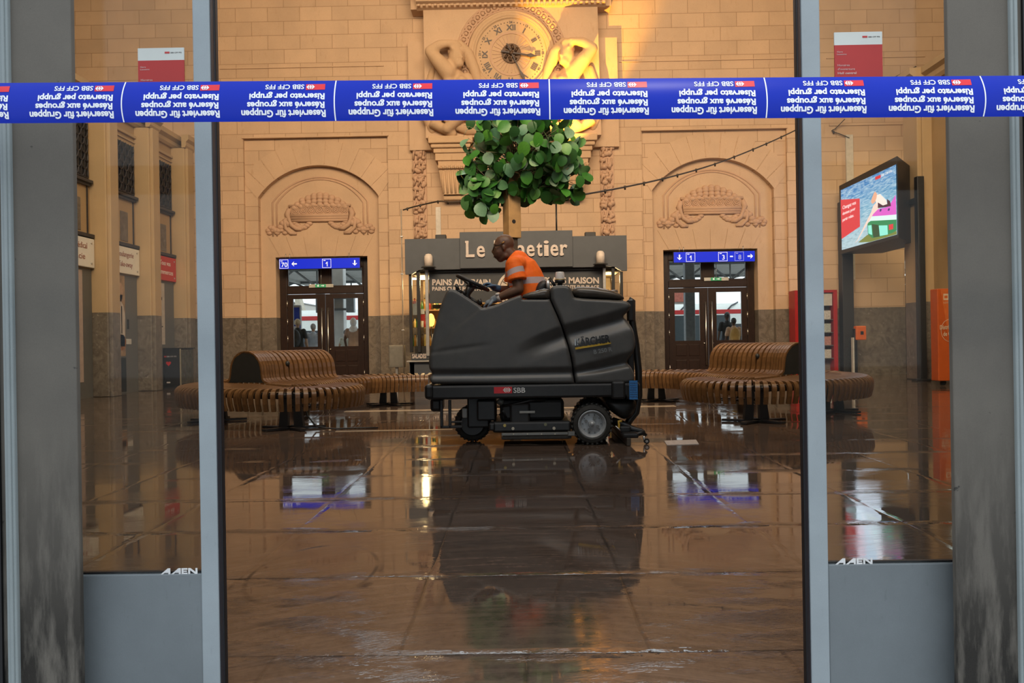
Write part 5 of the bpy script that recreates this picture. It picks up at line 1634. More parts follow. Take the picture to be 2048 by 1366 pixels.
def leaf(c, nrm, up, r):
    nrm = nrm.normalized(); u = (up - nrm * up.dot(nrm)).normalized(); v = nrm.cross(u)
    n = 12; fold = rnd.uniform(-0.12, 0.30)
    rim = []
    for k in range(n):
        a = 2 * PI * k / n
        ru = r * (1.0 + 0.10 * math.cos(a)); x = math.cos(a) * ru; y = math.sin(a) * r * 0.92
        if k == 0: x *= 1.10
        rim.append(c + u * x + v * y + nrm * (fold * abs(y) - 0.10 * x * x / r))
    mid = [c + u * (r * t_) + nrm * (-0.10 * r * t_ * t_) for t_ in (-0.55, 0.0, 0.55)]
    vs = rim + mid
    fs = []
    seq = {0: 14, 1: 14, 2: 13, 3: 13, 4: 12, 5: 12, 6: 12, 7: 12, 8: 13, 9: 13, 10: 14, 11: 14}
    for k in range(n):
        k2 = (k + 1) % n; a, b_ = seq[k], seq[k2]
        fs.append([k, k2, a] if a == b_ else [k, k2, b_, a])
    leaves._merge(vs, fs, True)


cnt = 0
while cnt < 690:
    e = rnd.choices(ELL, weights=[0.58, 0.20, 0.14, 0.08])[0]
    v = Vector((rnd.gauss(0, 1), rnd.gauss(0, 1), rnd.gauss(0, 1))).normalized()
    rr = rnd.uniform(0.55, 1.0)
    c0 = at(e[0][0], e[0][1], YTR); dep = e[1][0] * kt * 0.85
    o = Vector((v.x * e[1][0] * kt * rr, v.y * dep * rr, v.z * e[1][1] * kt * rr))
    p = c0 + o
    nrm = Vector((v.x * 0.6, v.y * 0.6 - 0.35, v.z * 0.4)) + Vector((rnd.gauss(0, .5), rnd.gauss(0, .5), rnd.gauss(0, .45)))
    up = Vector((rnd.gauss(0, .6), rnd.gauss(0, .4), -1 + rnd.gauss(0, .5)))
    r = rnd.uniform(0.075, 0.108)
    leaf(p, nrm, up, r)
    if cnt % 3 == 0:
        b0 = top.lerp(c0, rnd.uniform(0.4, 1.0)) + o * 0.15
        twigs.tube([b0, b0.lerp(p, 0.5) + Vector((0, 0, 0.05)), p - up.normalized() * r], [0.007, 0.005, 0.003], 5)
    cnt += 1
for e in ELL:
    c0 = at(e[0][0], e[0][1], YTR)
    for k in range(5):
        a = 2 * PI * k / 5; twigs.tube([top, top.lerp(c0, 0.6) + Vector((0, 0, -.05)), c0 + Vector((math.cos(a) * .35 * e[2] * 2, math.sin(a) * .3, .1))], [0.022, 0.014, 0.006], 6)
leaves.build('foliage', M_leaf, th); twigs.build('twigs', mat('twig', (0.16, 0.13, 0.08), 0.7), th)

# ------------------------------------------------------------------ ride-on floor scrubber
YN, YF = 6.95, 7.92                    # near and far flanks
ps = FPX / YN


def scrubber_plastic(name, base, rough):
    t = NT(name); p = t.pos()
    n = t.noise(7, p, 6, 0.65); f = t.noise(260, p, 2)
    c = t.mix(t.rng(n, 0.35, 0.7), (base[0] * .85, base[1] * .85, base[2] * .85), (base[0] * 1.15, base[1] * 1.15, base[2] * 1.12))
    t.set(c, t.rng(n, 0.3, 0.7, rough - .04, rough + .08)); t.bump(f, 0.12, 0.002)
    return t.m


M_sg = scrubber_plastic('scrubber_plastic', (0.072, 0.072, 0.070), 0.40)
M_lid = scrubber_plastic('scrubber_lid', (0.085, 0.072, 0.060), 0.22)
M_blk = mat('chassis_black', (0.012, 0.012, 0.012), 0.42, var=0.25, scale=20)
M_rub = mat('tyre_rubber', (0.020, 0.019, 0.016), 0.7, var=0.35, scale=30)
M_rim = mat('rim_grey', (0.36, 0.38, 0.39), 0.4, 0.2, var=0.15, scale=40)
M_bolt = mat('bolt_zinc', (0.45, 0.40, 0.30), 0.4, 0.6)


def chaikin(pts, it=2, keep=()):
    """rounds the corners of a closed outline; indexes in keep stay sharp"""
    P = [(p[0], p[1], i in keep) for i, p in enumerate(pts)]
    for _ in range(it):
        out = []; n = len(P)
        for i in range(n):
            a, b_ = P[i], P[(i + 1) % n]
            if a[2]: out.append(a)
            else: out.append((a[0] * .80 + b_[0] * .20, a[1] * .80 + b_[1] * .20, False))
            if not b_[2]: out.append((a[0] * .20 + b_[0] * .80, a[1] * .20 + b_[1] * .80, False))
        P = out
    return [(p[0], p[1]) for p in P]


def shell(q, outline, hfun, y0, y1, step=6.0, R=0.05, both=True):
    """solid between two flanks y0 (near) and y1 (far), flank surface shaped by hfun(px,py), edges rounded by R"""
    t = bmesh.new()
    f = t.faces.new([t.verts.new((p[0], p[1], 0)) for p in outline])
    xs = [p[0] for p in outline]; ys = [p[1] for p in outline]
    x = min(xs) + step * .51
    while x < max(xs):
        bmesh.ops.bisect_plane(t, geom=t.verts[:] + t.edges[:] + t.faces[:], plane_co=(x, 0, 0), plane_no=(1, 0, 0)); x += step
    y = min(ys) + step * .51
    while y < max(ys):
        bmesh.ops.bisect_plane(t, geom=t.verts[:] + t.edges[:] + t.faces[:], plane_co=(0, y, 0), plane_no=(0, 1, 0)); y += step
    bmesh.ops.remove_doubles(t, verts=t.verts[:], dist=0.35)
    n = len(outline); segs = [(Vector(outline[i]), Vector(outline[(i + 1) % n])) for i in range(n)]

    def dist(p):
        p = Vector(p); best = 1e9
        for a, b_ in segs:
            d = b_ - a; L2 = d.length_squared
            k = 0 if L2 == 0 else max(0, min(1, (p - a).dot(d) / L2)); best = min(best, (p - a - d * k).length_squared)
        return math.sqrt(best)
    t.verts.index_update()
    near, far = [], []
    for v in t.verts:
        px, py = v.co.x, v.co.y
        w = at(px, py, YN); d = dist((px, py)) / ps
        e = 0.0 if d >= R else R - math.sqrt(max(0.0, R * R - (R - d) ** 2))
        h = hfun(px, py)
        near.append(Vector((w.x, y0 + e - h, w.z))); far.append(Vector((w.x, y1 - (e - h), w.z)))
    N = len(near); faces = []
    for f in t.faces:
        ids = [v.index for v in f.verts]; faces.append(ids); faces.append([i + N for i in reversed(ids)])
    for e in t.edges:
        if len(e.link_faces) == 1:
            a, b_ = e.verts[0].index, e.verts[1].index; faces.append([a, b_, b_ + N, a + N])
    t.free()
    t = bmesh.new(); vs = [t.verts.new(v) for v in near + far]
    for f in faces:
        try: t.faces.new([vs[i] for i in f])
        except ValueError: pass
    bmesh.ops.recalc_face_normals(t, faces=t.faces[:])
    q._take(t, smooth=True)


def lin(x, pts):
    if x <= pts[0][0]: return pts[0][1]
    for a, b_ in zip(pts, pts[1:]):
        if x <= b_[0]: return a[1] + (b_[1] - a[1]) * (x - a[0]) / (b_[0] - a[0])
    return pts[-1][1]


def sm(t): t = max(0.0, min(1.0, t)); return t * t * (3 - 2 * t)


L1 = [(960, 722), (1020, 694), (1080, 667), (1130, 648), (1200, 630), (1262, 612)]
L2 = [(960, 738), (1020, 712), (1080, 690), (1130, 671), (1200, 651), (1262, 633)]
L3 = [(860, 738), (1000, 737), (1148, 733), (1200, 719), (1262, 702)]
L4 = [(860, 749), (1000, 748), (1148, 745), (1200, 737), (1262, 724)]


def hbody(x, y):
    a = sm((x - 1015) / 110.0)
    l1, l2 = lin(x, L1), lin(x, L2)
    h = 0.0
    dep = 0.055 * a
    if y > l1:
        if y < l2: h -= dep * (y - l1) / (l2 - l1)
        else: h -= dep * (1 - sm((y - l2) / 30.0))
    l3, l4 = lin(x, L3), lin(x, L4)
    d3 = 0.030 + 0.025 * sm((x - 1140) / 80)
    if y > l3:
        if y < l4: h -= d3 * (y - l3) / (l4 - l3)
        else: h -= d3 * (1 - sm((y - l4) / 12.0))
    # front bonnet folds
    fx = lin(y, [(617, 967), (650, 925), (695, 884), (720, 866)])
    if x < fx: h -= 0.008 * sm((fx - x) / 8.0) * (1 - sm((y - 690) / 25))
    g = lin(x, [(860, 706), (960, 692), (1020, 684)])
    h -= 0.008 * math.exp(-((y - g) / 4.0) ** 2) * (1 - sm((x - 940) / 60))
    h += 0.006 * math.sin(PI * max(0, min(1, (y - 600) / 170)))
    return h


th = thing('floor_scrubber', 'dark grey ride-on floor scrubber driven by a man in orange', 'floor scrubber', (at(1060, 880, YN).x, 7.4, 0))
main_out = chaikin([(893, 580), (906, 577), (930, 592), (952, 606), (966, 616), (985, 612), (1002, 605), (1030, 593), (1043, 589), (1045, 598), (1099, 598), (1118, 640), (1134, 684), (1143, 722), (1149, 768), (1000, 768), (864, 768), (857, 757), (864, 747), (857, 735), (858, 712), (866, 665), (880, 612)], 2, keep=(4, 9, 10, 14, 16))
q = MB(); shell(q, main_out, hbody, YN, YN + 0.20, 3.5, 0.022); q.build('front_cover', M_sg, th)
q = MB(); shell(q, main_out, hbody, YF - 0.20, YF, 8.0, 0.03); q.build('front_cover', M_sg, th)
q = MB(); shell(q, chaikin([(896, 584), (906, 581), (930, 596), (952, 610), (962, 640), (950, 762), (866, 762), (861, 730), (870, 665), (884, 612)], 1), lambda x, y: 0, YN + 0.10, YF - 0.10, 12, 0.03); q.build('bonnet', M_sg, th)
rear_out = chaikin([(1102, 598), (1101, 575), (1113, 570), (1140, 571), (1147, 590), (1150, 596), (1250, 601), (1259, 605), (1263, 612), (1258, 622), (1247, 633), (1258, 642), (1268, 662), (1272, 688), (1267, 706), (1255, 724), (1263, 735), (1270, 750), (1269, 768), (1152, 768), (1146, 722), (1137, 684), (1121, 640)], 2, keep=(0, 19))
q = MB(); shell(q, rear_out, hbody, YN, YF, 3.5, 0.028); q.build('tank_cover', M_sg, th)
q = MB(); shell(q, chaikin([(1044, 597), (1046, 588), (1099, 574), (1100, 597)], 1, keep=(3,)), lambda x, y: 0, YN - 0.005, YN + 0.2, 6, 0.03); q.build('side_cowl', M_lid, th)
q = MB(); shell(q, chaikin([(1146, 577), (1158, 571), (1200, 573), (1235, 582), (1251, 592), (1251, 599), (1160, 594), (1147, 588)], 2), lambda x, y: 0, YN + 0.03, YF - 0.42, 6, 0.07); q.build('tank_lid', M_lid, th)
q = MB(); shell(q, chaikin([(1200, 577), (1252, 569), (1254, 574), (1252, 600), (1200, 598)], 1), lambda x, y: 0, YF - 0.40, YF - 0.05, 8, 0.05); q.build('rear_lid', M_lid, th)


def sp(x, y, Y=YN): return at(x, y, Y)


def bxp(q, x0, y0, x1, y1, Y0, Y1, bev=0.01):
    a, c = sp(x0, y1, Y0), sp(x1, y0, Y0); q.box((a.x, Y0, a.z), (c.x, Y1, c.z), bev); return q


# chassis
q = MB(); bxp(q, 853, 765, 1270, 800, YN + 0.0, YF - 0.0, 0.02); q.build('chassis_frame', M_blk, th)
q = MB(); bxp(q, 849, 769, 866, 799, YN - 0.02, YF + 0.02, 0.025); bxp(q, 860, 796, 884, 824, YN + 0.1, YN + 0.35, 0.03); q.build('front_bumper', M_blk, th)
q = MB(); bxp(q, 1224, 762, 1251, 799, YN - 0.03, YN + 0.10, 0.02); bxp(q, 1252, 764, 1281, 800, YN - 0.01, YF, 0.03); q.build('rear_bumper', M_blk, th)
# printed marks
Ym = YN - 0.002
a, c = sp(988, 787, Ym), sp(1024, 773.5, Ym)
q = MB(); q.box((a.x, Ym - 0.001, a.z), (c.x, YN + 0.001, c.z)); lg = q.build('red_logo', mat('logo_red', (0.55, 0.012, 0.02), 0.4), th)


def logo_cross(q, cx, cz_, s, Y, d=-1):
    """horizontal double arrow crossed by an upright bar"""
    t_ = s * 0.13
    q.slab([(cx - s * 0.85, cz_ - t_), (cx + s * 0.85, cz_ - t_), (cx + s * 0.85, cz_ + t_), (cx - s * 0.85, cz_ + t_)], [], Y, Y + 0.001 * -d)
    q.slab([(cx - t_, cz_ - s * 0.55), (cx + t_, cz_ - s * 0.55), (cx + t_, cz_ + s * 0.55), (cx - t_, cz_ + s * 0.55)], [], Y, Y + 0.001 * -d)
    for s_ in (-1, 1):
        q.slab([(cx + s_ * s * 1.05, cz_), (cx + s_ * s * 0.50, cz_ + s * 0.58), (cx + s_ * s * 0.20, cz_ + s * 0.58), (cx + s_ * s * 0.72, cz_), (cx + s_ * s * 0.20, cz_ - s * 0.58), (cx + s_ * s * 0.50, cz_ - s * 0.58)], [], Y, Y + 0.001 * -d)


lc = sp(1014, 780, Ym)
M_print = mat('print_white', (0.72, 0.72, 0.70), 0.5)
q = MB(); logo_cross(q, lc.x, lc.z, 0.034, Ym - 0.0025); q.build('arrow_cross', mat('print_white2', (0.78, 0.76, 0.74), 0.5), lg)
a, c, d = sp(1027, 785.5, Ym), sp(1050.5, 785.5, Ym), sp(1027, 775.5, Ym)
q = MB(); q.text('SBB', a, (1, 0, 0), (0, 0, 1), height=d.z - a.z, width=c.x - a.x, depth=0.002, bold=0.012); q.build('lettering', mat('print_grey', (0.62, 0.62, 0.61), 0.5), th)
q = MB(); a, c = sp(1259, 799, YN - .015), sp(1275, 761, YN - .015); q.box((a.x, YN - 0.016, a.z), (c.x, YN - 0.008, c.z)); st = q.build('blue_sticker', mat('sticker_blue', (0.03, 0.16, 0.42), 0.4, var=0.2, scale=60), th)
q = MB(); rnd = random.Random(2)
for j in range(7):
    z = a.z + (c.z - a.z) * (0.12 + 0.12 * j)
    x = a.x + 0.008
    while x < c.x - 0.012:
        w_ = rnd.uniform(0.004, 0.012); q.box((x, YN - 0.0175, z), (x + w_, YN - 0.015, z + 0.007)); x += w_ + 0.004
q.build('fine_print', mat('sticker_ink', (0.02, 0.05, 0.12), 0.5), st)
# maker's lettering slanting up across the tank
Yl = YN - 0.024
o = sp(1152, 693, Yl); r_ = sp(1221, 684, Yl) - o
q = MB(); q.text('KÄRCHER', o, r_, (-r_.z, 0, r_.x), height=0.066, width=r_.length, depth=0.003, bold=0.03); q.build('lettering', mat('letter_black', (0.008, 0.008, 0.008), 0.25), th)
o = sp(1151, 699, Yl); r_ = sp(1222, 687.5, Yl) - o; U = Vector((-r_.z, 0, r_.x)).normalized()
q = MB(); q._merge([o, o + r_, o + r_ + U * 0.018, o + U * 0.018, o + Vector((0, .006, 0)), o + r_ + Vector((0, .006, 0)), o + r_ + U * .018 + Vector((0, .006, 0)), o + U * .018 + Vector((0, .006, 0))], [[0, 1, 2, 3], [7, 6, 5, 4], [0, 4, 5, 1], [1, 5, 6, 2], [2, 6, 7, 3], [3, 7, 4, 0]])
q.build('yellow_stripe', mat('stripe_yellow', (0.52, 0.33, 0.02), 0.4), th)
o = sp(1188, 708, Yl); r_ = sp(1225, 702, Yl) - o
q = MB(); q.text('B 250 R', o, r_, (-r_.z, 0, r_.x), height=0.036, width=r_.length, depth=0.003, bold=0.02); q.build('lettering', mat('letter_dull', (0.17, 0.18, 0.18), 0.3, 0.3), th)
q = MB()
for k_ in range(2):
    o = sp(1149.5 + k_ * 5, 691 - k_ * .6, Yl); q.box((o.x, Yl - .003, o.z), (o.x + 0.012 - .004 * k_, Yl + 0.004, o.z + 0.058))
q.build('silver_marks', mat('letter_silver', (0.42, 0.45, 0.46), 0.3, 0.5), th)

# wheels
def wheel(cx, cy, rpx, Y0, Y1, nm, hub=True):
    c = sp(cx, cy, Y0); r = rpx / (FPX / Y0); c.z = r + 0.002
    w_ = Y1 - Y0
    T = Matrix.Translation((c.x, Y0, c.z)) @ Matrix.Rotation(-PI / 2, 4, 'X')
    q = MB(); q.lathe([(r * .60, 0.02), (r * .72, 0.0), (r * .88, 0.008), (r * .955, 0.03), (r * .96, w_ - .03), (r * .88, w_ - .008), (r * .60, w_ - 0.01), (r * .60, 0.02)], T, 48, False)
    n = 26
    for k in range(n):
        M = Matrix.Translation((c.x, 0, c.z)) @ Matrix.Rotation(2 * PI * k / n, 4, 'Y')
        q.box((-r * .055, Y0 + 0.012, r * .90), (r * .055, Y0 + w_ * .48, r * 1.0), 0.003, M=M)
        M = Matrix.Translation((c.x, 0, c.z)) @ Matrix.Rotation(2 * PI * (k + .5) / n, 4, 'Y')
        q.box((-r * .055, Y0 + w_ * .52, r * .90), (r * .055, Y1 - 0.012, r * 1.0), 0.003, M=M)
    wobj = q.build('wheel', M_rub, th, sharp=35)
    if hub:
        q = MB(); q.lathe([(0.0, 0.022), (r * .16, 0.022), (r * .18, 0.040), (r * .50, 0.046), (r * .56, 0.016), (r * .63, 0.004), (r * .69, 0.010), (r * .70, 0.05), (0.0, 0.07)], T, 40); q.build('rim', M_rim, wobj, sharp=30)
        for k in range(4):
            an = PI / 4 + PI / 2 * k + .35; q = MB(); q.cyl((c.x + r * .30 * math.cos(an), Y0 + 0.022, c.z + r * .30 * math.sin(an)), (c.x + r * .30 * math.cos(an), Y0 + 0.05, c.z + r * .30 * math.sin(an)), r * .075, n=14); q.build('wheel_lug', mat('lug_grey', (0.14, 0.15, 0.15), 0.45), wobj)
        for k in range(10):
            an = 2 * PI * k / 10; q = MB(); q.cyl((c.x + r * .44 * math.cos(an), Y0 + 0.036, c.z + r * .44 * math.sin(an)), (c.x + r * .44 * math.cos(an), Y0 + 0.05, c.z + r * .44 * math.sin(an)), r * .035, n=8); q.build('wheel_bolt', mat('lug_grey', (0.14, 0.15, 0.15), 0.45), wobj)
        q = MB(); q.lathe([(0, 0.0), (r * .10, 0.004), (r * .13, 0.02), (r * .13, 0.04)], T, 20); q.build('hub_cap', M_rim, wobj)
    else:
        q = MB(); q.cyl((c.x, Y0 - 0.02, c.z), (c.x, Y0 + 0.02, c.z), r * .62, n=28); q.build('hub', M_blk, wobj)
        q = MB(); q.cyl((c.x, Y0 - 0.06, c.z), (c.x, Y0 - 0.01, c.z), 0.018, n=12); q.build('axle_nut', mat('nut_pale', (0.5, 0.5, 0.49), 0.4), wobj)
    return c, r


wheel(1184.5, 851, 42, YN + 0.02, YN + 0.17, 'rear')
wheel(1184.5, 851, 42 * (YN + .02) / (YF - .17), YF - 0.17, YF - 0.02, 'rear far')
cf, rf = wheel(945, 845, 37, 7.32, 7.46, 'front', False)
q = MB()
bxp(q, 954, 800, 991, 842, YN + 0.15, YN + 0.55, 0.015)
q.box((cf.x - 0.04, 7.22, cf.z - 0.03), (cf.x + 0.16, 7.28, 0.44), 0.015); q.box((cf.x - 0.04, 7.50, cf.z - 0.03), (cf.x + 0.16, 7.56, 0.44), 0.015)
q.build('steering_fork', M_blk, th)
q = MB(); bxp(q, 924, 817, 934, 836, 7.15, 7.20, 0.01); q.build('reflector', mat('reflector_grey', (0.42, 0.43, 0.41), 0.4), th)
q = MB()
for x in (883, 899.5): bxp(q, x - 2.5, 800, x + 2.5, 856, YN + 0.05, YN + 0.08, 0.005)
bxp(q, 880.5, 851, 925, 857, YN + 0.05, YN + 0.08, 0.005); bxp(q, 900, 842, 925, 846, YN + 0.05, YN + 0.08, 0.005)
q.build('guard_frame', M_blk, th)
# motor block, brush deck and skirts under the frame
q = MB(); bxp(q, 1000, 798, 1128, 842, YN + 0.12, YF - 0.15, 0.03); bxp(q, 1020, 806, 1060, 848, YN + 0.06, YN + 0.2, 0.02); q.build('motor_block', mat('underside_black', (0.007, 0.007, 0.007), 0.5), th)
q = MB(); bxp(q, 985, 842, 1142, 866, YN + 0.04, YF - 0.1, 0.02); bxp(q, 978, 846, 990, 862, YN + 0.02, YN + 0.2, 0.015); q.build('brush_deck', M_blk, th)
q = MB(); bxp(q, 1003, 864, 1140, 872, YN + 0.01, YN + 0.03, 0.004); q.build('skirt_rail', mat('skirt_steel', (0.16, 0.155, 0.14), 0.35, 0.6), th)
q = MB(); bxp(q, 1003, 871, 1143, 879, YN + 0.012, YN + 0.024, 0.002); q.build('rubber_skirt', M_rub, th)
q = MB(); bxp(q, 1005, 874, 1140, 880, YN + 0.1, YF - 0.15, 0.02); q.build('brush', mat('brush_bristle', (0.05, 0.045, 0.04), 0.8, var=0.4, scale=60), th)
for x, y, m_ in ((1009.5, 851, mat('bolt_brass', (0.45, 0.36, 0.10), 0.4)), (1026, 857, M_bolt), (1091, 849, mat('bolt_green', (0.16, 0.17, 0.10), 0.5)), (1108, 856.5, M_bolt)):
    c = sp(x, y, YN + 0.035); q = MB(); q.cyl(c + Vector((0, -.012, 0)), c + Vector((0, .03, 0)), 0.013, n=12); q.build('deck_bolt', m_, th)
for x in (1027, 1055, 1083, 1110):
    c = sp(x, 868, YN + 0.01); q = MB(); q.cyl(c + Vector((0, -.006, 0)), c + Vector((0, .01, 0)), 0.006, n=8); q.build('rail_screw', M_bolt, th)
q = MB(); bxp(q, 1039, 822, 1070, 827, YN + 0.05, YN + 0.07, 0.003); q.build('motor_label', mat('label_grey', (0.25, 0.25, 0.23), 0.5), th)
q = MB(); bxp(q, 1136, 863, 1150, 872, YN - 0.005, YN + 0.05, 0.004); q.build('skirt_bracket', mat('skirt_steel', (0.16, 0.155, 0.14), 0.35, 0.6), th)
c = sp(1001, 804, YN + 0.1); q = MB(); q.ell(c, (0.035, 0.03, 0.03)); q.build('valve', mat('valve_grey', (0.10, 0.11, 0.10), 0.4), th)
q = MB(); q.tube([sp(1005, 812, YN + .09), sp(1030, 808, YN + .07), sp(1060, 801, YN + .07), sp(1090, 799, YN + .1)], 0.012, 8); q.tube([sp(1000, 830, YN + .1), sp(1006, 822, YN + .08), sp(1012, 836, YN + .1)], 0.012, 8); q.build('hose', M_blk, th)
# rear: wheel arch, suction hoses, squeegee
q = MB(); shell(q, chaikin([(1210, 800), (1278, 800), (1276, 822), (1266, 838), (1250, 842), (1225, 826)], 2), lambda x, y: 0, YN + 0.08, YF - 0.08, 8, 0.05); q.build('tail_housing', M_blk, th)
q = MB(); q.tube([sp(1258, 600, YN + .3), sp(1264, 602, YN + .3), sp(1264, 640, YN + .3), sp(1272, 690, YN + .3), sp(1277, 740, YN + .3), sp(1278, 790, YN + .3), sp(1272, 825, YN + .3), sp(1258, 842, YN + .3), sp(1250, 858, YN + .3)], 0.032, 12); q.build('suction_hose', M_blk, th)
q = MB(); bxp(q, 1257, 599, 1267, 642, YN + 0.2, YN + 0.32, 0.01); q.build('hose_clip', M_blk, th)
q = MB(); bxp(q, 1256, 700, 1268, 762, YN + 0.2, YN + 0.3, 0.01); q.build('hose_clip', M_blk, th)
q = MB(); bxp(q, 1240, 852, 1262, 866, YN + 0.05, YF - 0.05, 0.015); q.tube([sp(1225, 840, YN + .2), sp(1248, 850, YN + .15), sp(1264, 858, YN + .12), sp(1284, 862, YN + .1), sp(1292, 872, YN + .08)], [0.03, 0.035, 0.03, 0.022, 0.015], 10)
q.tube([sp(1250, 866, YN + .1), sp(1276, 868, YN + .08), sp(1290, 864, YN + .08)], 0.02, 8); q.build('squeegee_arm', M_blk, th)
q = MB(); bxp(q, 1246, 866, 1278, 877, YN - 0.06, YF + 0.12, 0.015); q.build('squeegee_bar', M_blk, th)
q = MB(); bxp(q, 1254, 876, 1262, 892, YN - 0.07, YF + 0.13, 0.004); q.build('squeegee_lip', mat('lip_rubber', (0.05, 0.04, 0.03), 0.6), th)
q = MB(); c = sp(1240, 848, YN + .08); q.tube([sp(1244, 842, YN + .08), sp(1237, 843, YN + .08), sp(1238, 848, YN + .08), sp(1237, 855, YN + .08), sp(1243, 856, YN + .08)], 0.011, 8); q.build('yellow_lever', mat('lever_yellow', (0.60, 0.36, 0.05), 0.4), th)
q = MB(); q.tube([sp(1231, 852, YN + .06), sp(1244, 864, YN + .06)], 0.006, 8); q.build('pivot_rod', M_steel, th)
c = sp(1293, 882, YN + .06); q = MB(); q.cyl(c + Vector((0, -.02, 0)), c + Vector((0, .02, 0)), 0.024, n=18); w_ = q.build('guide_roller', M_blk, th)
q = MB(); q.cyl(c + Vector((0, -.024, 0)), c + Vector((0, -.018, 0)), 0.012, n=12); q.build('roller_cap', M_steel, w_)
q = MB(); q.tube([sp(1288, 872, YN + .06), sp(1288, 878, YN + .06), sp(1292, 884, YN + .06)], 0.010, 8); q.build('roller_fork', M_steel, th)
# dashboard, steering wheel
YM = 7.44
q = MB()
dir_ = (at(965, 613, YM) - at(906, 575, YM))
for f0, f1, hgt in ((0.10, 0.30, .02), (0.36, 0.52, .025), (0.58, 0.92, .02)):
    a = at(906, 575, YM) + dir_ * f0; c = at(906, 575, YM) + dir_ * f1
    q.tube([a, c], hgt, 8)
q.build('dashboard', M_blk, th)
for f, hgt in ((0.18, 0.045), (0.42, 0.03), (0.95, 0.05)):
    a = at(906, 573, YM - .1) + dir_ * f; q = MB(); q.cyl(a, a + Vector((-.02, 0, hgt)), 0.014, 0.018, n=12); q.build('control_knob', M_blk, th)
swc = at(945.5, 566, YM); tl = math.radians(26)
u = Vector((math.cos(tl), 0, -math.sin(tl))); v = Vector((0, 1, 0)); nn = Vector((math.sin(tl), 0, math.cos(tl))); R_ = 0.158
q = MB(); q.tube([swc + (u * math.cos(a) + v * math.sin(a)) * R_ for a in [2 * PI * k / 36 for k in range(36)]], 0.016, 10, closed=True, up=nn)
sw = q.build('steering_wheel', mat('wheel_grip', (0.010, 0.010, 0.011), 0.5), th)
q = MB()
for k in range(3):
    a = 2 * PI * k / 3 + .4; q.tube([swc - nn * 0.025, swc + (u * math.cos(a) + v * math.sin(a)) * R_], [0.022, 0.012], 8)
q.ell(swc - nn * 0.03, (0.05, 0.05, 0.03)); q.build('spoke_hub', M_blk, sw, smooth=True)
q = MB(); q.tube([swc - nn * .03, swc - nn * .12 + Vector((-.005, 0, 0)), at(937, 600, YM), at(930, 625, YM)], [0.045, 0.032, 0.035, 0.05], 12); q.build('steering_column', M_blk, th)
# driver's seat and cockpit floor
q = MB(); a = at(1022, 632, YM); c = at(1092, 604, YM); q.box((a.x, YM - 0.24, a.z), (c.x, YM + 0.24, c.z), 0.04, 3); q.build('seat_cushion', mat('seat_vinyl', (0.012, 0.012, 0.013), 0.5), th)
q = MB(); shell(q, chaikin([(1066, 612), (1067, 585), (1078, 560), (1090, 554), (1099, 557), (1100, 575), (1098, 612)], 2), lambda x, y: 0, YM - 0.22, YM + 0.22, 6, 0.04); q.build('seat_back', mat('seat_vinyl', (0.012, 0.012, 0.013), 0.5), th)
q = MB(); a = at(960, 735, YM); c = at(1102, 722, YM); q.box((a.x, YN + .18, a.z), (c.x, YF - .18, c.z), 0.01); q.build('footwell', M_blk, th)
q = MB(); q.tube([at(1096, 584, YM - .25), at(1094, 562, YM - .25), at(1099, 556, YM - .25), at(1112, 575, YM - .25)], 0.014, 8); q.build('belt_anchor', M_blk, th)
q = MB(); q.tube([at(1097, 580, YM - .27), at(1095.5, 560, YM - .27)], 0.016, 8); q.build('belt_buckle', mat('buckle_silver', (0.6, 0.62, 0.62), 0.3, 0.6), th)
# flashing beacon
c = sp(1120, 571, YN + 0.22); k_ = (YN + .22) / FPX
q = MB(); q.lathe([(0.0, -.02), (0.022, -.02), (0.022, 0.02), (0.045, 0.022), (0.046, 0.052), (0.0, 0.052)], Matrix.Translation(c), 20); bc = q.build('beacon_base', M_blk, th)
q = MB(); q.lathe([(0.043, 0.0), (0.043, 0.012)], Matrix.Translation(c + Vector((0, 0, 0.044))), 20); q.build('yellow_ring', mat('ring_yellow', (0.5, 0.33, 0.02), 0.4), bc)
q = MB(); q.lathe([(0.0, 0.052), (0.042, 0.052), (0.042, 0.07), (0.038, 0.116), (0.034, 0.122), (0.0, 0.124)], Matrix.Translation(c), 20); q.build('beacon_dome', mat('beacon_clear', (0.66, 0.63, 0.60), 0.15), bc, sharp=40)

# ------------------------------------------------------------------ the driver
M_dskin = mat('skin_dark', (0.125, 0.060, 0.033), 0.48, var=0.10, scale=25)


def shirt_mat(name, planes):
    """orange high visibility cloth with grey reflective bands between pairs of parallel planes"""
    t = NT(name); p = t.pos()
    n = t.noise(16, p, 5); wv = t.noise(320, p, 2)
    c = t.mix(t.rng(n, 0.3, 0.7), (0.88, 0.130, 0.004), (0.98, 0.180, 0.010))
    f = None
    for o, d, w_ in planes:
        vm = t.n('ShaderNodeVectorMath', operation='SUBTRACT'); t.l(p, vm.inputs[0]); vm.inputs[1].default_value = o
        dt = t.n('ShaderNodeVectorMath', operation='DOT_PRODUCT'); t.l(vm.outputs[0], dt.inputs[0]); dt.inputs[1].default_value = d.normalized()
        k = t.math('LESS_THAN', t.math('ABSOLUTE', dt.outputs[1 if False else 'Value']), w_)
        f = k if f is None else t.math('MAXIMUM', f, k)
    if f is not None: c = t.mix(f, c, (0.46, 0.37, 0.38))
    t.set(c, 0.75); t.bump(n, 0.35, 0.012)
    return t.m


dr = thing('person', 'bald man in an orange reflective polo shirt driving the scrubber, leaning forward', 'person', (at(1060, 640, YM).x, YM, at(1060, 625, YM).z))


def D(x, y, dy=0.0): return at(x, y, YM + dy)


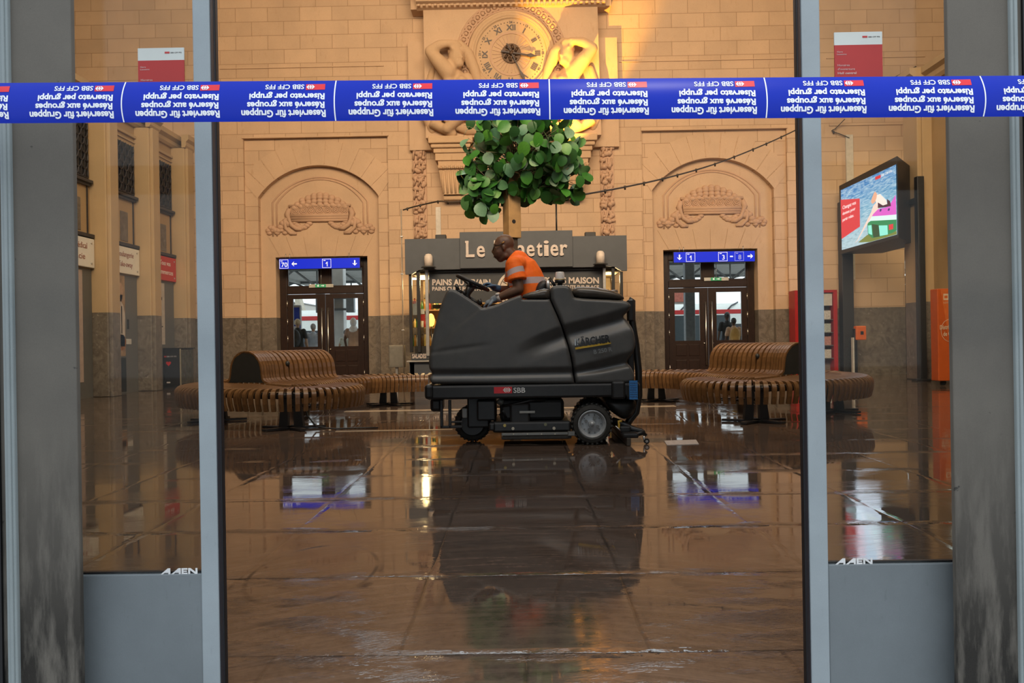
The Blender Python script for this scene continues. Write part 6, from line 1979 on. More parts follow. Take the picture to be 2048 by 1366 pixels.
# near arm / far arm joints
sh_n, el_n, wr_n = D(1029, 530, -.19), D(1038, 579, -.235), D(991, 598, -.19)
sh_f, el_f, wr_f = D(1027, 531, .18), D(1026, 583, .21), D(994, 577, .12)
q = MB()
q.limb([D(1063, 606), D(1061, 585), D(1049, 552), D(1039, 532)], [0.155, 0.150, 0.155, 0.12], flat=1.15, up=(1, 0, -0.3))   # trunk
q.limb([D(1037, 529), D(1026, 514), D(1015, 503)], [0.068, 0.062, 0.064])                 # neck
q.ell(D(1008.5, 488), (0.098, 0.074, 0.088), rot=Euler((0, math.radians(-28), 0)))         # skull
q.ell(D(1000.5, 501), (0.068, 0.064, 0.090), rot=Euler((0, math.radians(20), 0))); q.ell(D(1006, 505), (0.062, 0.060, 0.060))            # face block
q.limb([D(1012, 511, -.03), D(1001, 518.5, 0)], [0.036, 0.030]); q.limb([D(1012, 511, .03), D(1001, 518.5, 0)], [0.036, 0.030])   # jaw
q.ell(D(999.5, 519), (0.026, 0.026, 0.022))                                                 # chin
q.limb([D(990, 494), D(987.5, 499.5), D(986.3, 503.5)], [0.011, 0.014, 0.017]); q.ell(D(988.5, 504.5, -.012), 0.010); q.ell(D(988.5, 504.5, .012), 0.010)   # nose
q.ell(D(990.5, 510.2), (0.016, 0.026, 0.009)); q.ell(D(991.8, 513.3), (0.016, 0.024, 0.010))       # lips
q.ell(D(991.5, 489.5), (0.020, 0.055, 0.014))                                                       # brow
for s in (-1, 1):
    q.ell(D(1007.5, 495, s * .073), (0.015, 0.009, 0.027), rot=Euler((0, math.radians(-12), 0)))       # ears
    q.ell(D(1007.8, 499.5, s * .072), (0.009, 0.008, 0.010)); q.ell(D(990.8, 495.5, s * .030), (0.014, 0.018, 0.012))
    q.ell(D(997, 503.5, s * .036), (0.032, 0.026, 0.034))
for sh, el, wr in ((sh_n, el_n, wr_n), (sh_f, el_f, wr_f)):
    q.limb([sh, sh.lerp(el, .5), el], [0.066, 0.056, 0.046]); q.limb([el, el.lerp(wr, .35), wr], [0.047, 0.047, 0.031])
# thighs and shins down to the footwell
for s in (-1, 1):
    q.limb([D(1060, 612, s * .10), D(1008, 622, s * .13), D(990, 690, s * .12)], [0.095, 0.065, 0.045])
q.build('body', M_dskin, dr, remesh=0.0075, relax=3)


def hand(q, wr, dirv, palm_n, curl, spread=1.0):
    """palm with four bent fingers and a thumb; dirv points to the knuckles, palm_n out of the palm"""
    dirv = dirv.normalized(); pn = (palm_n - dirv * palm_n.dot(dirv)).normalized(); sd = dirv.cross(pn)
    q.limb([wr, wr + dirv * 0.035, wr + dirv * 0.085], [0.030, 0.036, 0.040], flat=0.55, up=sd)
    for k, L in enumerate((0.072, 0.082, 0.077, 0.060)):
        o = wr + dirv * 0.088 + sd * (0.0285 - 0.019 * k); a = 0.0; pts = [o]
        for j, f in enumerate((.45, .32, .23)):
            a += curl * (0.8, 1.1, 0.9)[j]; pts.append(pts[-1] + (dirv * math.cos(a) + pn * math.sin(a)) * L * f)
        q.limb(pts, [0.0105, 0.0100, 0.0095, 0.0085], 8)
    o = wr + dirv * 0.028 + sd * 0.030
    q.limb([o, o + sd * 0.024 + dirv * 0.026 + pn * 0.012, o + sd * 0.026 + dirv * 0.052 + pn * 0.028, o + sd * 0.016 + dirv * 0.070 + pn * 0.042], [0.016, 0.014, 0.0115, 0.0095], 8)


rim_pt = swc + u * R_ * 0.94 + v * (-.0) + v * 0.05
q = MB(); wf = D(992, 577, .12)
kn = D(973, 567, .09)
hand(q, wf, kn - wf, Vector((-0.25, -0.25, -1)), 0.55)
q.limb([wr_f + (el_f - wr_f).normalized() * 0.02, wf + (kn - wf).normalized() * .02], [0.036, 0.033])
q.build('glove', mat('glove_blue', (0.035, 0.085, 0.155), 0.55, var=0.2, scale=30), dr, remesh=0.0055, relax=2)
q = MB(); kn2 = D(976, 605, -.17)
hand(q, wr_n, kn2 - wr_n, Vector((0.1, 0.35, -1)), 0.5)
q.limb([wr_n + (el_n - wr_n).normalized() * 0.012, wr_n + (kn2 - wr_n).normalized() * .02], [0.037, 0.036])
q.build('glove', mat('glove_grey', (0.17, 0.205, 0.24), 0.55, var=0.2, scale=30), dr, remesh=0.0055, relax=2)
ax_ = (el_n - wr_n).normalized()
q = MB(); q.tube([wr_n + ax_ * 0.018, wr_n + ax_ * 0.046], 0.041, 18); q.ell(wr_n + ax_ * 0.032 + Vector((-.012, -.03, .028)), (0.02, 0.016, 0.014)); q.build('wristwatch', mat('watch_pale', (0.50, 0.46, 0.42), 0.35), dr, smooth=True)
# shirt body, sleeves, collar
torso_ax = D(1046, 545) - D(1063, 600)
q = MB()
q.limb([D(1061, 592), D(1059, 578), D(1049, 553), D(1041, 534), D(1036, 524)], [0.172, 0.172, 0.168, 0.150, 0.112], 18, flat=1.18, up=(1, 0, -0.35))
q.limb([D(1035, 529, -.17), D(1038, 526, 0), D(1035, 529, .17)], [0.078, 0.090, 0.078])
sh = q.build('shirt', shirt_mat('hi_vis_torso', [(D(1058, 563.5), D(1049, 535) - D(1059, 566) + Vector((0.035, 0, 0)), 0.030)]), dr, remesh=0.010, relax=3)
for shp, elp, nm in ((sh_n, el_n, 'near'), (sh_f, el_f, 'far')):
    d_ = (elp - shp); e_ = shp + d_ * 0.62
    q = MB(); q.tube([shp - d_ * .12, shp + d_ * .05, shp + d_ * .35, e_, e_ + d_ * .02], [0.06, 0.080, 0.082, 0.090, 0.082], 18); q.ell(shp - d_ * .02, 0.080)
    q.build('sleeve', shirt_mat('hi_vis_sleeve_' + nm, [(shp + d_ * 0.30, d_ + Vector((0.03, 0, 0.02)), 0.026)]), dr, remesh=0.008, relax=2)
q = MB(); cpts = []
cn = D(1030.5, 516); cd = (D(1026, 512) - D(1040, 531)).normalized(); ca = Vector((0, 1, 0)); cb = cd.cross(ca)
r0 = [cn - cd * .025 + (ca * math.cos(a) * .092 + cb * math.sin(a) * .090) for a in [2 * PI * k / 20 for k in range(20)]]
r1 = [cn + cd * .012 + (ca * math.cos(a) * .080 + cb * math.sin(a) * .080) for a in [2 * PI * k / 20 for k in range(20)]]
r2 = [cn + cd * .010 + (ca * math.cos(a) * .075 + cb * math.sin(a) * .075) for a in [2 * PI * k / 20 for k in range(20)]]
q.loft([r0, r1, r2], False); q.build('collar', shirt_mat('hi_vis_collar', []), dr)
q = MB()
for s in (-1, 1): q.limb([D(1060, 608, s * .10), D(1010, 620, s * .13), D(992, 680, s * .12)], [0.115, 0.088, 0.07])
q.limb([D(1064, 600, -.05), D(1064, 600, .05)], [0.15, 0.15]); q.build('trousers', shirt_mat('hi_vis_trousers', []), dr, remesh=0.015, relax=2)
for s in (-1, 1):
    q = MB(); q.limb([D(990, 705, s * .12), D(980, 716, s * .12), D(966, 718, s * .125)], [0.05, 0.045, 0.035]); q.build('shoe', M_black, dr, remesh=0.012)
# spectacles and close cropped hair
M_gl = mat('spectacle_frame', (0.02, 0.014, 0.012), 0.3); M_gold = mat('spectacle_gold', (0.55, 0.34, 0.08), 0.3, 0.7)
q = MB()
for s in (-1, 1):
    c = D(987.2, 496.5, s * .036)
    q.tube([c + Vector((0.006 * math.sin(a), 0.028 * math.cos(a), 0.019 * math.sin(a))) for a in [2 * PI * k / 16 for k in range(16)]], 0.004, 6, closed=True)
    q.tube([c + Vector((0, s * .028, .01)), D(998, 490, s * .075), D(1008, 483.5, s * .080)], 0.0038, 6)
q.tube([D(986.8, 495, -.01), D(986.8, 495, .01)], 0.004, 6); q.build('spectacles', M_gl, dr, smooth=True)
for s in (-1, 1):
    q = MB(); q.tube([D(1003, 486.6, s * .0815), D(1009, 483.0, s * .0825)], 0.0042, 6); q.build('spectacle_tip', M_gold, dr)

# ------------------------------------------------------------------ glass sliding doors in the foreground
def painted_metal(name, base, chips=True):
    t = NT(name); p = t.pos(); x, y, z = t.sep(p)
    n = t.noise(5, p, 6, 0.6); g = t.noise(420, p, 2, 0.5); s_ = t.noise(60, t.comb(x, y, t.math('MULTIPLY', z, .25)), 5, .7)
    c = t.mix(t.rng(n, 0.3, 0.7), (base[0] * .90, base[1] * .90, base[2] * .90), (base[0] * 1.08, base[1] * 1.08, base[2] * 1.08))
    c = t.mix(t.rng(s_, 0.62, 0.75, 0, .35), c, (base[0] * .55, base[1] * .57, base[2] * .55))
    if chips: c = t.mix(t.rng(t.noise(150, p, 3, .7), 0.73, 0.76, 0, .8), c, (0.72, 0.74, 0.75))
    c = t.mix(t.rng(g, 0.3, 0.7, 0, .14), c, (base[0] * .6, base[1] * .6, base[2] * .6))
    t.set(c, t.rng(n, .3, .7, .38, .52), spec=0.3); t.bump(g, 0.08, 0.001)
    return t.m


def grimy_metal(name, base):
    t = NT(name); p = t.pos(); x, y, z = t.sep(p)
    n = t.noise(4, p, 6, 0.6); g = t.noise(420, p, 2, 0.5)
    runs = t.noise(26, t.comb(x, y, t.math('MULTIPLY', z, .16)), 6, .65)
    c = t.mix(t.rng(n, 0.3, 0.7), (base[0] * .88, base[1] * .88, base[2] * .88), (base[0] * 1.1, base[1] * 1.1, base[2] * 1.08))
    dirt = t.math('MULTIPLY', t.rng(runs, .36, .56), t.rng(z, .75, .16))          # splashes near the ground
    c = t.mix(t.math('MULTIPLY', dirt, .92), c, (0.012, 0.011, 0.010))
    spots = t.rng(t.noise(34, p, 3, .5), .74, .78, 0, .8)
    c = t.mix(spots, c, (0.02, 0.02, 0.02))
    c = t.mix(t.rng(g, 0.3, 0.7, 0, .16), c, (base[0] * .5, base[1] * .5, base[2] * .5))
    t.set(c, .6, spec=0.25); t.bump(g, 0.08, 0.001)
    return t.m


M_leafp = painted_metal('door_paint', (0.300, 0.345, 0.375))
M_kick = painted_metal('kick_panel_paint', (0.165, 0.188, 0.203), False)
M_post = grimy_metal('post_paint', (0.132, 0.120, 0.105))
M_edge = painted_metal('edge_trim', (0.26, 0.30, 0.31))
M_gasket = mat('rubber_gasket', (0.006, 0.006, 0.008), 0.5)
M_dglass = glass('sliding_door_glass', (0.93, 0.95, 0.95), haze=0.0025)
YL, YP = 2.00, 1.93


def ex(px, Y): return at(px, 683, Y).x


ZT_ = 2.35
for s, lab, pxs in ((-1, 'left', dict(glass=(60, 396), stile=(394.5, 429), side=0.030, rub=0.05, post=(26, 152), trim=(5.5, 26), kick=(120, 398), ktop=1150, slim=1146)),
                    (1, 'right', dict(glass=(1648, 1990), stile=(1613, 1650), side=0.030, rub=0.05, post=(1905, 2031), trim=(2031, 2045), kick=(1650, 1960), ktop=1128, slim=1123))):
    ref = at(700 if s < 0 else 1400, pxs['ktop'], YL)
    kz = at((pxs['kick'][0] + pxs['kick'][1]) / 2, pxs['ktop'], YL).z
    d = thing('sliding_door', '%s glass sliding door with grey frame behind the blue tape' % lab, 'door', (ex(sum(pxs['stile']) / 2, YL), YL, 0), 'sliding glass doors')
    x0, x1 = ex(pxs['stile'][0], YL), ex(pxs['stile'][1], YL)
    q = MB(); q.box((x0, YL, 0.01), (x1, YL + pxs['side'], ZT_), 0.003); q.build('stile', M_leafp, d)
    xr = x1 if s < 0 else x0
    q = MB()
    if s < 0: q.box((x1 - 0.006, YL + pxs['side'] - 0.004, 0.012), (x1 + 0.004, YL + pxs['side'] + 0.02, ZT_), 0.004)
    else: q.box((x0 - 0.004, YL + pxs['side'] - 0.004, 0.012), (x0 + 0.006, YL + pxs['side'] + 0.02, ZT_), 0.004)
    q.build('rubber_edge', M_gasket, d)
    q = MB()
    if s < 0: q.box((x1 - 0.001, YL + 0.004, 0.01), (x1 + 0.0015, YL + pxs['side'] - 0.002, ZT_))
    else: q.box((x0 - 0.0015, YL + 0.004, 0.01), (x0 + 0.001, YL + pxs['side'] - 0.002, ZT_))
    q.build('edge_strip', mat('edge_blue_grey', (0.022, 0.026, 0.036), 0.45), d)
    g0, g1 = ex(pxs['glass'][0], YL), ex(pxs['glass'][1], YL)
    q = MB(); q.box((g0, YL + 0.006, kz + 0.001), (g1, YL + 0.012, ZT_ - 0.02)); q.build('glass', M_dglass, d)
    k0, k1 = ex(pxs['kick'][0], YL), ex(pxs['kick'][1], YL)
    q = MB(); q.box((k0, YL + 0.003, 0.012), (k1, YL + 0.026, kz), 0.003); q.build('kick_panel', M_kick, d)
    q = MB(); q.box((k0, YL + 0.0125, kz - 0.001), (k1, YL + 0.025, kz + 0.0045)); q.build('glazing_bead', M_gasket, d)
    q = MB(); q.box((min(g0, g1), YL, ZT_ - 0.05), (max(g0, g1), YL + 0.03, ZT_), 0.003); q.build('top_rail', M_leafp, d)
    # maker's mark on the glass, slanted white letters
    lx0, lx1, ly0, ly1 = ((321, 395, 1149, 1137) if s < 0 else (1671, 1745, 1129, 1117))
    a = at(lx0, ly0, YL + .005); c = at(lx1, ly0, YL + .005); h = at(lx0, ly1, YL + .005).z - a.z; Wd = c.x - a.x
    shp = [[(0, 0), (.92, 1), (1.24, 1), (1.24, 0), (1.0, 0), (1.0, .26), (.52, .26), (.28, 0)],
           [(1.34, 0), (2.26, 1), (2.56, 1), (2.56, 0), (2.32, 0), (2.32, .26), (1.86, .26), (1.62, 0)],
           [(2.66, 0), (2.66, 1), (3.40, 1), (3.40, .74), (2.90, .74), (2.90, .26), (3.40, .26), (3.40, 0)],
           [(2.90, .40), (2.90, .60), (3.34, .60), (3.34, .40)],
           [(3.50, 0), (3.50, 1), (3.78, 1), (4.42, .34), (4.42, 1), (4.66, 1), (4.66, 0), (4.40, 0), (3.74, .66), (3.74, 0)]]
    for P_ in shp:
        q = MB(); q.slab([(a.x + Wd * u / 4.66, a.z + h * v) for u, v in P_], [], YL + .0045, YL + .0058); q.build('letter_decal', mat('decal_white', (0.66, 0.67, 0.68), 0.5), d)
    # opening hours notice stuck on the glass
    nx0, nx1, ny0, ny1, nyw = ((274.5, 364.5, 95, 232, 121.5) if s < 0 else (1667.5, 1761, 63, 205, 90.5))
    Yn_ = YL + .002
    ntc = thing('notice', 'red and white opening hours notice on the %s glass door' % lab, 'notice', at((nx0 + nx1) / 2, ny1, Yn_), 'opening hours notices')
    a = at(nx0, ny1, Yn_); c = at(nx1, ny0, Yn_); w = at(nx0, nyw, Yn_)
    xw = c.x - a.x
    a.x = at(nx0 + 2, (ny0 + ny1) / 2, Yn_).x; c.x = a.x + xw
    q = MB(); q.box((a.x, Yn_, w.z), (c.x, Yn_ + .0035, c.z)); q.build('white_band', mat('notice_white', (0.52, 0.55, 0.53), 0.5, var=.04), ntc)
    q = MB(); q.box((a.x, Yn_, a.z), (c.x, Yn_ + .0035, w.z)); q.build('red_field', mat('notice_red', (0.36, 0.016, 0.014), 0.5, var=.04), ntc)
    xW, H_ = c.x - a.x, c.z - a.z
    M_nt, M_nr = mat('notice_text', (0.55, 0.36, 0.35), 0.5), mat('notice_logo', (0.42, 0.03, 0.03), 0.5)
    q = MB(); q.box((a.x + xW * .585, Yn_ - .0006, c.z - H_ * .085), (a.x + xW * .69, Yn_, c.z - H_ * .058)); q.build('logo', M_nr, ntc)
    q = MB(); q.text('SBB CFF FFS', (a.x + xW * .71, Yn_ - .0002, c.z - H_ * .082), (1, 0, 0), (0, 0, 1), height=.0028, width=xW * .24, depth=.0004); q.build('lettering', mat('notice_dark', (0.06, 0.05, 0.05), 0.5), ntc)
    for tx, fx, fz, hh, ww in (('Gare', .05, .290, .0042, .12), ('Lausanne', .05, .325, .0042, .20), ('Horaires', .06, .485, .0056, .25), ("d'ouverture", .06, .540, .0056, .36), ('Hall central', .06, .598, .0058, .39), ('Lu - Di', .06, .690, .0056, .20), ('04:30 - 01:00', .54, .690, .0056, .41)):
        q = MB(); q.text(tx, (a.x + xW * fx, Yn_ - .0002, c.z - H_ * fz), (1, 0, 0), (0, 0, 1), height=hh * .9, width=xW * ww, depth=.0004, bold=.02 if 'Hall' in tx else 0); q.build('lettering', M_nt, ntc)
    # fixed door post and trims
    p0, p1 = ex(pxs['post'][0], YP), ex(pxs['post'][1], YP)
    q = MB(); q.box((p0, YP, 0), (p1, YP + 0.018, 2.4), 0.003)
    if s < 0: q.box((p0 - .3, YP + .018, 0), (p1 - .05, YP + .06, 2.4))
    else: q.box((p0 + .05, YP + .018, 0), (p1 + .3, YP + .06, 2.4))
    struct(q.build('trim_post_%s' % lab, M_post))
    t0, t1 = ex(pxs['trim'][0], YP - .01), ex(pxs['trim'][1], YP - .01)
    q = MB(); q.box((t0, YP - .012, 0), (t1, YP + .02, 2.4), 0.004)
    m_ = (t0 + t1) / 2; q.box((m_ - .002, YP - .016, 0), (m_ + .006, YP, 2.4), 0.002)
    struct(q.build('trim_edge_%s' % lab, M_edge))
    e0 = ex(pxs['trim'][0 if s < 0 else 1], YP)
    q = MB(); q.box((e0 + s * .02, YP + 0.01, 0), (e0 + s * .55, 2.14, 2.9)); struct(q.build('trim_frame_%s' % lab, M_gasket))
b = MB(); b.box((-1.7, 1.95, 2.36), (1.7, 2.12, 2.8), .01); struct(b.build('trim_header', M_post))

# ------------------------------------------------------------------ blue barrier tape, hung upside down
YB_ = 1.62
M_tape = mat('tape_blue', (0.001, 0.022, 0.42), 0.30, var=0.03, spec=0.22)
M_tw = mat('tape_white', (0.84, 0.88, 0.96), 0.4, var=.03)
M_tr = mat('tape_red', (0.72, 0.015, 0.03), 0.35)
Lt, Lb, Rt, Rb = at(0, 164, YB_), at(0, 248.5, YB_), at(2048, 150, YB_), at(2048, 234, YB_)
tilt = ((Rt.z + Rb.z) - (Lt.z + Lb.z)) / 2 / (Rt.x - Lt.x)
zmid0 = (Lt.z + Lb.z + Rt.z + Rb.z) / 4; xmid = (Lt.x + Rt.x) / 2; TH = ((Lt.z - Lb.z) + (Rt.z - Rb.z)) / 2


def tz(x): return zmid0 + tilt * (x - xmid)


def tape_y(x, z):
    v = (z - tz(x)) / TH
    return YB_ - 0.0075 * (1 - (2 * v) ** 2) + 0.010 * v


def warp(off): return lambda p: Vector((p.x, tape_y(p.x, p.z) - off + (p.y - YB_ if abs(p.y - YB_) < .01 else 0.0), p.z))


tp = thing('barrier_tape', 'blue reserved for groups tape with white lettering hung upside down across the doorway', 'barrier tape', (0, YB_, tz(0)))
q = MB()
XE = 1.56
nx = 60


def tpf(u, v):
    if u < 0.04: k = (0.04 - u) / 0.04; x = -XE; yy = (2.12 - YB_) * k
    elif u > 0.96: k = (u - .96) / .04; x = XE; yy = (2.12 - YB_) * k
    else: x = -XE + 2 * XE * (u - .04) / .92; yy = 0.0
    z = tz(x) + (v - .5) * TH
    return Vector((x, tape_y(x, z) + yy, z))


q.grid(tpf, 50, 14); tape_o = q.build('band', M_tape, tp)
md = None
per = 0.0
s_px = FPX / YB_


def txm(px): return at(px, 200, YB_).x


ends = [20, 229, 440, 651, 865, 1078, 1294, 1509, 1727, 1942, 2157]
for i, px in enumerate(ends):
    xr = txm(px)
    zb = lambda f: tz(xr - .06) - TH / 2 + TH * f
    for s_, f, hcap, wpx, dx in (('Reserviert für Gruppen', 20.5 / 84.5, 14.0, 169, 2), ('Réservé aux groupes', 37.0 / 84.5, 13.0, 155, 0), ('Riservato per gruppi', 54.5 / 84.5, 13.0, 151, 0)):
        q = MB(); q.text(s_, (xr + dx / s_px, YB_, zb(f)), (-1, 0, -tilt), (0, 0, -1), height=hcap / s_px * .97, width=wpx / s_px, depth=.0003, bold=0.034, warp=warp(.0006)); q.build('lettering', M_tw, tp)
    q = MB(); q.text('SBB CFF FFS', (xr - 42 / s_px, YB_, zb(75 / 84.5)), (-1, 0, -tilt), (0, 0, -1), height=10 / s_px, width=78 / s_px, depth=.0003, bold=0.018, warp=warp(.0006)); q.build('lettering', M_tw, tp)
    q = MB(); n = 8
    q.grid(lambda u, v: warp(.0005)(Vector((xr - 38.5 / s_px * (1 - u), 0, zb(63.2 / 84.5) + 12.6 / s_px * v))), 2, 4); lg = q.build('red_logo', M_tr, tp)
    q = MB(); logo_cross(q, xr - 29 / s_px, zb(63.2 / 84.5) + 6.3 / s_px, 8.0 / s_px, 0.0)
    for v_ in q.bm.verts: v_.co = warp(.0011 if v_.co.y < .0005 else .0008)(v_.co)
    q.build('arrow_cross', M_tw, lg)
    if i % 2 == 1:
        xl = txm(px + 21)
        q = MB(); q.grid(lambda u, v: warp(.0006)(Vector((xl + (u - .5) * .0025 - .004 * (1 - (2 * v - 1) ** 2) * (1 if px < 1000 else -1) * abs(px - 1078) / 1000, 0, tz(xl) + (v - .5) * TH * .99))), 1, 12); q.build('seam_line', M_tw, tp)

# ------------------------------------------------------------------ advertising screen on two posts
th = thing('advertising_screen', 'large black screen box showing a beach advert, on two dark posts', 'screen', (7.8, 17.2, 0))
M_tvb = mat('screen_housing', (0.022, 0.022, 0.023), 0.5, var=0.15)
A = Vector((7.41, 15.6, 0)); B = Vector((7.48, 18.6, 0))
zt, zb = at(1796, 312, 15.6).z, at(1800, 475, 15.6).z
q = MB(); q.slab([(A.x, A.y), (8.40, 16.92), (8.40, 18.5), (B.x, B.y)], [], zb, zt, 'z'); q.build('housing', M_tvb, th)
q = MB(); q.box((8.0, 16.02, 0), (8.14, 16.16, 4.1), .01); q.box((8.04, 16.1, 3.6), (8.12, 17.2, 3.7)); q.build('post', M_tvb, th)
q = MB(); q.box((7.50, 18.55, 0), (7.76, 18.78, 4.05), .01); q.build('post', M_tvb, th)
q = MB(); q.box((7.90, 15.95, 0), (8.18, 16.19, .04), .01); q.build('foot_plate', M_tvb, th)
dAB = (B - A).normalized(); nS = Vector((-dAB.y, dAB.x, 0))
if nS.x > 0: nS = -nS


def scr(px, py, off=0.0):
    """point of the screen plane seen at the pixel"""
    d = ray(px, py); o = Vector((0, 0, CAM_Z)); P0 = A + nS * .012
    k = (P0 - o).dot(nS) / d.dot(nS); return o + d * k + nS * off


def sshape(pts, off, m, nm, par):
    q = MB(); f = [scr(x, y, off) for x, y in pts]; g = [scr(x, y, off - .004) for x, y in pts]; n = len(f)
    t = bmesh.new(); a = [t.verts.new(v) for v in f]; b_ = [t.verts.new(v) for v in g]
    tris = tessellate_polygon([[Vector((x, y, 0)) for x, y in pts]])
    for tr in tris:
        t.faces.new([a[i] for i in tr]); t.faces.new([b_[i] for i in reversed(tr)])
    for i in range(n): t.faces.new([a[i], a[(i + 1) % n], b_[(i + 1) % n], b_[i]])
    bmesh.ops.recalc_face_normals(t, faces=t.faces[:]); q._take(t); return q.build(nm, m, par)


def water_glow():
    t = NT('screen_water'); p = t.pos(); x, y, z = t.sep(p)
    w = t.noise(3.0, t.comb(t.math('MULTIPLY', y, 1.2), t.math('MULTIPLY', z, 9.0), 0), 6, .65, 0, .6)
    lo = t.rng(z, 3.0, 4.3)
    c = t.ramp(lo, [(0.0, (.42, .58, .62)), (.45, (.16, .42, .58)), (.85, (.02, .24, .55)), (1.0, (.01, .20, .50))])
    c = t.mix(t.rng(w, .42, .70), c, (.55, .72, .80)); c = t.mix(t.rng(w, .30, .42, .5, 0), c, (.01, .10, .24))
    t.set((0, 0, 0), .2, emit=c, estr=1.1); return t.m


sc_ = sshape([(1682, 380.5), (1792, 329), (1794, 469), (1684, 500)], 0.004, water_glow(), 'screen_panel', th)
G = lambda n, c, s=1.1: glow('screen_' + n, c, s)
sshape([(1738, 498), (1794, 480), (1794, 469), (1758, 452), (1735, 472), (1717, 485.5)] and [(1717, 485), (1735, 470), (1752, 464), (1793.5, 462), (1794, 468.5), (1740, 484)], .008, G('weed', (.16, .20, .04)), 'image_shore', sc_)
sshape([(1682, 399.5), (1720, 397), (1720.5, 453), (1684, 478)], .010, G('red', (.62, .03, .045)), 'image_panel', sc_)
sshape([(1737, 468), (1736, 447), (1745, 440), (1793.8, 438), (1794, 461), (1785, 466), (1768, 472), (1745, 476)], .012, G('green', (.005, .22, .08)), 'image_ring', sc_)
sshape([(1738, 467), (1737.5, 451), (1744, 450), (1745.5, 470)], .014, G('aqua', (.25, .78, .66)), 'image_ring_stripe', sc_)
sshape([(1759, 451), (1776, 450.5), (1777, 469), (1761, 472)], .014, G('aqua', (.25, .78, .66)), 'image_ring_stripe', sc_)
sshape([(1745, 448), (1758, 450), (1761, 473), (1748, 475)], .014, G('dkgreen', (.003, .055, .02)), 'image_ring_stripe', sc_)
sshape([(1737, 440), (1743, 432), (1794, 428.5), (1794, 439), (1738, 442)], .014, G('pale', (.66, .88, .84)), 'image_ring_band', sc_)
sshape([(1740, 433), (1745, 423), (1760, 418), (1776, 414), (1784, 405), (1792.5, 390), (1794, 429), (1770, 431)], .016, G('pink', (.66, .10, .55)), 'image_ring_top', sc_)
sshape([(1711, 486), (1716, 480), (1722, 468), (1730, 452), (1738, 436), (1744, 424), (1748, 412), (1754, 405), (1762, 404), (1764, 412), (1756, 420), (1748, 428), (1740, 442), (1730, 458), (1722, 472), (1716, 482)], .018, G('skin', (.80, .62, .55)), 'image_figure_leg', sc_)
sshape([(1756, 412), (1752, 398), (1754, 390), (1762, 388), (1770, 396), (1774, 400), (1776, 408), (1766, 412)], .020, G('skin2', (.82, .74, .68)), 'image_figure_back', sc_)
sshape([(1744, 404), (1746, 396), (1750, 386), (1752.5, 383), (1756, 388), (1755, 396), (1752, 404), (1747, 408)], .022, G('hair', (.72, .38, .25)), 'image_figure_hair', sc_)
sshape([(1758, 416), (1758, 405), (1768, 411), (1777, 408), (1776, 398), (1782, 402), (1784, 412), (1774, 414)], .024, G('suit', (.045, .008, .03)), 'image_figure_suit', sc_)
for x, y in ((1763, 420.5), (1779.5, 419)): sshape([(x - 2, y + 2), (x, y - 3), (x + 2.4, y - 2), (x + 1, y + 2.5)], .024, G('seed', (.03, .02, .12)), 'image_seed', sc_)
sshape([(1779.5, 449.5), (1788, 447.5), (1788, 458), (1780, 460)], .020, G('red', (.62, .03, .045)), 'image_badge', sc_)
sshape([(1751.5, 354), (1762, 349.5), (1762, 356), (1751.5, 360)], .012, G('red', (.62, .03, .045)), 'image_logo', sc_)
M_scw = G('white', (.85, .82, .82), 1.0)


def stext(s_, x0, y0, x1, y1, hpx, off=.014):
    a, c = scr(x0, y0, off), scr(x1, y1, off); h = scr(x0, y0 - hpx, off) - a
    q = MB(); q.text(s_, a, (c - a), (0, 0, 1), height=h.z, width=(c - a).length, depth=.002, bold=.0); q.build('image_lettering', M_scw, sc_)


stext('SBB CFF FFS', 1763.5, 354, 1785.5, 344.5, 4.5); stext('Changez vos', 1686.5, 419, 1713, 408, 7); stext('devises pour', 1686.5, 430.5, 1712, 419.5, 6); stext('partir relax.', 1686.5, 443, 1709, 433, 6)
l = bpy.data.lights.new('screen_light', 'AREA'); l.shape = 'RECTANGLE'; l.size, l.size_y = 2.6, 1.3; l.energy = 22; l.color = (.75, .85, 1.0)
o = bpy.data.objects.new('screen_light', l); COL.objects.link(o); pc = (A + B) / 2 + nS * .05; o.location = (pc.x, pc.y, (zt + zb) / 2); o.rotation_euler = nS.to_track_quat('-Z', 'Z').to_euler()

# ------------------------------------------------------------------ newspaper rack
YR = 18.45
th = thing('newspaper_rack', 'red framed newspaper rack behind the right door frame', 'rack', (at(1632, 745, YR).x, YR, 0))
M_rr = mat('rack_red', (0.34, 0.012, 0.014), 0.4)
X0, X1 = at(1591, 690, YR).x, at(1676, 690, YR).x; Zt = at(1640, 580, YR).z
q = MB(); q.slab([(X0, 0.03), (X1, 0.03), (X1, Zt), (X0, Zt)], [[(X0 + .09, .12), (X1 - .09, .12), (X1 - .09, Zt - .06), (X0 + .09, Zt - .06)]], YR, YR + .4); q.build('frame', M_rr, th)
q = MB(); q.box((X0 + .08, YR + .25, .1), (X1 - .08, YR + .3, Zt - .05)); q.build('back_panel', mat('rack_back', (0.16, 0.14, 0.13), .5), th)
q = MB(); q.box((X0 + .1, YR + .05, Zt - .36), (X1 - .1, YR + .1, Zt - .08)); q.build('header_panel', mat('rack_header', (0.50, 0.47, 0.43), .5), th)
rnd = random.Random(9)
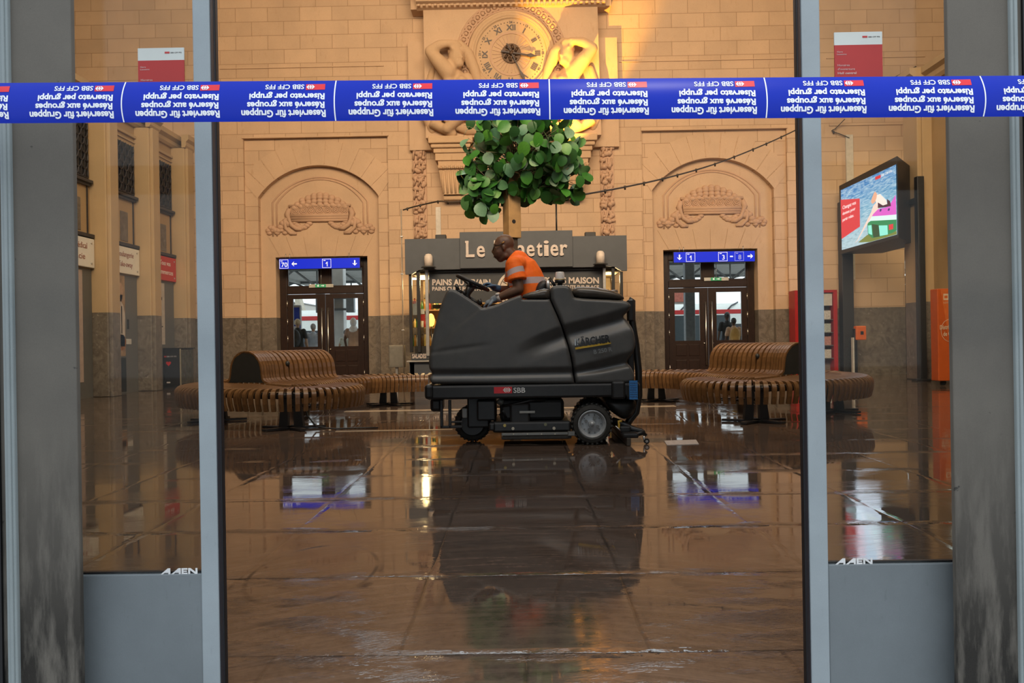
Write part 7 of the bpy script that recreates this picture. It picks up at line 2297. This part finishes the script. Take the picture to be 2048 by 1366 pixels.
for k in range(4):
    z = 0.42 + .30 * k
    q = MB(); q.box((X0 + .09, YR + .04, z - .02), (X1 - .09, YR + .26, z)); q.build('shelf', mat('rack_shelf', (0.10, 0.10, 0.10), .4), th)
    for j in range(4):
        x = X0 + .11 + j * (X1 - X0 - .22) / 4; w = (X1 - X0 - .22) / 4 - .015
        t_ = tag(MB().box((x, YR + .08, z + .001), (x + w, YR + .14, z + .20)).build('newspaper', (mat('paper_pale', (.50, .48, .46), .6, var=.3, scale=40), mat('paper_rose', (.42, .22, .20), .6, var=.3, scale=40), mat('paper_grey', (.38, .42, .40), .6, var=.3, scale=40))[(k + j) % 3]), '%s newspaper %s on the %s shelf of the red rack' % (('pale', 'rose', 'grey')[(k + j) % 3], ('at the left end', 'second from the left', 'third from the left', 'at the right end')[j], ('lowest', 'second lowest', 'second highest', 'top')[k]), 'newspaper', 'newspapers in the red rack')

# ticket validator on its post
c = at(1719, 666, 18.2)
th = thing('ticket_machine', 'small orange ticket box on a white and black post right of the newspaper rack', 'ticket machine', (c.x, 18.2, 0))
q = MB(); q.box((c.x - .115, 18.1, c.z - .16), (c.x + .115, 18.26, c.z + .16), .02); q.build('case', mat('validator_orange', (0.62, 0.13, 0.02), .4), th)
q = MB(); q.box((c.x - .02, 18.09, c.z - .04), (c.x + .05, 18.11, c.z + .04), .005); q.build('slot', M_black, th)
q = MB(); q.box((c.x - .14, 18.15, 0), (c.x - .07, 18.25, c.z + .1), .01); q.build('post', M_black, th)
q = MB(); q.box((c.x - .18, 18.14, 0), (c.x - .145, 18.24, c.z - .1), .005); q.build('white_strip', mat('post_white', (.5, .49, .46), .5), th)

# orange lottery banner stand
YO = 14.3
th = thing('banner_stand', 'tall orange stand reading Distributeur de Chance beside the right column', 'banner', (at(1895, 765, YO).x, YO, 0))
X0, X1 = at(1876, 690, YO).x, at(1938, 690, YO).x; Z1 = at(1895, 577, YO).z; Z0 = at(1895, 762, YO).z
q = MB(); q.box((X0, YO, Z0), (X1, YO + .25, Z1), .015); q.build('cabinet', mat('banner_orange', (0.48, 0.085, 0.010), .45, var=.06), th)
Yf_ = YO - .004
q = MB(); q.slab([(X0 + .06, Z1 - .02), (X0 + .20, Z1 - .02), (X0 + .50, Z0 + .05), (X0 + .30, Z0 + .05)], [], Yf_, YO + .002); q.build('pale_stripe', mat('banner_orange2', (0.56, 0.13, 0.025), .45), th)
c = at(1899, 661, YO); M_cr = mat('banner_cream', (.62, .48, .34), .5)
q = MB(); n = 32; q.slab([(c.x + .155 * math.cos(2 * PI * a / n), c.z + .20 * math.sin(2 * PI * a / n)) for a in range(n)], [[(c.x + .148 * math.cos(2 * PI * a / n), c.z + .193 * math.sin(2 * PI * a / n)) for a in range(n)]], Yf_ - .003, Yf_ + .001); q.build('circle', M_cr, th)
for s_, y, w in (('Distributeur', 659, .36), ('de Chance', 672, .30)):
    p = at(1879.5, y, YO); q = MB(); q.text(s_, (p.x + (.06 if 'de' in s_ else 0), Yf_ - .002, p.z), (1, 0, .05), (0, 0, 1), height=.075, width=w, depth=.003, bold=.02); q.build('lettering', M_cr, th)
p = at(1890, 600, YO); q = MB(); q.slab([(p.x - .03, p.z), (p.x + .06, p.z), (p.x + .06, p.z + .11), (p.x - .03, p.z + .11)], [[(p.x - .015, p.z + .03), (p.x + .045, p.z + .03), (p.x + .045, p.z + .08), (p.x - .015, p.z + .08)]], Yf_ - .003, Yf_ + .001); q.build('emblem', M_cr, th)
p = at(1887, 607, YO); q = MB(); q.text('LOTERIE', (p.x, Yf_ - .002, p.z), (1, 0, 0), (0, 0, 1), height=.028, width=.16, depth=.003); q.build('lettering', M_cr, th)
for px in (1892, 1930):
    p = at(px, 769, YO); q = MB(); q.cyl((p.x, YO + .08, .055), (p.x, YO + .12, .055), .05, n=18); q.box((p.x - .03, YO + .07, .06), (p.x + .03, YO + .13, Z0 + .01)); q.build('castor', M_black, th)

# ------------------------------------------------------------------ recycling bin by the left piers
YQ = 17.75
X0, X1 = -7.98, at(362.5, 740, YQ).x; Z1 = at(342, 698, YQ).z
th = thing('recycling_bin', 'dark recycling bin with a red heart beside the pier nearest the back wall', 'bin', ((X0 + X1) / 2, YQ, 0))
q = MB(); q.box((X0, YQ, .06), (X1, YQ + .68, Z1), .01); q.build('body', mat('bin_dark', (0.020, 0.018, 0.017), .25), th)
q = MB()
for k in range(7): q.box((X1 - .002, YQ + .03 + k * .09, .09), (X1 + .012, YQ + .09 + k * .09, Z1 - .02), .003)
q.build('side_slats', mat('bin_steel', (0.20, 0.185, 0.16), .3, .8, var=.3, scale=8), th)
q = MB(); q.box((X1 - .03, YQ - .012, .02), (X1 + .0, YQ + .012, Z1), .004); q.build('corner_strip', mat('bin_strip', (.46, .40, .30), .35, .6), th)
q = MB(); q.box((X0 - .0, YQ - .02, 0), (X1 + .02, YQ + .66, .06)); q.build('plinth', M_black, th)
q = MB(); q.box((X0 - .01, YQ - .02, Z1), (X1 + .03, YQ + .7, Z1 + .025), .006); q.build('lid', mat('bin_dark', (0.020, 0.018, 0.017), .25), th)
p = at(328, 714.5, YQ - .003); q = MB(); q.text('SBB CFF FFS', (p.x + .06, YQ - .003, p.z), (1, 0, 0), (0, 0, 1), height=.028, width=.22, depth=.002); q.build('lettering', mat('bin_print', (.55, .5, .48), .5), th)
q = MB(); q.box((p.x, YQ - .003, p.z), (p.x + .05, YQ + .001, p.z + .028)); q.build('logo', mat('bin_red', (.5, .02, .02), .4), th)
p = at(337, 727, YQ - .003)
q = MB(); hp = []
for k in range(24):
    a = 2 * PI * k / 24; hp.append((p.x + .0036 * 16 * math.sin(a) ** 3, p.z + .0036 * (13 * math.cos(a) - 5 * math.cos(2 * a) - 2 * math.cos(3 * a) - math.cos(4 * a))))
q.slab(hp, [], YQ - .004, YQ + .001); q.build('heart', mat('bin_heart', (.55, .02, .015), .4), th)
p = at(337, 765, YQ - .003); q = MB(); q.box((p.x - .04, YQ - .003, p.z - .015), (p.x + .04, YQ + .001, p.z + .015)); q.build('label', mat('bin_print', (.55, .5, .48), .5), th)

# grey meter cabinet left of the kiosk
c = at(793, 712, 17.6)
th = thing('utility_cabinet', 'small grey metal cabinet on a post left of the kiosk', 'cabinet', (c.x, 17.6, 0))
q = MB(); a = at(778, 735, 17.6); d = at(808, 690, 17.6); q.box((a.x, 17.6, a.z), (d.x, 17.82, d.z), .012); q.build('case', mat('cabinet_grey', (.21, .20, .175), .45, .2, var=.12), th)
q = MB(); q.box((a.x + .02, 17.592, a.z + .03), (d.x - .02, 17.602, d.z - .03), .004); q.build('door', mat('cabinet_grey', (.21, .20, .175), .45, .2, var=.12), th)
q = MB(); q.box((c.x - .04, 17.66, 0), (c.x + .02, 17.74, a.z + .02), .006); q.box((c.x - .11, 17.62, 0), (c.x + .10, 17.78, .015)); q.build('post', M_steel, th)

# conduits and festoon cables
M_cond = mat('conduit_white', (.52, .47, .41), .5); M_wire = mat('wire_dark', (.035, .028, .022), .5)
th = thing('conduit', 'pale square conduit rising from the kiosk roof left of the tree', 'conduit', at(876, 470, 17.4))
a, d = at(872, 472, 17.4), at(881, 414, 17.4); q = MB(); q.box((a.x, 17.4, KZ(474.5)), (d.x, 17.45, d.z), .004); q.build('channel', M_cond, th)
th = thing('conduit', 'thin steel rod conduit at the left side of the kiosk', 'conduit', (at(808, 755, 17.0).x, 17.0, 0))
a, d = at(807.5, 740, 17.0), at(807.5, 418, 17.0); q = MB(); q.cyl((a.x, 17.0, 0), (a.x, 17.0, d.z), .014, n=8); q.build('rod', mat('rod_steel', (.42, .37, .31), .4, .4), th)
for z in (1.2, 2.4, 3.2):
    q = MB(); q.box((a.x - .03, 16.97, z - .012), (a.x + .03, 17.03, z + .012), .003); q.build('clip', M_steel, th)
th = thing('conduit', 'pale conduit on the back wall behind the advertising screen', 'conduit', at(1700, 470, DW))
a, d = at(1694.5, 560, DW), at(1704.5, 270, DW); q = MB(); q.box((a.x, DW - .05, a.z), (d.x, DW - .005, d.z), .006); q.build('channel', M_cond, th)


def cable(lab, pts, r, clips, clip_r=.022):
    P = [at(*p) for p in pts]
    t_ = thing('festoon_cable', lab, 'cable', P[0], 'festoon cables')
    P2 = [P[0] * 2 - P[1]] + P + [P[-1] * 2 - P[-2]]; fine = []
    for k in range(1, len(P2) - 2):
        a, b_, c, d = P2[k - 1:k + 3]
        for t__ in range(12):
            t = t__ / 12; fine.append(.5 * ((2 * b_) + (c - a) * t + (2 * a - 5 * b_ + 4 * c - d) * t * t + (3 * b_ - a - 3 * c + d) * t ** 3))
    fine.append(P[-1])
    q = MB(); q.tube(fine, r, 6); q.build('cord', M_wire, t_)
    for k in range(clips):
        p = fine[int((k + .6) / clips * (len(fine) - 1))]
        q = MB(); q.cyl(p + Vector((0, 0, -.045)), p + Vector((0, 0, .02)), clip_r * .6, clip_r, n=8); q.build('lamp_socket', M_wire, t_)


cable('long dark festoon cable slanting from the tree up to the right door frame', [(1150, 392, 11.6), (1250, 374, 13.0), (1340, 354, 14.2), (1430, 328, 15.4), (1520, 293, 16.6), (1592, 260, 17.4), (1665, 222, 18.2), (1740, 180, 18.7), (1832, 133, 18.9)], .014, 20)
cable('short dark cable looping from the wall rod to the left of the tree crown', [(806, 420, 17.0), (830, 413, 16.9), (876, 403, 16.5), (900, 404, 15.0), (935, 402, 12.0)], .016, 5)
cable('thin cable from the slanting festoon down to the pale conduit at right', [(1690, 238, 18.7), (1672, 256, 18.9), (1664, 262, 18.9), (1680, 268, 18.9), (1699, 276, 18.9)], .010, 1)
